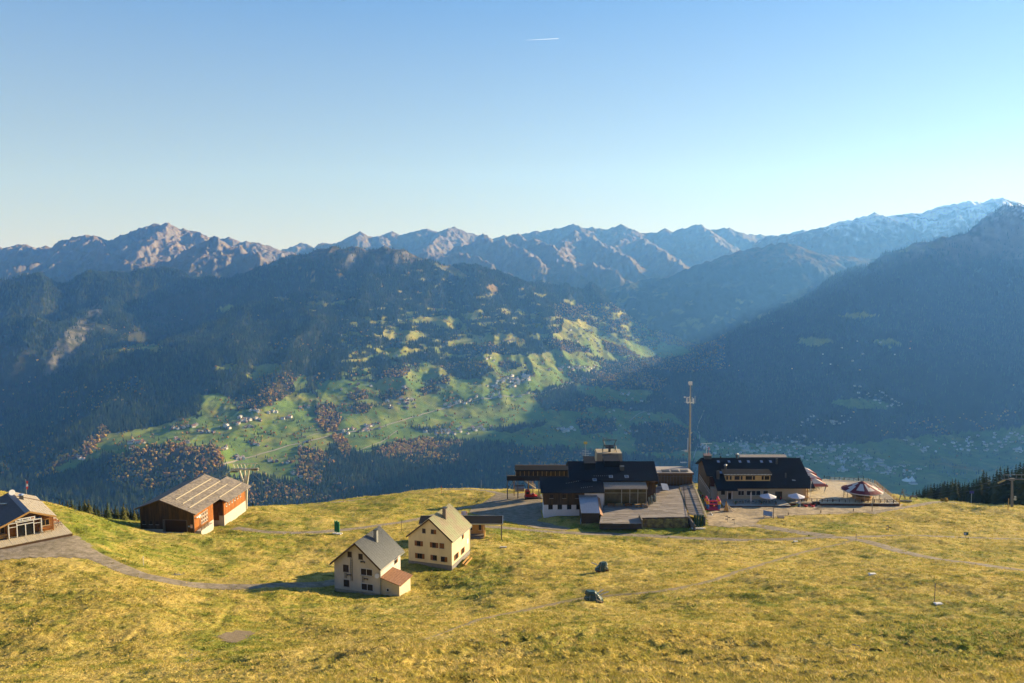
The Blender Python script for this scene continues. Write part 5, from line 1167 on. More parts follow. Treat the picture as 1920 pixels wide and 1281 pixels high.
# front block: white base with window slots, timber storey above
mb = MB(); zs0, zs1 = QZ(956, 219), QZ(946.5, 219)
mb.box(xl, xr_, 0, 8, -2.5, zs0)
slots = [(1028, 1036.5), (1045.5, 1054), (1063, 1071.5), (1080.5, 1089)]; xs = xl
for a, b in slots:
    a, b = QX(a, 950, 219), QX(b, 950, 219); mb.box(xs, a, 0, 8, zs0 + .002, zs1); xs = b
mb.box(xs, xr_, 0, 8, zs0 + .002, zs1); mb.box(xl + .3, xr_, .35, 7.8, zs0 + .003, zs1 - .003, 1)
part(T, 'base_wall', mb, [m_whitewash, m_dk])
mb = MB(); mb.box(xl - .05, xr_ - 5.3, -.12, 8, zs1 + .003, zt); part(T, 'timber_wall', mb, m_bwood)
mb = MB()
for k in range(38): x = xl + .1 + k * .29; mb.box(x - .035, x + .035, -.155, -.122, zs1 + .02, zt)
part(T, 'cover_strips', mb, m_bwood, kind='stuff')
mb = MB(); mb.box(xr_ - 5.25, xr_ + .1, -.08, 8, zs1 + .004, zt - .1); part(T, 'white_wall', mb, m_whitewash)
Fw = Wall((0, -.12), (1, 0), (0, -1))
for px_ in (1034, 1058, 1082): window(T, Fw, QX(px_, 930, 219), QZ(930.5, 219), 1.0, 1.15, frame=m_frame, mullion=1)
for a, b in slots:
    a, b = QX(a, 950, 219), QX(b, 950, 219); window(T, Wall((0, .34), (1, 0), (0, -1)), (a + b) / 2, (zs0 + zs1) / 2, b - a - .05, zs1 - zs0 - .05, frame=m_frame, mullion=1, sill=False)
# roofs
def slope_roof(pxl, pxr, py0, y0, py1, y1, back=0, t=.2, m=None, name='roof', tiles=True, label=None, par=None):
    za, zb2 = QZ(py0, y0), QZ(py1, y1); ya, yb2 = y0 - O[1], y1 - O[1]
    a0, a1 = QX(pxl[0], py0, y0), QX(pxr[0], py0, y0); b0, b1 = QX(pxl[1], py1, y1), QX(pxr[1], py1, y1)
    a0 = (a0 + b0) / 2; b0 = a0; a1 = (a1 + b1) / 2; b1 = a1
    mb = MB(); mb.slab([(a0, ya, za), (a1, ya, za), (b1, yb2, zb2), (b0, yb2, zb2)], t)
    if back: mb.slab([(b0, yb2 + .002, zb2), (b1, yb2 + .002, zb2), (a1, yb2 + back, zb2 - back * .42), (a0, yb2 + back, zb2 - back * .42)], t)
    R = part(par or T, name, mb, m or m_black_tile, label)
    if tiles:
        mb = MB(); L_ = math.hypot(yb2 - ya, zb2 - za); sl_ = (zb2 - za) / (yb2 - ya)
        nx = int((a1 - a0) / .42)
        for k in range(nx + 1):
            x = a0 + .04 + k * (a1 - a0 - .08) / nx; mb.slab([(x - .05, ya + .01, za + .05), (x + .05, ya + .01, za + .05), (x + .05, yb2 - .02, zb2 + .05), (x - .05, yb2 - .02, zb2 + .05)], .048)
        ny = int((yb2 - ya) / .36)
        for k in range(1, ny):
            y = ya + k * .36; z = za + (y - ya) * sl_; mb.slab([(a0 + .01, y - .05, z + .035 - .05 * sl_), (a1 - .01, y - .05, z + .035 - .05 * sl_), (a1 - .01, y + .03, z + .035 + .03 * sl_), (a0 + .01, y + .03, z + .035 + .03 * sl_)], .03)
        part(R, 'tile_rows', mb, m or m_black_tile, kind='stuff')
    return R, (a0, a1, ya, yb2, za, zb2)
R1, g1 = slope_roof((1011, 1014.3), (1131, 1131), 924, 218.2, 895, 225.1)
R2, g2 = slope_roof((1065.2, 1066.2), (1232.8, 1228.6), 901.5, 223.2, 865, 231.6, back=7)
mb = MB(); mb.box(g2[0] + .5, g2[1] - .6, 224.4 - O[1], 237 - O[1], 1.5, QZ(903.5, 224)); part(T, 'upper_wall', mb, m_bwood)
mb = MB(); z = g2[5] - .3; y = 231.6 - O[1]
mb.prism([(0, 0), (0, 0), (0, 0)], 0, 0) if False else None
for xx_, s_ in ((g2[0] + .5, 1), (g2[1] - .6, -1)):
    mb.poly([(xx_, y - 7.6, g2[4]), (xx_, y + 6, g2[5] - 2.8), (xx_, y, z), (xx_ + .15 * s_, y - 7.6, g2[4]), (xx_ + .15 * s_, y + 6, g2[5] - 2.8), (xx_ + .15 * s_, y, z)], [(0, 1, 2), (5, 4, 3), (0, 2, 5, 3), (1, 4, 5, 2), (0, 3, 4, 1)])
part(T, 'gable_wall', mb, m_bwood)
def on_roof(g, px, py):
    """local point where a pixel meets roof plane g"""
    a0, a1, ya, yb2, za, zb2 = g; s_ = (zb2 - za) / (yb2 - ya); w = ray(px, py)
    d = (O[2] + za - s_ * (ya + O[1])) / (w[2] - s_); return w * d - O
for (xa, ya_, xb, yb_) in ((1095.5, 860, 1116.5, 881), (1132, 856.5, 1162, 876)):   # two box dormers
    q = on_roof(g2, (xa + xb) / 2, yb_); w2 = (xb - xa) / F * 226 / 2; h_ = (yb_ - ya_) / F * 228 / 1.05
    mb = MB(); mb.box(q[0] - w2, q[0] + w2, q[1], q[1] + 4, q[2] - .5, q[2] + h_ * .62); D_ = part(T, 'roof_dormer', mb, mat('tar_board', (.012, .012, .013), rough=.95, spec=.05))
    mb = MB(); z_ = q[2] + h_ * .62; mb.slab([(q[0] - w2 - .1, q[1] - .15, z_ + .1), (q[0] + w2 + .1, q[1] - .15, z_ + .1), (q[0] + w2 + .1, q[1] + 4.2, z_ + .1 + h_ * .34), (q[0] - w2 - .1, q[1] + 4.2, z_ + .1 + h_ * .34)], .09); part(D_, 'dormer_roof', mb, m_black_tile)
q = on_roof(g2, 1166.5, 883); mb = MB(); mb.box(q[0] - .6, q[0] + .6, q[1], q[1] + 1.2, q[2] - .5, q[2] + 1.3); part(T, 'chimney', mb, m_dsteel)
for px_, py_, g in ((1145.5, 897, g2), (1175, 897, g2), (1115, 903, g2 if False else g1)):
    q = on_roof(g, px_, py_); mb = MB(); mb.slab([(q[0] - .55, q[1] - .35, q[2] + .3), (q[0] + .55, q[1] - .35, q[2] + .3), (q[0] + .55, q[1] + .75, q[2] + .75), (q[0] - .55, q[1] + .75, q[2] + .75)], .12)
    o = part(T, 'skylight', mb, m_steel); mb = MB(); mb.slab([(q[0] - .42, q[1] - .25, q[2] + .36), (q[0] + .42, q[1] - .25, q[2] + .36), (q[0] + .42, q[1] + .65, q[2] + .73), (q[0] - .42, q[1] + .65, q[2] + .73)], .02); part(o, 'pane', mb, mat('sky_glass', (.12, .16, .22), rough=.05, spec=.8))
mb = MB(); x0, x1 = g1[0] + .3, g1[1] - .2
for zz_ in (899, 912): pass
for k in range(9): x = g1[0] + 3.2 + k * .42; q = on_roof(g1, 1062 + k * 3.2, 907 - .6 * k); mb.box(q[0] - .05, q[0] + .05, q[1] - .04, q[1] + .04, q[2], q[2] + .22)
for k in range(14): q = on_roof(g1 if k < 6 else g2, 1090 + k * 4, 915.5 - .5 * k if k < 6 else 893); mb.box(q[0] - .05, q[0] + .05, q[1] - .04, q[1] + .04, q[2], q[2] + .2)
part(T, 'snow_hooks', mb, m_steel, kind='stuff')
# sunroom
YS = 220.6; zd = Q(1200, 947, YS)[2]; ysn = YS - O[1]
sx0, sx1 = QX(1133, 930, YS), QX(1212, 930, YS); zst = QZ(917, YS)
R3, g3 = slope_roof((1130.3, 1134.5), (1213.5, 1211), 916.6, YS - .8, 904, YS + 2.9, m=m_brown_tile, name='sunroom_roof')
mb = MB(); mb.box(sx0 + .1, sx1, ysn + 3.4, ysn + 3.6, zd - .3, zst); mb.box(sx0 + .1, sx1, ysn + .3, ysn + 3.4, zd - .4, zd - .05); part(T, 'sunroom_back', mb, m_room)
fr = MB(); npan = 5
edges = [sx0, QX(1165.5, 930, YS), QX(1181, 930, YS), QX(1196, 930, YS), sx1]
for x in edges: fr.box(x - .09, x + .09, ysn, ysn + .14, zd - .3, zst)
fr.box(sx0, sx1, ysn - .01, ysn + .15, zst, zst + .16); fr.box(sx0, sx1, ysn + .01, ysn + .12, zst - 1.2, zst - 1.1)
sf = part(T, 'sunroom_frame', fr, m_steel)
for a, b in zip(edges[:-1], edges[1:]): mb = MB(); mb.box(a + .09, b - .09, ysn + .05, ysn + .08, zd - .3, zst - .002); part(sf, 'pane', mb, mat('olive_glass', (.085, .075, .035), rough=.15, spec=.3, var=.6, scale=.8))
# shed with the sheet metal roof, in front of the white wall
yS = 210.6; a = at(1107, 985, yS); T2 = thing('shed', 'brown shed with bright sheet metal roof in front of lodge', 'shed', (a[0], yS, a[2]))
w2 = 33 / F * 210 / 2; hS = at(1107, 961.5, yS)[2] - a[2]; hB = hS + 2.5
mb = MB(); mb.prism([(0, 0), (0, 0), (0, 0)], 0, 0) if False else None
mb.poly([(-w2, 0, -1.5), (w2, 0, -1.5), (w2, 8.2, -1.5), (-w2, 8.2, -1.5), (-w2, 0, hS - .15), (w2, 0, hS - .15), (w2, 8.2, hB - .15), (-w2, 8.2, hB - .15)], [(3, 2, 1, 0), (4, 5, 6, 7), (0, 1, 5, 4), (1, 2, 6, 5), (2, 3, 7, 6), (3, 0, 4, 7)]); part(T2, 'wall', mb, m_gwood if False else mat('umber_boards', (.07, .05, .028), rough=.85, var=.4, scale=2, stretch=(4, 1, .5)))
mb = MB(); mb.slab([(-w2 - .25, -.3, hS), (w2 + .25, -.3, hS), (w2 + .25, 8.2, hB), (-w2 - .25, 8.2, hB)], .1); Rr_ = part(T2, 'roof', mb, mat('zinc_sheet', (.42, .43, .46), rough=.35, metal=.5, var=.15))
mb = MB()
for k in range(9): x = -w2 - .2 + k * (2 * w2 + .4) / 8; mb.slab([(x - .03, -.29, hS + .06), (x + .03, -.29, hS + .06), (x + .03, 8.18, hB + .06), (x - .03, 8.18, hB + .06)], .055)
part(Rr_, 'standing_seams', mb, MATS['zinc_sheet'], kind='stuff')
mb = MB(); mb.slab([(w2 + .26, -.1, hS - .3), (w2 + 1.1, -.1, hS - .9), (w2 + 1.1, 8, hB - .9), (w2 + .26, 8, hB - .3)], .08); part(T2, 'side_roof', mb, m_tilered)
mb = MB(); mb.tube((-w2 - .35, -.2, 0), (-w2 - .35, -.2, 1.9), .1); part(T2, 'drain_pipe', mb, mat('blue_pipe', (.3, .42, .6), rough=.5))
# terrace of the lodge
T3 = thing('terrace', 'grey plank sun terrace beside the dark roofed lodge', 'terrace', tuple(at(1240, 970, 209.4)))
O3 = at(1240, 970, 209.4); zD = O3[2]
def D3(px, py):
    w = ray(px, py); q = w * (zD / w[2]) - O3; return (q[0], q[1], 0.0)
poly = [D3(1124, 981.5), D3(1204.5, 981.5), D3(1203.5, 971), D3(1291.5, 969.5), D3(1272.5, 910), D3(1234, 910), D3(1217, 925), D3(1135, 947), D3(1128, 960)]
P = np.array(poly)[:, :2]
mb = MB(); y = P[:, 1].min()
while y < P[:, 1].max():
    xs_ = []
    for i in range(len(P)):
        (ax, ay), (bx, by) = P[i], P[(i + 1) % len(P)]
        if (ay > y) != (by > y): xs_.append(ax + (bx - ax) * (y - ay) / (by - ay))
    xs_.sort()
    for a_0, b_0 in zip(xs_[::2], xs_[1::2]):
        x = a_0
        while x < b_0:
            e = min(b_0, x + random.uniform(3, 5)); z_ = random.uniform(-.02, .012); mb.box(x + .01, e - .01, y, y + .25, -.1, z_, random.choice((0, 0, 1, 2))); x = e
    y += .28
part(T3, 'deck_boards', mb, m_decks, kind='stuff')
mb = MB(); mb.extrude([(p[0], p[1]) for p in poly], -1.6, -.11); part(T3, 'substructure', mb, mat('dark_boards', (.05, .04, .033), rough=.9))
mb = MB(); a, b = D3(1204, 982), D3(1203.5, 970.5); mb.box(a[0] - .1, a[0] + .2, a[1], b[1], -1, 1.0); part(T3, 'side_board', mb, m_gwood)
mb = MB(); a, b = D3(1131, 977), D3(1165, 972); mb.tube((a[0], a[1], .06), (b[0], b[1], .06), .09, n=4); part(T3, 'loose_beam', mb, m_lwood)
rp = [D3(1292.5, 965), D3(1322, 972.5), D3(1297, 907.5), D3(1272.7, 910)]
mb = MB(); n = 72
for k in range(n):
    t0, t1 = k / n, (k + .62) / n; A, B, C_, D_ = [np.array(p) for p in rp]
    p = [A + (D_ - A) * t0, B + (C_ - B) * t0, B + (C_ - B) * t1, A + (D_ - A) * t1]
    mb.slab([(q[0], q[1], .14 + .02 * (k % 2) + (.3 if i in (1, 2) else 0)) for i, q in enumerate(p)], .1, random.choice((0, 1, 2)))
part(T3, 'slatted_slope', mb, m_decks, kind='stuff')
mb = MB(); A, B, C_, D_ = [np.array(p) for p in rp]
mb.slab([(A[0], A[1], .02), (B[0], B[1], .3), (C_[0], C_[1], .3), (D_[0], D_[1], .02)], .06); part(T3, 'slope_bearer', mb, MATS['dark_boards'])
mb = MB()
for off in (.1, .55): mb.tube((B[0] + off, B[1], 1.05 - off), (C_[0] + off, C_[1], 1.05 - off), .1, n=4)
for k in range(12): q = B + (C_ - B) * k / 11; mb.box(q[0] + .05, q[0] + .17, q[1] - .06, q[1] + .06, -2.5, 1.05)
part(T3, 'railing', mb, m_lwood)
mb = MB()
for k in range(15): q = B + (C_ - B) * (k + .5) / 15; mb.box(q[0] - .02, q[0] + .05, q[1] - 1.1, q[1] + 1.1, -2.5, .2)
part(T3, 'side_skirt', mb, m_gwood)
mb = MB(); a = D3(1291.5, 967); mb.box(a[0] - .1, a[0] + .15, a[1] - 7.5, a[1], -2.8, -.2); mb.tube((a[0], a[1] - 7.5, -1.9), (a[0] - .2, a[1], .9), .09, n=4); mb.tube((a[0], a[1] - 7.5, -2.6), (a[0] - .2, a[1], .2), .09, n=4); part(T3, 'stair_rail', mb, m_gwood)
mb = MB(); a, b = D3(1274, 912), D3(1295, 968); mb.tube((a[0] + 1.2, a[1], .25), (b[0] - .8, b[1], .2), .05, n=4); part(T3, 'slope_edge', mb, m_frame)
q = D3(1293, 940); mb = MB(); mb.tube((q[0], q[1], 0), (q[0], q[1], 3.2), .04); part(T3, 'pole', mb, m_dsteel)
# grass bank below the terrace
bk = [D3(1206, 971.5), D3(1290, 970)]; g_ = [G(1206, 990), G(1290, 990)]
mb = MB(); NX, NY = 30, 8
for j in range(NY + 1):
    for i in range(NX + 1):
        u_, v_ = i / NX, j / NY; a = np.array(bk[0]) + (np.array(bk[1]) - bk[0]) * u_ + O3 + (0, -.15, -.25); b = g_[0] + (g_[1] - g_[0]) * u_
        p = a + (b - a) * v_; mb.v.append((p[0], p[1], p[2] + .25 * math.sin(v_ * 3.14) + random.uniform(-.1, .1)))
for j in range(NY):
    for i in range(NX): k = j * (NX + 1) + i; mb.f.append((k, k + NX + 1, k + NX + 2, k + 1)); mb.m.append(0)
o = mb.build('grass_bank', mat('rough_grass', (.27, .20, .05), rough=.95, var=.6, scale=2.5, bump=1., col2=(.13, .085, .03))); o['kind'] = 'structure'
# glazed pavilion at the back of the terrace
yP = 240.4; a = at(1265, 910, yP); T4 = thing('pavilion', 'low glazed pavilion with grey flat roof at end of terrace', 'pavilion', (a[0], yP, zD))
x0, x1 = at(1234, 900, yP)[0] - a[0], at(1298, 900, yP)[0] - a[0]; zt_ = at(1265, 889.5, yP)[2] - zD
mb = MB(); ztb = at(1265, 874.7, yP + 8)[2] - zD
mb.slab([(x0 - 1, -.7, zt_ + .55), (x1 + .3, -.7, zt_ + .55), (x1 - .1, 8, ztb), (x0 - 1, 8, ztb)], .3); R = part(T4, 'roof', mb, mat('grey_membrane', (.36, .32, .29), rough=.8, var=.12))
mb = MB(); mb.box(x0 - 1, x1 + .32, -.76, -.703, zt_ + .02, zt_ + .6); part(R, 'fascia', mb, m_frame)
mb = MB()
for k in range(3): xx_ = x0 + 1.2 + k * 2.9; mb.slab([(xx_, .4, zt_ + .78), (xx_ + 2.4, .4, zt_ + .78), (xx_ + 2.4, 2.0, zt_ + 1.0), (xx_, 2.0, zt_ + 1.0)], .12)
part(R, 'solar_panels', mb, m_dsteel)
fr = MB(); n = 11
for k in range(n + 1): x = x0 + (x1 - x0) * k / n; fr.box(x - .06, x + .06, 0, .14, -.2, zt_)
fr.box(x0, x1, .01, .12, zt_ - .7, zt_ - .6); fr.box(x0, x1, -.01, .15, zt_, zt_ + .12); sf = part(T4, 'window_frame', fr, m_dsteel)
for k in range(n): a0_, b0_ = x0 + (x1 - x0) * k / n + .06, x0 + (x1 - x0) * (k + 1) / n - .06; mb = MB(); mb.box(a0_, b0_, .05, .08, -.2, zt_ - .003); part(sf, 'pane', mb, m_warmglass)
mb = MB(); mb.box(x0, x1, 5.0, 5.2, -1, zt_ + .2); mb.box(x1 - .2, x1, .2, 5, -4, zt_ + .2); part(T4, 'back_wall', mb, m_room)
mb = MB(); q0 = at(1233, 905, 236); mb.slab([(-5.3, -8.6, 1.2), (-3.3, -8.6, 1.0), (-3.3, -5, 2.0), (-5.3, -5, 2.2)], .08); part(T4, 'porch_roof', mb, MATS['zinc_sheet'])
# raised veranda on posts at the left of the lodge
yV = 252.0; a = at(967, 898, yV); T5 = thing('veranda', 'long glazed veranda on tall posts left of the lodge', 'veranda', (a[0], yV, a[2]))
vx = lambda px, py=890, y=yV: at(px, py, y)[0] - a[0]
vz_ = lambda py, y=yV: at(967, py, y)[2] - a[2]
x0, x1 = vx(967), vx(1066); f0, f1 = vz_(900), vz_(892.5); t1_, t2_ = vz_(882), vz_(872.6, yV + 5)
mb = MB(); mb.slab([(x0 - .3, -.8, t1_ + .3), (x1, -.8, t1_ + .3), (x1, 5, t2_), (x0 - .3, 5, t2_)], .25); part(T5, 'roof', mb, MATS['tar_board'])
mb = MB(); mb.box(x0 - .3, x1, -.86, -.803, t1_ - .1, t1_ + .32); part(T5, 'fascia', mb, MATS['tar_board'])
mb = MB(); mb.box(vx(950), x1, -.3, .0, f0, f1); mb.box(vx(950), vx(950) + .15, 0, 5, f0, f1); part(T5, 'parapet', mb, m_gwood if False else mat('brown_parapet', (.045, .034, .027), rough=.9, var=.3, scale=2))
mb = MB(); mb.box(vx(950) + .15, x1, .003, 6, f0 - .3, f0 - .0); part(T5, 'floor', mb, MATS['dark_boards'])
fr = MB(); n = 12
for k in range(n + 1): x = x0 + (x1 - x0) * k / n; fr.box(x - .08, x + .08, .02, .16, f1 - .6, t1_ + .1)
sf = part(T5, 'window_frame', fr, m_hwood)
for k in range(n): mb = MB(); mb.box(x0 + (x1 - x0) * k / n + .08, x0 + (x1 - x0) * (k + 1) / n - .08, .06, .09, f1 - .6, t1_ + .08); part(sf, 'pane', mb, m_warmglass)
mb = MB(); mb.box(x0, x1, 5.0, 5.2, f0, t1_ + .5); part(T5, 'back_wall', mb, m_room)
for px_ in (951.5, 971, 991, 1010.5):
    x = vx(px_, 915); mb = MB(); mb.box(x - .16, x + .16, .1, .42, gz(a[0] + x, yV) - a[2] - .5, f0 - .3); part(T5, 'post', mb, m_gwood if px_ != 991 else m_hwood)
for px_ in (964, 1000): x = vx(px_, 915); mb = MB(); mb.box(x - .14, x + .14, 5, 5.28, gz(a[0] + x, yV + 5) - a[2] - .5, f0 - .3); part(T5, 'post', mb, m_hwood)
mb = MB()
xa, xb = vx(975, 905, yV + 4), vx(1004, 915, yV + 4); za, zb_ = f0 - .2, vz_(915, yV + 4)
for k in range(14): t = k / 13; mb.box(xa + (xb - xa) * t - .2, xa + (xb - xa) * t + .2, 3.4, 4.6, za + (zb_ - za) * t - .05, za + (zb_ - za) * t + .03)
for yy_ in (3.4, 4.6):
    mb.tube((xa, yy_, za - .1), (xb, yy_, zb_ - .1), .1, n=4); mb.tube((xa, yy_, za + .95), (xb, yy_, zb_ + .95), .06, n=4); mb.tube((xa, yy_, za + .5), (xb, yy_, zb_ + .5), .05, n=4)
part(T5, 'staircase', mb, m_lwood)
mb = MB()
mb.tube((vx(956, 905), .2, f0 - 2.6), (vx(963, 905), .2, f0 - .4), .1, n=4); mb.tube((vx(972, 905), .2, f0 - 2.6), (vx(966, 905), .2, f0 - .4), .1, n=4); part(T5, 'brace', mb, m_lwood)
mb = MB(); mb.tube((vx(966, 916), 2.4, vz_(919)), (vx(983, 916), 2.4, vz_(919)), 1.15, n=14); o = mb.build('storage_tank', m_steel, loc=(a[0], yV, a[2])); tag(o, 'grey horizontal storage tank under the veranda beside the groomer', 'tank')
# red snow groomer under the veranda
p = G(996, 927); p = at(996, 927, 250.5); p[2] = gz(p[0], p[1]); t = thing('snow_groomer', 'red snow groomer parked under the glazed veranda', 'snow groomer', tuple(p), .05)
m_cab = mat('groomer_red', (.55, .02, .015), rough=.4, spec=.5)
for sy in (-1, 1):
    mb = MB(); pr = [(-2.2, .25), (-1.8, 0), (1.8, 0), (2.3, .35), (2.2, .8), (-2.0, .8)]; mb.prism(pr, sy * 1.3 - .45, sy * 1.3 + .45); part(t, 'track', mb, m_black)
mb = MB(); mb.prism([(-2.1, .55), (1.9, .55), (1.9, 1.1), (.2, 1.3), (.2, 1.5), (-1.9, 1.5)], -.84, .84); part(t, 'body', mb, m_cab)
mb = MB(); mb.prism([(-2.0, 1.51), (-.25, 1.51), (-.45, 2.75), (-.7, 2.95), (-1.75, 2.95), (-1.9, 2.7)], -.95, .95); cb = part(t, 'cab', mb, m_cab)
mb = MB(); mb.box(-1.7, -.75, -.99, -.955, 1.75, 2.6); part(cb, 'cab_window', mb, m_glass)
mb = MB(); mb.tube((.6, -.5, 1.3), (.6, .5, 1.3), .55, n=10); part(t, 'winch', mb, m_cab)
mb = MB(); mb.tube((1.9, 0, .7), (3.4, 0, .9), .12, n=4); mb.box(3.2, 3.5, -2, 2, .2, .8); part(t, 'tiller', mb, m_steel)
# top station behind the ridge with its pulley gantry
yL = 246.0; a = at(1144, 866, yL); zc = at(1144, 850, yL)[2] - a[2]; b0 = gz(a[0], yL) - a[2]
T6 = thing('lift_station', 'beige ribbed lift top station with steel gantry behind lodge roof', 'lift station', (a[0], yL, a[2]))
w0, w1 = 28 / F * yL, 25 / F * yL
mb = MB(); mb.poly([(-w0, 0, b0), (w0, 0, b0), (w0, 6, b0), (-w0, 6, b0), (-w1, 0, zc), (w1 * .9, 0, zc), (w1 * .9, 6, zc), (-w1, 6, zc)], [(3, 2, 1, 0), (4, 5, 6, 7), (0, 1, 5, 4), (1, 2, 6, 5), (2, 3, 7, 6), (3, 0, 4, 7)]); part(T6, 'hall', mb, mat('beige_cladding', (.40, .33, .22), rough=.7, var=.15, scale=3, stretch=(5, 1, .3)))
mb = MB()
for k in range(26): x = -w1 + k * (w1 * 1.9) / 25; mb.box(x - .04, x + .04, -.05, -.002, -1.2, zc)
part(T6, 'ribs', mb, MATS['beige_cladding'], kind='stuff')
zg = at(1144, 827, yL)[2] - a[2]; zm = at(1144, 837, yL)[2] - a[2]
mb = MB(); wg = 14.5 / F * yL
mb.box(-wg, wg, 1.8, 2.2, zg - .22, zg); mb.box(-wg * .8, wg * .8, 1.85, 2.15, zm - .25, zm)
for sx in (-1, 1):
    mb.tube((sx * wg * .85, 2, zg - .2), (sx * wg * .62, 2, zm), .14); mb.tube((sx * wg * .8, 2, zm - .2), (sx * wg * .95, 1, zc), .12); mb.tube((sx * wg * .8, 2, zm - .2), (sx * wg * .85, 4, zc), .12); mb.box(sx * wg * .35 - .5, sx * wg * .35 + .5, 1.0, 3.2, zm - .9, zm - .26)
mb.box(-.35, .35, 1.7, 2.4, zc, zm - .2); part(T6, 'gantry', mb, m_dsteel)
mb = MB(); mb.tube((0, 2, zg), (-wg * .7, 2, zg + .6), .04); mb.tube((-wg * .75, 2, zg), (-wg * .75, 2, zg + .5), .04); part(T6, 'antenna', mb, m_dsteel)
# antenna pole on the lodge
y = 236.0; a = at(1097.5, 866, y); T7 = thing('antenna_pole', 'slim antenna pole with yellow top box behind lodge roof', 'antenna', (a[0], y, a[2] - 3))
h_ = at(1097.5, 828, y)[2] - a[2] + 3; mb = MB(); mb.tube((0, 0, -3), (0, 0, h_), .09, .06); part(T7, 'pole', mb, m_steel)
mb = MB(); mb.box(-.5, .5, -.25, .25, h_ - .75, h_ - .15); part(T7, 'top_box', mb, mat('yellow_box', (.55, .38, .06), rough=.5))
mb = MB()
for z, w in ((h_ - 3.6, 1.6), (h_ - 2.9, .9), (h_ - 4.2, 1.0)):
    mb.tube((-w, 0, z + .1), (w, .1, z - .1), .04, n=4)
    for k in range(5): x = -w + k * w / 2; mb.tube((x, -.35, z), (x, .35, z), .03, n=4)
part(T7, 'aerials', mb, m_white)
# tall mast
y = 249.0; a = at(1291, 885, y); b = gz(a[0], y); T8 = thing('radio_mast', 'very tall tapering grey radio mast between lodge and restaurant', 'mast', (a[0], y, b))
h_ = at(1291, 717, y)[2] - b; zz_ = lambda py: at(1291, py, y)[2] - b
mb = MB(); mb.tube((.25, 0, -1), (.1, 0, zz_(760)), .40, .26, 12); mb.tube((.08, 0, zz_(760)), (0, 0, h_), .22, .17, 10); part(T8, 'shaft', mb, mat('mast_steel', (.33, .31, .26), rough=.5, metal=.3, var=.12), smooth=False)
mb = MB(); mb.box(-.5, .55, -.3, .3, h_ - .9, h_ + .25); mb.box(-.7, -.45, -.15, .15, h_ - .6, h_ + .1); part(T8, 'top_unit', mb, m_white)
mb = MB(); z0 = zz_(757)
mb.tube((1.55, 0, z0 + .1), (1.55, 0, z0 + 2.4), .04)
for k in range(8):
    an = k * .785; r_ = 1.0 + .3 * (k % 2); mb.tube((0, 0, z0 + .3), (r_ * math.cos(an), r_ * math.sin(an), z0 + .3), .05, n=4); mb.tube((r_ * math.cos(an), r_ * math.sin(an), z0 + .1), (r_ * math.cos(an), r_ * math.sin(an), z0 + 1.6 + .3 * (k % 3)), .06, n=5)
mb.tube((0, 0, z0 + 2.0), (-1.9, -.2, z0 + 2.1), .07, n=4); mb.box(-2.0, -1.5, -.3, 0, z0 + 1.9, z0 + 2.3); mb.tube((0, 0, z0 + .6), (-1.8, -.2, z0 + .5), .06, n=4); part(T8, 'antenna_ring', mb, m_white)
mb = MB(); z0 = zz_(845)
mb.tube((-.5, -.3, z0 - .5), (-.5, -.3, z0 + 4.2), .1); mb.tube((-.4, -.3, z0), (-2.5, -.5, z0 + .1), .12, .05); mb.lathe([(.1, 0), (.5, .25)], 10, (-1.2, -.4, z0 - .2)); mb.box(-1.4, -.6, -.5, -.2, z0 - .4, z0 + .3)
z0 = zz_(867); mb.tube((-.4, 0, z0), (-2.7, -.3, z0 + .05), .05, n=4)
for k in range(6): x = -.8 - k * .35; mb.tube((x, -.5, z0 - .15), (x, .2, z0 + .15), .045, n=4)
part(T8, 'lower_aerials', mb, m_white)

# ------------------------------------------------------------------ the restaurant (right of the mast)
O = at(1430, 937, 240); O[1] = 240; O_R = O.copy()
T = thing('restaurant', 'long mountain restaurant under a huge dark roof with yellow dormer', 'restaurant', tuple(O))
m_navy = mat('dark_slate_roof', (.015, .017, .023), rough=.85, var=.3, scale=4, spec=.08)
m_cream = mat('cream_boards', (.46, .40, .29), rough=.85, var=.12, scale=2, stretch=(1, 1, 4))
ze, yr = QZ(915.5, 238.4), 251.5; zr = QZ(858.3, yr); sl_ = (zr - ze) / (yr - 238.4)
xa, xb = QX(1314.4, 858.5, yr), QX(1513, 885, 245); xc = QX(1341, 915, 238.6)
def rz_(y): return ze + sl_ * (y - 238.4)
yn = 243.6
mb = MB(); yl = lambda y: y - O[1]
mb.slab([(xa, yl(yn), rz_(yn)), (xb, yl(yn), rz_(yn)), (xb, yl(yr), zr), (xa, yl(yr), zr)], .22); ylow = 237.4
mb.slab([(xc + .4, yl(238.4), rz_(238.4)), (xb + .3, yl(238.4), rz_(238.4)), (xb + .3, yl(yn) - .003, rz_(yn) - .002), (xc + .4, yl(yn) - .003, rz_(yn) - .002)], .22)
mb.slab([(xc + .4, yl(ylow), rz_(ylow)), (QX(1383, 920, 238), yl(ylow), rz_(ylow)), (QX(1383, 920, 238), yl(238.4) - .003, rz_(238.4)), (xc + .4, yl(238.4) - .003, rz_(238.4))], .22)
mb.slab([(xa, yl(yr) + .003, zr), (xb, yl(yr) + .003, zr), (xb, yl(yr) + 8, zr - 8 * sl_), (xa, yl(yr) + 8, zr - 8 * sl_)], .22)
R = part(T, 'roof', mb, m_navy)
mb = MB()
k = 0
for yy_ in np.arange(yn + .3, yr - .1, .42): mb.slab([(xa + .01, yl(yy_), rz_(yy_) + .035), (xb - .01, yl(yy_), rz_(yy_) + .035), (xb - .01, yl(yy_) + .1, rz_(yy_ + .1) + .03), (xa + .01, yl(yy_) + .1, rz_(yy_ + .1) + .03)], .03)
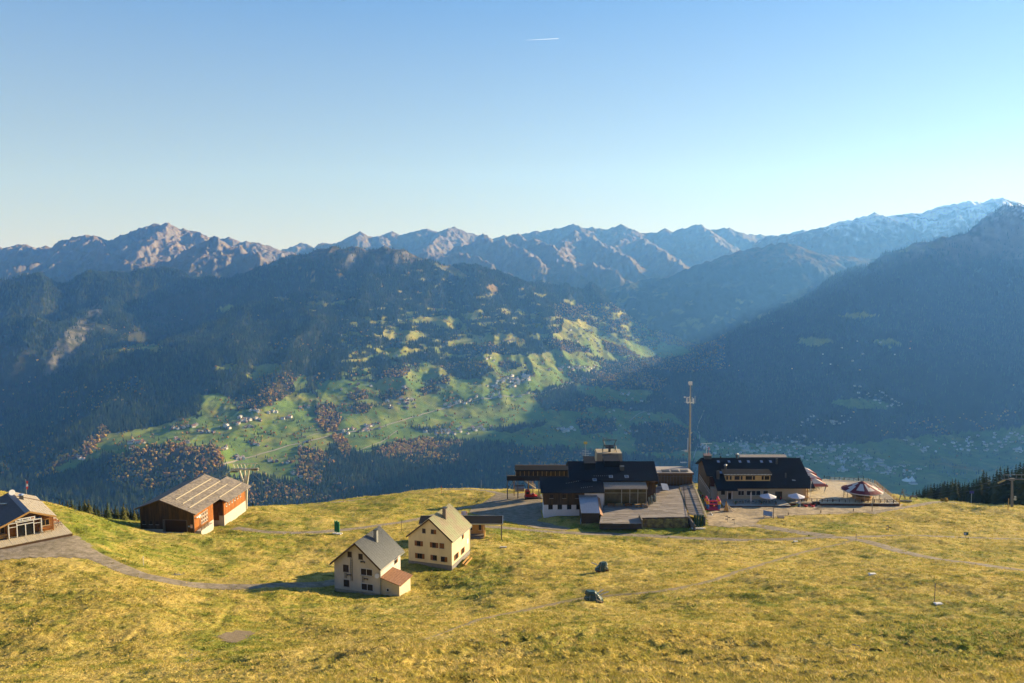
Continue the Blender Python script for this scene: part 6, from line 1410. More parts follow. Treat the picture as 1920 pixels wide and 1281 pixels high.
for yy_ in np.arange(238.6, yn - .1, .42): mb.slab([(xc + .41, yl(yy_), rz_(yy_) + .035), (xb + .28, yl(yy_), rz_(yy_) + .035), (xb + .28, yl(yy_) + .1, rz_(yy_ + .1) + .03), (xc + .41, yl(yy_) + .1, rz_(yy_ + .1) + .03)], .03)
part(R, 'slate_rows', mb, m_navy, kind='stuff')
mb = MB(); xw0, xw1 = QX(1346, 930, 240), QX(1511, 930, 240)
mb.box(xw0, xw1, .3, 21, -4, ze + .15); part(T, 'front_wall', mb, m_cream)
mb = MB(); xg = xa + .9; mb.poly([(xg, yl(yn) + .2, -4), (xg, yl(yr) + 7, -4), (xg, yl(yr) + 7, zr - 7 * sl_ - .3), (xg, yl(yr), zr - .3), (xg, yl(yn) + .2, rz_(yn) - .35)], [(0, 4, 3, 2, 1)])
mb.box(xg + .01, xg + .3, yl(yn) + .2, yl(yr) + 7, -4, rz_(yn) - .4); part(T, 'gable_wall', mb, m_bwood)
mb = MB(); mb.box(xg + .31, xw0 + 1, yl(yn) + .6, yl(yn) + .9, rz_(yn) - 6, rz_(yn) - .5); part(T, 'balcony_recess', mb, mat('recess_red', (.10, .03, .015), rough=.8, var=.3))
mb = MB(); mb.box(xg + .3, xw0 + .3, 1.2, yl(yn) + .59, -4, rz_(yn) - 3.6); part(T, 'balcony_base', mb, m_concrete)
mb = MB()
for k in range(14): yy_ = 1.0 + k * 1.05; mb.box(xg - .55, xg - .47, yy_, yy_ + .08, -1, 2.6 + .1 * k)
mb.tube((xg - .51, 1, 2.6), (xg - .51, 15, 4.0), .05, n=4); mb.tube((xg - .51, 1, 1.6), (xg - .51, 15, 3.0), .05, n=4); part(T, 'side_railing', mb, m_white)
def onR(px, py):
    w = ray(px, py); s_ = sl_; d = (O[2] + ze - s_ * 238.4) / (w[2] - s_); return w * d - O
# dormer
q0, q1 = onR(1361, 902), onR(1444, 902); yd = q0[1]; zd0 = q0[2]; zd1 = QZ(891, yd + 240)
mb = MB(); mb.box(q0[0], q1[0], yd, yd + 4.5, zd0 - .5, zd1 + .1); Dm = part(T, 'dormer', mb, mat('yellow_boards', (.60, .42, .17), rough=.8, var=.15, scale=2))
mb = MB(); mb.slab([(q0[0] - .8, yd - .6, zd1 + .15), (q1[0] + .5, yd - .6, zd1 + .15), (q1[0] + .5, yd + 3.2, zd1 + 1.1), (q0[0] - .8, yd + 3.2, zd1 + 1.1)], .16); dr = part(Dm, 'dormer_roof', mb, m_navy)
mb = MB(); nn_ = 34
for k in range(nn_): x = q0[0] - .75 + k * (q1[0] - q0[0] + 1.2) / nn_; mb.box(x, x + .22, yd - .72, yd - .35, zd1 + .16, zd1 + .32)
part(Dm, 'snow_stop', mb, mat('grey_metal', (.5, .52, .5), rough=.4, metal=.4), kind='stuff')
Dw = Wall((0, yd), (1, 0), (0, -1)); zc_ = (zd0 + zd1) / 2 + .05
for px_, w_ in ((1363.5, .7), (1370, .7), (1382, 1.7), (1390.5, .7), (1404, 2.1), (1413.5, .8), (1430, .8), (1438, 1.6)): window(Dm, Dw, QX(px_, 896, yd + 240), zc_, w_, (zd1 - zd0) * .72, frame=MATS['yellow_boards'], mullion=0, sill=False)
for i, px_ in enumerate((1347, 1367, 1387.5, 1403.5, 1428, 1445)):
    q = onR(px_, 866.5); mb = MB(); mb.slab([(q[0] - .45, q[1] - .5, q[2] - .5 * sl_ + .14), (q[0] + .45, q[1] - .5, q[2] - .5 * sl_ + .14), (q[0] + .45, q[1] + .6, q[2] + .6 * sl_ + .14), (q[0] - .45, q[1] + .6, q[2] + .6 * sl_ + .14)], .1); o = part(R, 'skylight', mb, m_dsteel)
    mb = MB(); mb.slab([(q[0] - .36, q[1] - .4, q[2] - .4 * sl_ + .165), (q[0] + .36, q[1] - .4, q[2] - .4 * sl_ + .165), (q[0] + .36, q[1] + .5, q[2] + .5 * sl_ + .165), (q[0] - .36, q[1] + .5, q[2] + .5 * sl_ + .165)], .02); part(o, 'pane', mb, mat('blue_skylight', (.22, .28, .45), rough=.08, spec=.9))
q = onR(1351, 887); mb = MB(); mb.slab([(q[0] - .4, q[1] - .4, q[2] - .4 * sl_ + .16), (q[0] + .4, q[1] - .4, q[2] - .4 * sl_ + .16), (q[0] + .4, q[1] + .5, q[2] + .5 * sl_ + .16), (q[0] - .4, q[1] + .5, q[2] + .5 * sl_ + .16)], .06); part(R, 'skylight', mb, MATS['blue_skylight'])
q = onR(1488.5, 900.5); mb = MB(); mb.slab([(q[0] - .55, q[1] - .2, q[2] - .2 * sl_ + .12), (q[0] + .45, q[1] - .35, q[2] - .35 * sl_ + .12), (q[0] + .45, q[1] - .05, q[2] - .05 * sl_ + .12), (q[0] - .55, q[1] + .1, q[2] + .1 * sl_ + .12)], .05); part(R, 'roof_hatch', mb, m_steel)
def chim(px, pb, pt, w, cap=None, name='chimney'):
    q = onR(px, pb); h_ = (pb - pt) / F * (q[1] + 240) * 1.04; mb = MB()
    if cap: mb.tube((q[0], q[1], q[2] - .4), (q[0], q[1], q[2] + h_), w, n=10)
    else: mb.box(q[0] - w, q[0] + w, q[1] - w * .6, q[1] + w * .6, q[2] - .6, q[2] + h_)
    c = part(R, name, mb, m_dsteel)
    if cap: mb = MB(); mb.lathe([(w * 1.35, 0), (w * 1.5, .25), (w * .9, .5), (.05, .6)], 10, (q[0], q[1], q[2] + h_ + .05)); part(c, 'cowl', mb, m_steel)
    return q[2] + h_, q
chim(1381.5, 859, 853, .35, True); chim(1360, 882, 874, .35, True); chim(1346, 898, 883, .42); chim(1456.5, 870, 860, .3); chim(1473, 896, 887, .22); chim(1351, 859, 855.5, .2)
q = onR(1326.5, 859); mb = MB(); h_ = 1.9; mb.box(q[0] - 1.15, q[0] + 1.15, q[1] - .6, q[1] + 1.2, q[2] - 1, q[2] + .9); c = part(R, 'chimney', mb, m_dsteel); mb = MB(); mb.slab([(q[0] - 1.3, q[1] - .8, q[2] + .95), (q[0] + 1.3, q[1] - .8, q[2] + .95), (q[0] + 1.2, q[1] + 1.4, q[2] + 1.2), (q[0] - 1.2, q[1] + 1.4, q[2] + 1.2)], .08); part(c, 'cover', mb, mat('copper_sheet', (.18, .125, .10), rough=.5))
mb = MB(); za_ = QZ(832.5, q[1] + 240); mb.tube((q[0] - .3, q[1] + .5, q[2] + 1), (q[0] - .3, q[1] + .5, za_), .06); mb.tube((q[0] - 2.0, q[1] + .5, za_ - .05), (q[0] + 1.5, q[1] + .7, za_), .05, n=4)
for k in range(7): x = q[0] - 1.8 + k * .5; mb.tube((x, q[1], za_), (x, q[1] + 1, za_), .035, n=4)
part(R, 'aerial', mb, m_white)
mb = MB(); mb.box(q[0] + .4, q[0] + .65, q[1] + .4, q[1] + .5, za_ - 2.1, za_ - 1.2, 0); mb.box(q[0] + .65, q[0] + .9, q[1] + .4, q[1] + .5, za_ - 2.2, za_ - 1.6, 1); mb.tube((q[0] + .4, q[1] + .45, q[2] + 1), (q[0] + .4, q[1] + .45, za_ - 1.1), .04); part(R, 'pennant', mb, [m_red, m_white])
mb = MB(); yy_ = yr + 3; x0, x1 = QX(1388, 855, yy_), QX(1476, 855, yy_); mb.slab([(x0, yl(yy_), zr - .55), (x1, yl(yy_), zr - .55), (x1, yl(yy_) + 2, zr - .15), (x0, yl(yy_) + 2, zr - .15)], .2); mb.box(x0 + .2, x1 - .2, yl(yy_) + .2, yl(yy_) + 2, zr - 3, zr - .8); part(R, 'rear_dormer', mb, m_brown_tile)
Fw = Wall((0, .3), (1, 0), (0, -1)); zw = QZ(925, 240)
for px_, w_, h_ in ((1356, 1.4, 1.3), (1390, 1.9, 1.5), (1409, 3.0, 1.5), (1422, 1.5, 1.5), (1436, 1.6, 1.5)): window(T, Fw, QX(px_, 926, 240), zw, w_, h_, frame=m_white, mullion=1 if w_ > 1.6 else 0)
mb = MB(); x = QX(1368.5, 930, 240); Fw.box(mb, x - .5, x + .5, 0, 2.1, .02, .08); d = part(T, 'door', mb, m_frame); mb = MB(); Fw.box(mb, x - .32, x + .32, .5, 1.9, .082, .1); part(d, 'pane', mb, m_glass)
for dx in (-.85, .6): mb = MB(); Fw.box(mb, x + dx, x + dx + .25, 0, 2.6, .0, .2); part(T, 'door_post', mb, m_white)
mb = MB(); x0, x1 = QX(1454, 930, 240), QX(1467, 930, 240); Fw.box(mb, x0, x1, .1, 2.5, .004, .03); part(T, 'entrance', mb, m_dk)
mb = MB()
for px_ in (1507.5, 1511): x = QX(px_, 925, 240); mb.box(x - .15, x + .15, -1.2, -.9, -1, ze)
part(T, 'corner_post', mb, m_hwood)
mb = MB(); x0, x1 = QX(1352, 938, 237), QX(1476, 938, 237); mb.box(x0, x1, -6.2, .3, -2, .02); part(T, 'front_terrace', mb, m_concrete)
mb = MB(); mb.box(x0, x1, -6.3, -6.203, -2, -.1); part(T, 'terrace_edge', mb, mat('rust_board', (.13, .055, .03), rough=.9))

# ------------------------------------------------------------------ restaurant sun deck, umbrella bar and parasols
zK = at(1600, 944, 236)[2]; OK_ = at(1590, 944, 236)
T = thing('sun_deck', 'wide pale plank sun deck right of the restaurant', 'deck', tuple(OK_))
def K(px, py, dz=0.0):
    w = ray(px, py); q = w * ((zK + dz) / w[2]); return q - OK_
pl = [K(1478, 943.5), K(1687, 944.5), K(1640, 906.5), K(1628, 902.5), K(1556, 899.5), K(1545, 898), K(1524, 905)]
P = np.array(pl)[:, :2]; dv = np.array([.55, -1.0]); dv /= np.linalg.norm(dv); nv = np.array([-dv[1], dv[0]])
mb = MB(); ext = P @ nv; u = ext.min()
while u < ext.max():
    ts = []
    for i in range(len(P)):
        a, b = P[i], P[(i + 1) % len(P)]; ua, ub = a @ nv, b @ nv
        if (ua > u + .12) != (ub > u + .12): t = (u + .12 - ua) / (ub - ua); ts.append((a + (b - a) * t) @ dv)
    ts.sort()
    for t0, t1 in zip(ts[::2], ts[1::2]):
        p = [nv * u + dv * t0, nv * (u + .24) + dv * t0, nv * (u + .24) + dv * t1, nv * u + dv * t1]; z_ = random.uniform(-.02, .02)
        c = [(q[0], q[1], z_) for q in p]
        if np.cross(np.array(c[1]) - c[0], np.array(c[3]) - c[0])[2] < 0: c = c[::-1]
        mb.slab(c, .1)
    u += .28
part(T, 'deck_boards', mb, m_deck2, kind='stuff')
mb = MB(); mb.extrude([(p[0], p[1]) for p in pl], -2.2, -.13); part(T, 'substructure', mb, MATS['rust_board'])
def clear_mat():
    if 'clear_pane' in MATS: return MATS['clear_pane']
    m = mat('clear_pane', (.55, .65, .66), rough=.08, spec=.5); m.node_tree.nodes['Principled BSDF'].inputs['Alpha'].default_value = .3; return m
def rail(p0, p1, h=1.0, n=6, mt=m_dsteel, glass=False, bars=(1.0,), name='railing', sec=.06):
    p0, p1 = np.array(p0), np.array(p1); mb = MB()
    for k in range(n + 1): q = p0 + (p1 - p0) * k / n; mb.box(q[0] - sec, q[0] + sec, q[1] - sec, q[1] + sec, q[2] - .1, q[2] + h)
    for b in bars: mb.tube(p0 + (0, 0, h * b - .03), p1 + (0, 0, h * b - .03), sec * .9, n=4)
    o = part(T, name, mb, mt)
    if glass:
        gm = clear_mat()
        for k in range(n):
            a = p0 + (p1 - p0) * (k + .06) / n; b = p0 + (p1 - p0) * (k + .94) / n; d_ = np.array([-(b - a)[1], (b - a)[0], 0]); d_ = d_ / np.linalg.norm(d_) * .015
            mb = MB(); mb.slab([a + (0, 0, .15) - d_, b + (0, 0, .15) - d_, b + (0, 0, h * .92) - d_, a + (0, 0, h * .92) - d_], .03); part(o, 'pane', mb, gm)
    return o
rail(K(1556, 899.5), K(1628, 902.5), 1.05, 8, glass=True, bars=()); rail(K(1628, 902.5), K(1640, 906.5), 1.05, 3, glass=True, bars=())
rail(K(1545, 898), K(1556, 899.5), 1.1, 2, bars=(1.0, .5)); rail(K(1640, 906.5), K(1687, 944.5), 1.05, 9, mt=m_hwood, bars=(1.0, .6, .25), sec=.08)
rail(K(1604, 941.5), K(1687, 943.5), 1.0, 7, mt=m_frame, bars=(1.0, .55), sec=.09); rail(K(1493, 940), K(1561, 941.5), 1.0, 7, mt=m_frame, bars=(1.0, .55), sec=.09); rail(K(1562, 941), K(1585, 942), .85, 2, mt=m_frame, bars=(1.0, .5), sec=.09)
mb = MB(); q = K(1614, 902); 
for dx in (-.85, .85): mb.box(q[0] + dx - .06, q[0] + dx + .06, q[1] - .06, q[1] + .06, 0, 1.6)
mb.box(q[0] - .91, q[0] + .91, q[1] - .06, q[1] + .06, 1.603, 1.72); part(T, 'gate_frame', mb, m_dsteel)
# round umbrella bar
m_maroon = mat('maroon_canvas', (.17, .028, .035), rough=.8, var=.1); m_ivory = mat('ivory_canvas', (.62, .55, .50), rough=.8, var=.06)
q = K(1615.5, 935) + OK_; T = thing('umbrella_bar', 'round bar under a big maroon and white patchwork canopy', 'bar', (q[0], q[1], zK))
Rr_ = 37.5 / F * q[1]; zr0, zr1 = at(1615, 918, q[1])[2] - zK, at(1615, 901.5, q[1])[2] - zK
mb = MB(); n = 24; rings = [.04, .22, .48, .74, 1.0]
for k in range(n):
    a0_, a1_ = 2 * math.pi * k / n, 2 * math.pi * (k + 1) / n
    for j in range(4):
        r0, r1 = rings[j] * Rr_, rings[j + 1] * Rr_; z0, z1 = zr1 - (zr1 - zr0) * rings[j] ** .9, zr1 - (zr1 - zr0) * rings[j + 1] ** .9
        ivory = (j == 1 and k % 3 == 0) or (j == 2 and k % 3 != 2 and k % 7 != 3) or (j == 1 and k % 5 == 1) or (j == 3 and k % 8 == 5)
        mb.poly([(r1 * math.cos(a0_), r1 * math.sin(a0_), z1), (r1 * math.cos(a1_), r1 * math.sin(a1_), z1), (r0 * math.cos(a1_), r0 * math.sin(a1_), z0), (r0 * math.cos(a0_), r0 * math.sin(a0_), z0)], [(0, 1, 2, 3)], 1 if ivory else 0)
part(T, 'canopy', mb, [m_maroon, m_ivory])
mb = MB(); mb.lathe([(Rr_ * .995, zr0 - .02), (Rr_ * 1.0, zr0 - .28)], 32); part(T, 'valance', mb, m_ivory)
for k in range(12): an = 2 * math.pi * (k + .5) / 12; mb = MB(); mb.tube((Rr_ * .86 * math.cos(an), Rr_ * .86 * math.sin(an), 0), (Rr_ * .86 * math.cos(an), Rr_ * .86 * math.sin(an), zr0), .09, n=6); part(T, 'post', mb, m_lwood)
mb = MB(); mb.lathe([(Rr_ * .45, 0), (Rr_ * .45, 1.1), (Rr_ * .52, 1.12), (Rr_ * .52, 1.2), (Rr_ * .40, 1.2)], 16); part(T, 'counter', mb, m_hwood)
mb = MB(); mb.lathe([(Rr_ * .2, 0), (Rr_ * .2, 2.5)], 10); part(T, 'bar_core', mb, m_dk)
mb = MB(); mb.tube((0, 0, 0), (0, 0, zr1 + .2), .15); part(T, 'mast', mb, m_steel)
for k in range(7):
    an = math.radians(190 + k * 26); c = (q[0] + (Rr_ + .6) * math.cos(an), q[1] + (Rr_ + .6) * math.sin(an), zK); t = thing('bar_stool', 'slim bar stool standing round the maroon and white umbrella bar', 'stool', c, an, 'stools round the umbrella bar')
    mb = MB(); mb.lathe([(.2, .72), (.2, .78)], 8); part(t, 'seat', mb, m_hwood); mb = MB(); mb.tube((0, 0, 0), (0, 0, .72), .04); mb.lathe([(.2, 0), (.05, .05)], 8); part(t, 'leg', mb, m_dsteel)
def parasol(label, c, half, h, rise, cols, rz=0., n=4, group=None, valance=.35, pole=m_white):
    t = thing('parasol', label, 'parasol', c, rz, group); mb = MB(); mb.tube((0, 0, 0), (0, 0, h + rise), .05); part(t, 'pole', mb, pole)
    mb = MB(); R_ = half * (math.sqrt(2) if n == 4 else 1.0); of = math.pi / 4 if n == 4 else 0
    for k in range(n):
        a0_, a1_ = of + 2 * math.pi * k / n, of + 2 * math.pi * (k + 1) / n; A = (R_ * math.cos(a0_), R_ * math.sin(a0_), h); B = (R_ * math.cos(a1_), R_ * math.sin(a1_), h)
        lerp = lambda s_: [tuple(np.array((0, 0, h + rise)) + (np.array(p) - np.array((0, 0, h + rise))) * s_) for p in (A, B)]
        i0, i1 = lerp(.72); mb.poly([(0, 0, h + rise), i0, i1], [(0, 1, 2)], 0); mb.poly([i0, A, B, i1], [(0, 1, 2, 3)], 1)
        mb.poly([A, (A[0], A[1], h - valance), (B[0], B[1], h - valance), B], [(0, 1, 2, 3)], 1)
    cp = part(t, 'canopy', mb, cols); return t
m_salmon = mat('red_canvas', (.40, .10, .075), rough=.8, var=.08)
for lab, pr, pb in (('big square red edged parasol nearest the restaurant corner', (1552.8, 911), None), ('middle one of the three big red edged parasols', (1541, 899.7), None), ('rearmost of the three big red edged parasols', (1531.7, 889.5), None)):
    w = ray(*pr); c = w * ((zK + 2.7) / w[2]); parasol(lab, (c[0] - 3.1, c[1] + 3.1, zK), 3.1, 2.75, 1.55, [m_ivory, m_salmon], group='square parasols on the sun deck')
m_pwhite = mat('white_parasol', (.62, .61, .67), rough=.8)
pT = at(1440, 936, 236)
for px_, lab in ((1440, 'open white parasol left of the restaurant entrance'), (1493, 'open white parasol at the restaurant corner by the deck')):
    c = at(px_, 935, 235.5); parasol(lab, (c[0], c[1], max(gz(c[0], c[1]), O_R[2] if px_ < 1476 else zK)), 2.55, 2.35, .95, [m_pwhite, m_pwhite], n=8, group='white parasols in front of the restaurant', valance=.18)
c = at(1408, 935, 235.5); t = thing('parasol', 'folded white parasol in front of the restaurant windows', 'parasol', (c[0], c[1], O_R[2])); mb = MB(); mb.tube((0, 0, 0), (0, 0, 1.6), .05); part(t, 'pole', mb, m_white); mb = MB(); mb.lathe([(.28, 1.1), (.34, 1.4), (.2, 1.6), (.26, 2.4), (.2, 3.4), (.03, 3.75)], 8); part(t, 'canopy', mb, m_ivory)
# ------------------------------------------------------------------ lift pylons and cables
p = at(456, 940, 236); b = gz(p[0], p[1]); T = thing('lift_pylon', 'cream steel lift pylon with three splayed legs behind the barn', 'lift pylon', (p[0], p[1], b))
m_pyl = mat('cream_steel', (.66, .62, .48), rough=.5, metal=.2, var=.1)
Lz = lambda py: at(456, py, 236)[2] - b
Lp = lambda px, py, y=236: tuple(np.array(at(px, py, y)) - np.array((p[0], p[1], b)))
hd = Lz(882); ft = Lz(906)
for px0, px1 in ((449, 457), (459, 460.5), (467, 463)):
    mb = MB(); a = np.array(Lp(px0, 882)); c = np.array(Lp(px1, 908)); c2 = c + (c - a) * (-(c[2] + 1) / (c[2] - a[2])) if False else np.array((c[0] * .6, 0, -1.)); mb.tube(c, a, .30, .26, 8); mb.tube(c2, c, .34, .30, 8); part(T, 'leg', mb, m_pyl)
mb = MB(); mb.path([Lp(433, 884), Lp(440, 880), Lp(468, 880), Lp(484, 882)], .3, 6); mb.path([Lp(455, 881, 233), Lp(484, 878, 233)], .22, 6); mb.path([Lp(433, 880, 238), Lp(460, 878, 238)], .2, 6); part(T, 'crossarm', mb, m_pyl)
mb = MB(); mb.tube(Lp(436, 870), Lp(482, 869), .12, n=5)
for k in range(7): x = 437 + k * 7; mb.tube(Lp(x, 870), Lp(x + (4 if k < 4 else -4), 880), .1, n=4)
part(T, 'service_frame', mb, m_pyl)
mb = MB()
for k in range(9): c = np.array(Lp(433 + k * 1.5, 884.5)); mb.tube(c + (0, -.1, 0), c + (0, .1, 0), .25, n=8)
for k in range(9): c = np.array(Lp(470 + k * 1.6, 880.5, 233)); mb.tube(c + (0, -.1, 0), c + (0, .1, 0), .25, n=8)
part(T, 'sheave_train', mb, m_steel)
def cable(label, pts, r=.045):
    P_ = [np.array(q, float) for q in pts]; mb = MB(); mb.path(P_, r, 4); o = mb.build('lift_cable', m_dsteel if r < .06 else m_steel); tag(o, label, 'cable'); return o
def sag(a, b, s, n=14): a, b = np.array(a, float), np.array(b, float); return [a + (b - a) * t - np.array((0, 0, 4 * s * t * (1 - t))) for t in np.linspace(0, 1, n)]
cable('cable running from the cream pylon down to the barn roof at left', sag(at(433, 885, 236), at(405, 899, 222), .15), .05)
cable('cable running from the cream pylon down over the barn roof end', sag(at(456, 885, 233), at(434, 897, 220), .15), .05)
lo = V(640, 950); cable('thin upper cable running down to the valley right of the cream pylon', sag(at(484, 880, 236), lo + (0, 0, 20), 25, 30), .05)
lo = V(600, 960); cable('thin lower cable running down to the valley right of the cream pylon', sag(at(474, 888, 236), lo + (0, 0, 20), 25, 30), .05)
p = G(1898, 951); b = p[2]; T = thing('lift_pylon', 'tall grey lift pylon with wide T arm at the right edge', 'lift pylon', tuple(p)); y = p[1]
Lp = lambda px, py, dy=0: tuple(np.array(at(px, py, y + dy)) - p)
mb = MB(); mb.tube((0, 0, -1), Lp(1897.5, 900), .42, .30, 12); part(T, 'shaft', mb, mat('pylon_grey', (.17, .175, .17), rough=.6, metal=.2))
mb = MB(); mb.tube(Lp(1879, 899), Lp(1922, 898.5), .2, n=6); mb.box(Lp(1893, 899)[0], Lp(1902, 899)[0], -.3, .3, Lp(1897, 901)[2], Lp(1897, 897)[2]); part(T, 'crossarm', mb, MATS['pylon_grey'])
mb = MB(); mb.tube(Lp(1880, 890.5), Lp(1926, 890.5), .1, n=5)
for x0, x1 in ((1882, 1884), (1890, 1891), (1906, 1905), (1916, 1914)): mb.tube(Lp(x0, 890.5), Lp(x1, 898.5), .07, n=4)
part(T, 'service_frame', mb, MATS['pylon_grey'])
mb = MB()
for k in range(6): c = np.array(Lp(1872 + k * 2.2, 905.5 - k * .9)); mb.tube(c + (0, -.1, 0), c + (0, .1, 0), .24, n=8)
mb.tube(Lp(1871, 905.3), Lp(1886, 899.5), .14, n=5); part(T, 'sheave_train', mb, mat('yellow_sheave', (.45, .36, .14), rough=.5))
mb = MB(); mb.box(.45, 1.0, -.25, .25, 2.2, 2.7); mb.box(.5, .95, -.2, .2, 3.0, 3.4); part(T, 'control_box', mb, m_steel)
cable('upper lift cable left of the T pylon in front of the firs', sag(at(1877, 900, y), at(1700, 932, 300), .6), .05)
cable('lower lift cable left of the T pylon in front of the firs', sag(at(1895, 905.5, y), at(1710, 935, 300), .6), .05)
def post(name, label, cat, px, py, top, r=.05, m=None, group=None, extra=None):
    q = G(px, py); h_ = at(px, top, q[1])[2] - q[2]; mb = MB(); mb.tube((0, 0, -.3), (0, 0, h_), r, n=5); o = mb.build(name, m or m_gwood, loc=tuple(q)); tag(o, label, cat, group); return o, q, h_
post('marker_post', 'short yellowish marker post beside the T shaped pylon', 'post', 1890, 957, 935, .1, m_hwood)
post('marker_post', 'white and grey marker post by the gravel road on the left', 'post', 269, 1060, 1043, .06, m_white)
post('marker_post', 'thin wooden stake in the grass right of the barn', 'post', 484, 985, 978, .06, m_hwood)
post('marker_post', 'thin tall pole on the meadow edge above the track', 'pole', 753, 996, 974, .05, m_gwood)
post('marker_post', 'short red pole on the skyline above the cream houses', 'pole', 827.5, 925, 911, .06, mat('red_pole', (.5, .05, .03), rough=.6))
post('marker_post', 'pale pole on the skyline near the top track', 'pole', 902.5, 917, 900, .06, m_steel)
post('marker_post', 'lone thin pole standing on the right meadow', 'pole', 1752, 1128, 1094, .05, m_gwood)
post('marker_post', 'brown post in the grass below the gravel yard', 'post', 1450, 973, 951, .12, m_gwood)
post('marker_post', 'short stump post left end of the yard edge', 'post', 1478, 966, 961, .14, m_gwood)
post('marker_post', 'short stump post middle of the yard edge', 'post', 1539, 962.5, 957, .14, m_gwood)
post('marker_post', 'short stump post right end of the yard edge', 'post', 1600, 959.5, 954, .14, m_gwood)
post('marker_post', 'tall wooden pole in front of the round umbrella bar', 'pole', 1635, 959.5, 934, .1, m_gwood)
post('marker_post', 'thin stake at the junction of the gravel roads', 'post', 1605, 1013, 1001, .06, m_gwood)
post('marker_post', 'grey stake on the skyline below the veranda', 'post', 644, 941, 931, .06, m_gwood)
post('marker_post', 'thin wooden stake by the green mats', 'post', 620.5, 990, 983, .05, m_hwood)
def board(name, label, cat, px, py, top, w, h, m, mp=None, tilt=0.0):
    q = G(px, py); ht = at(px, top, q[1])[2] - q[2]; t = thing(name, label, cat, tuple(q)); mb = MB(); mb.tube((0, 0, -.3), (0, 0, ht - h * .3), .06, n=5); part(t, 'post', mb, mp or m_gwood)
    mb = MB(); mb.slab([(-w / 2, -.08 - tilt, ht - h), (w / 2, -.08 - tilt, ht - h), (w / 2, -.02 + tilt, ht), (-w / 2, -.02 + tilt, ht)], .06); part(t, 'panel', mb, m); return t, ht
m_teal = mat('green_board', (.03, .12, .09), rough=.5); m_violet = mat('violet_board', (.09, .08, .28), rough=.5)
t, ht = board('info_board', 'small green and blue board on a post in right meadow', 'sign', 1811, 1008, 998, 1.1, .75, m_teal)
mb = MB(); mb.box(-.5, -.05, -.16, -.125, ht - .62, ht - .12); part(t, 'print', mb, mat('pale_blue_print', (.4, .5, .7), rough=.5))
board('info_board', 'blue violet board on a white post below the dark firs', 'sign', 1821, 942, 921, 1.5, .8, m_violet, m_white)
for px_, py_, top, lab in ((1665.5, 997, 985, 'signpost with small grey arrow plates on right meadow'), (1364, 979, 967, 'signpost with arrow plates on the sandy yard left'), (1376.5, 984, 973.5, 'small flat topped sign on the sandy yard')):
    q = G(px_, py_); h_ = at(px_, top, q[1])[2] - q[2]; t = thing('signpost', lab, 'signpost', tuple(q)); mb = MB(); mb.tube((0, 0, -.2), (0, 0, h_), .05, n=5); part(t, 'post', mb, m_steel)
    for k in range(3 if px_ != 1376.5 else 1): mb = MB(); s_ = 1 if k % 2 else -1; z = h_ - .15 - .4 * k; mb.box(min(0, s_ * .6) - .05, max(0, s_ * .6) + .05, -.09, -.055, z - .12, z + .12); part(t, 'arrow_plate', mb, m_gwood)
for px_, py_, lab, w in ((1760, 1131, 'white slab lying beside the lone pole on right meadow', 1.0), (1636, 1078.5, 'small white slab lying by the ditch on the meadow', 1.0), (1492, 1017, 'small white slab lying just below the gravel road', .9), (943.5, 1026.5, 'flat grey stone slab right of the green roofed house', 1.5)):
    q = G(px_, py_); mb = MB(); mb.box(-w / 2, w / 2, -.35, .35, -.1, .16); mb.box(-w / 2 + .1, w / 2 - .1, -.25, .25, .161, .2); o = mb.build('stone_slab', m_white if w < 1.4 else m_concrete, loc=tuple(q)); tag(o, lab, 'slab')
# green crash mats on their sleds
m_mat = mat('green_mat', (.012, .16, .07), rough=.6, var=.15, scale=2); m_mat2 = mat('dark_green_mat', (.012, .055, .032), rough=.6, var=.15, scale=2)
q = G(632, 1001); h_ = at(632, 976, q[1])[2] - q[2]; T = thing('safety_mat', 'pair of bright green upright mats on a white sled', 'safety mat', tuple(q), -.35)
for k, x in enumerate((-.35, .4)): mb = MB(); mb.prism([(x - .32, .45), (x + .32, .45), (x + .32, h_ - .15 * k), (x, h_ - .4), (x - .32, h_)], -.12, .12); part(T, 'mat', mb, m_mat)
mb = MB(); mb.box(-1.0, 1.3, -.5, -.2, 0, .22); mb.box(-1.0, 1.3, .2, .5, 0, .22); mb.box(-.1, .2, -.19, .19, .02, .2); part(T, 'sled', mb, m_white)
mb = MB(); mb.box(-.1, 0, -.05, .05, .22, h_ - .3); part(T, 'post', mb, m_frame)
q = G(1309, 992); h_ = at(1309, 966, q[1])[2] - q[2]; T = thing('safety_mat', 'four dark green upright mats on a white base below slatted slope', 'safety mat', tuple(q))
for k in range(4): x = -1.18 + k * .68; mb = MB(); mb.box(x, x + .5, -.15, .15, .75, h_); part(T, 'mat', mb, m_mat2)
mb = MB(); mb.box(-1.7, 1.9, -.5, .3, 0, .26); part(T, 'base', mb, m_white)
mb = MB()
for k in range(4): x = -.93 + k * .68; mb.box(x - .04, x + .04, -.06, .06, .262, .748)
part(T, 'posts', mb, m_steel)
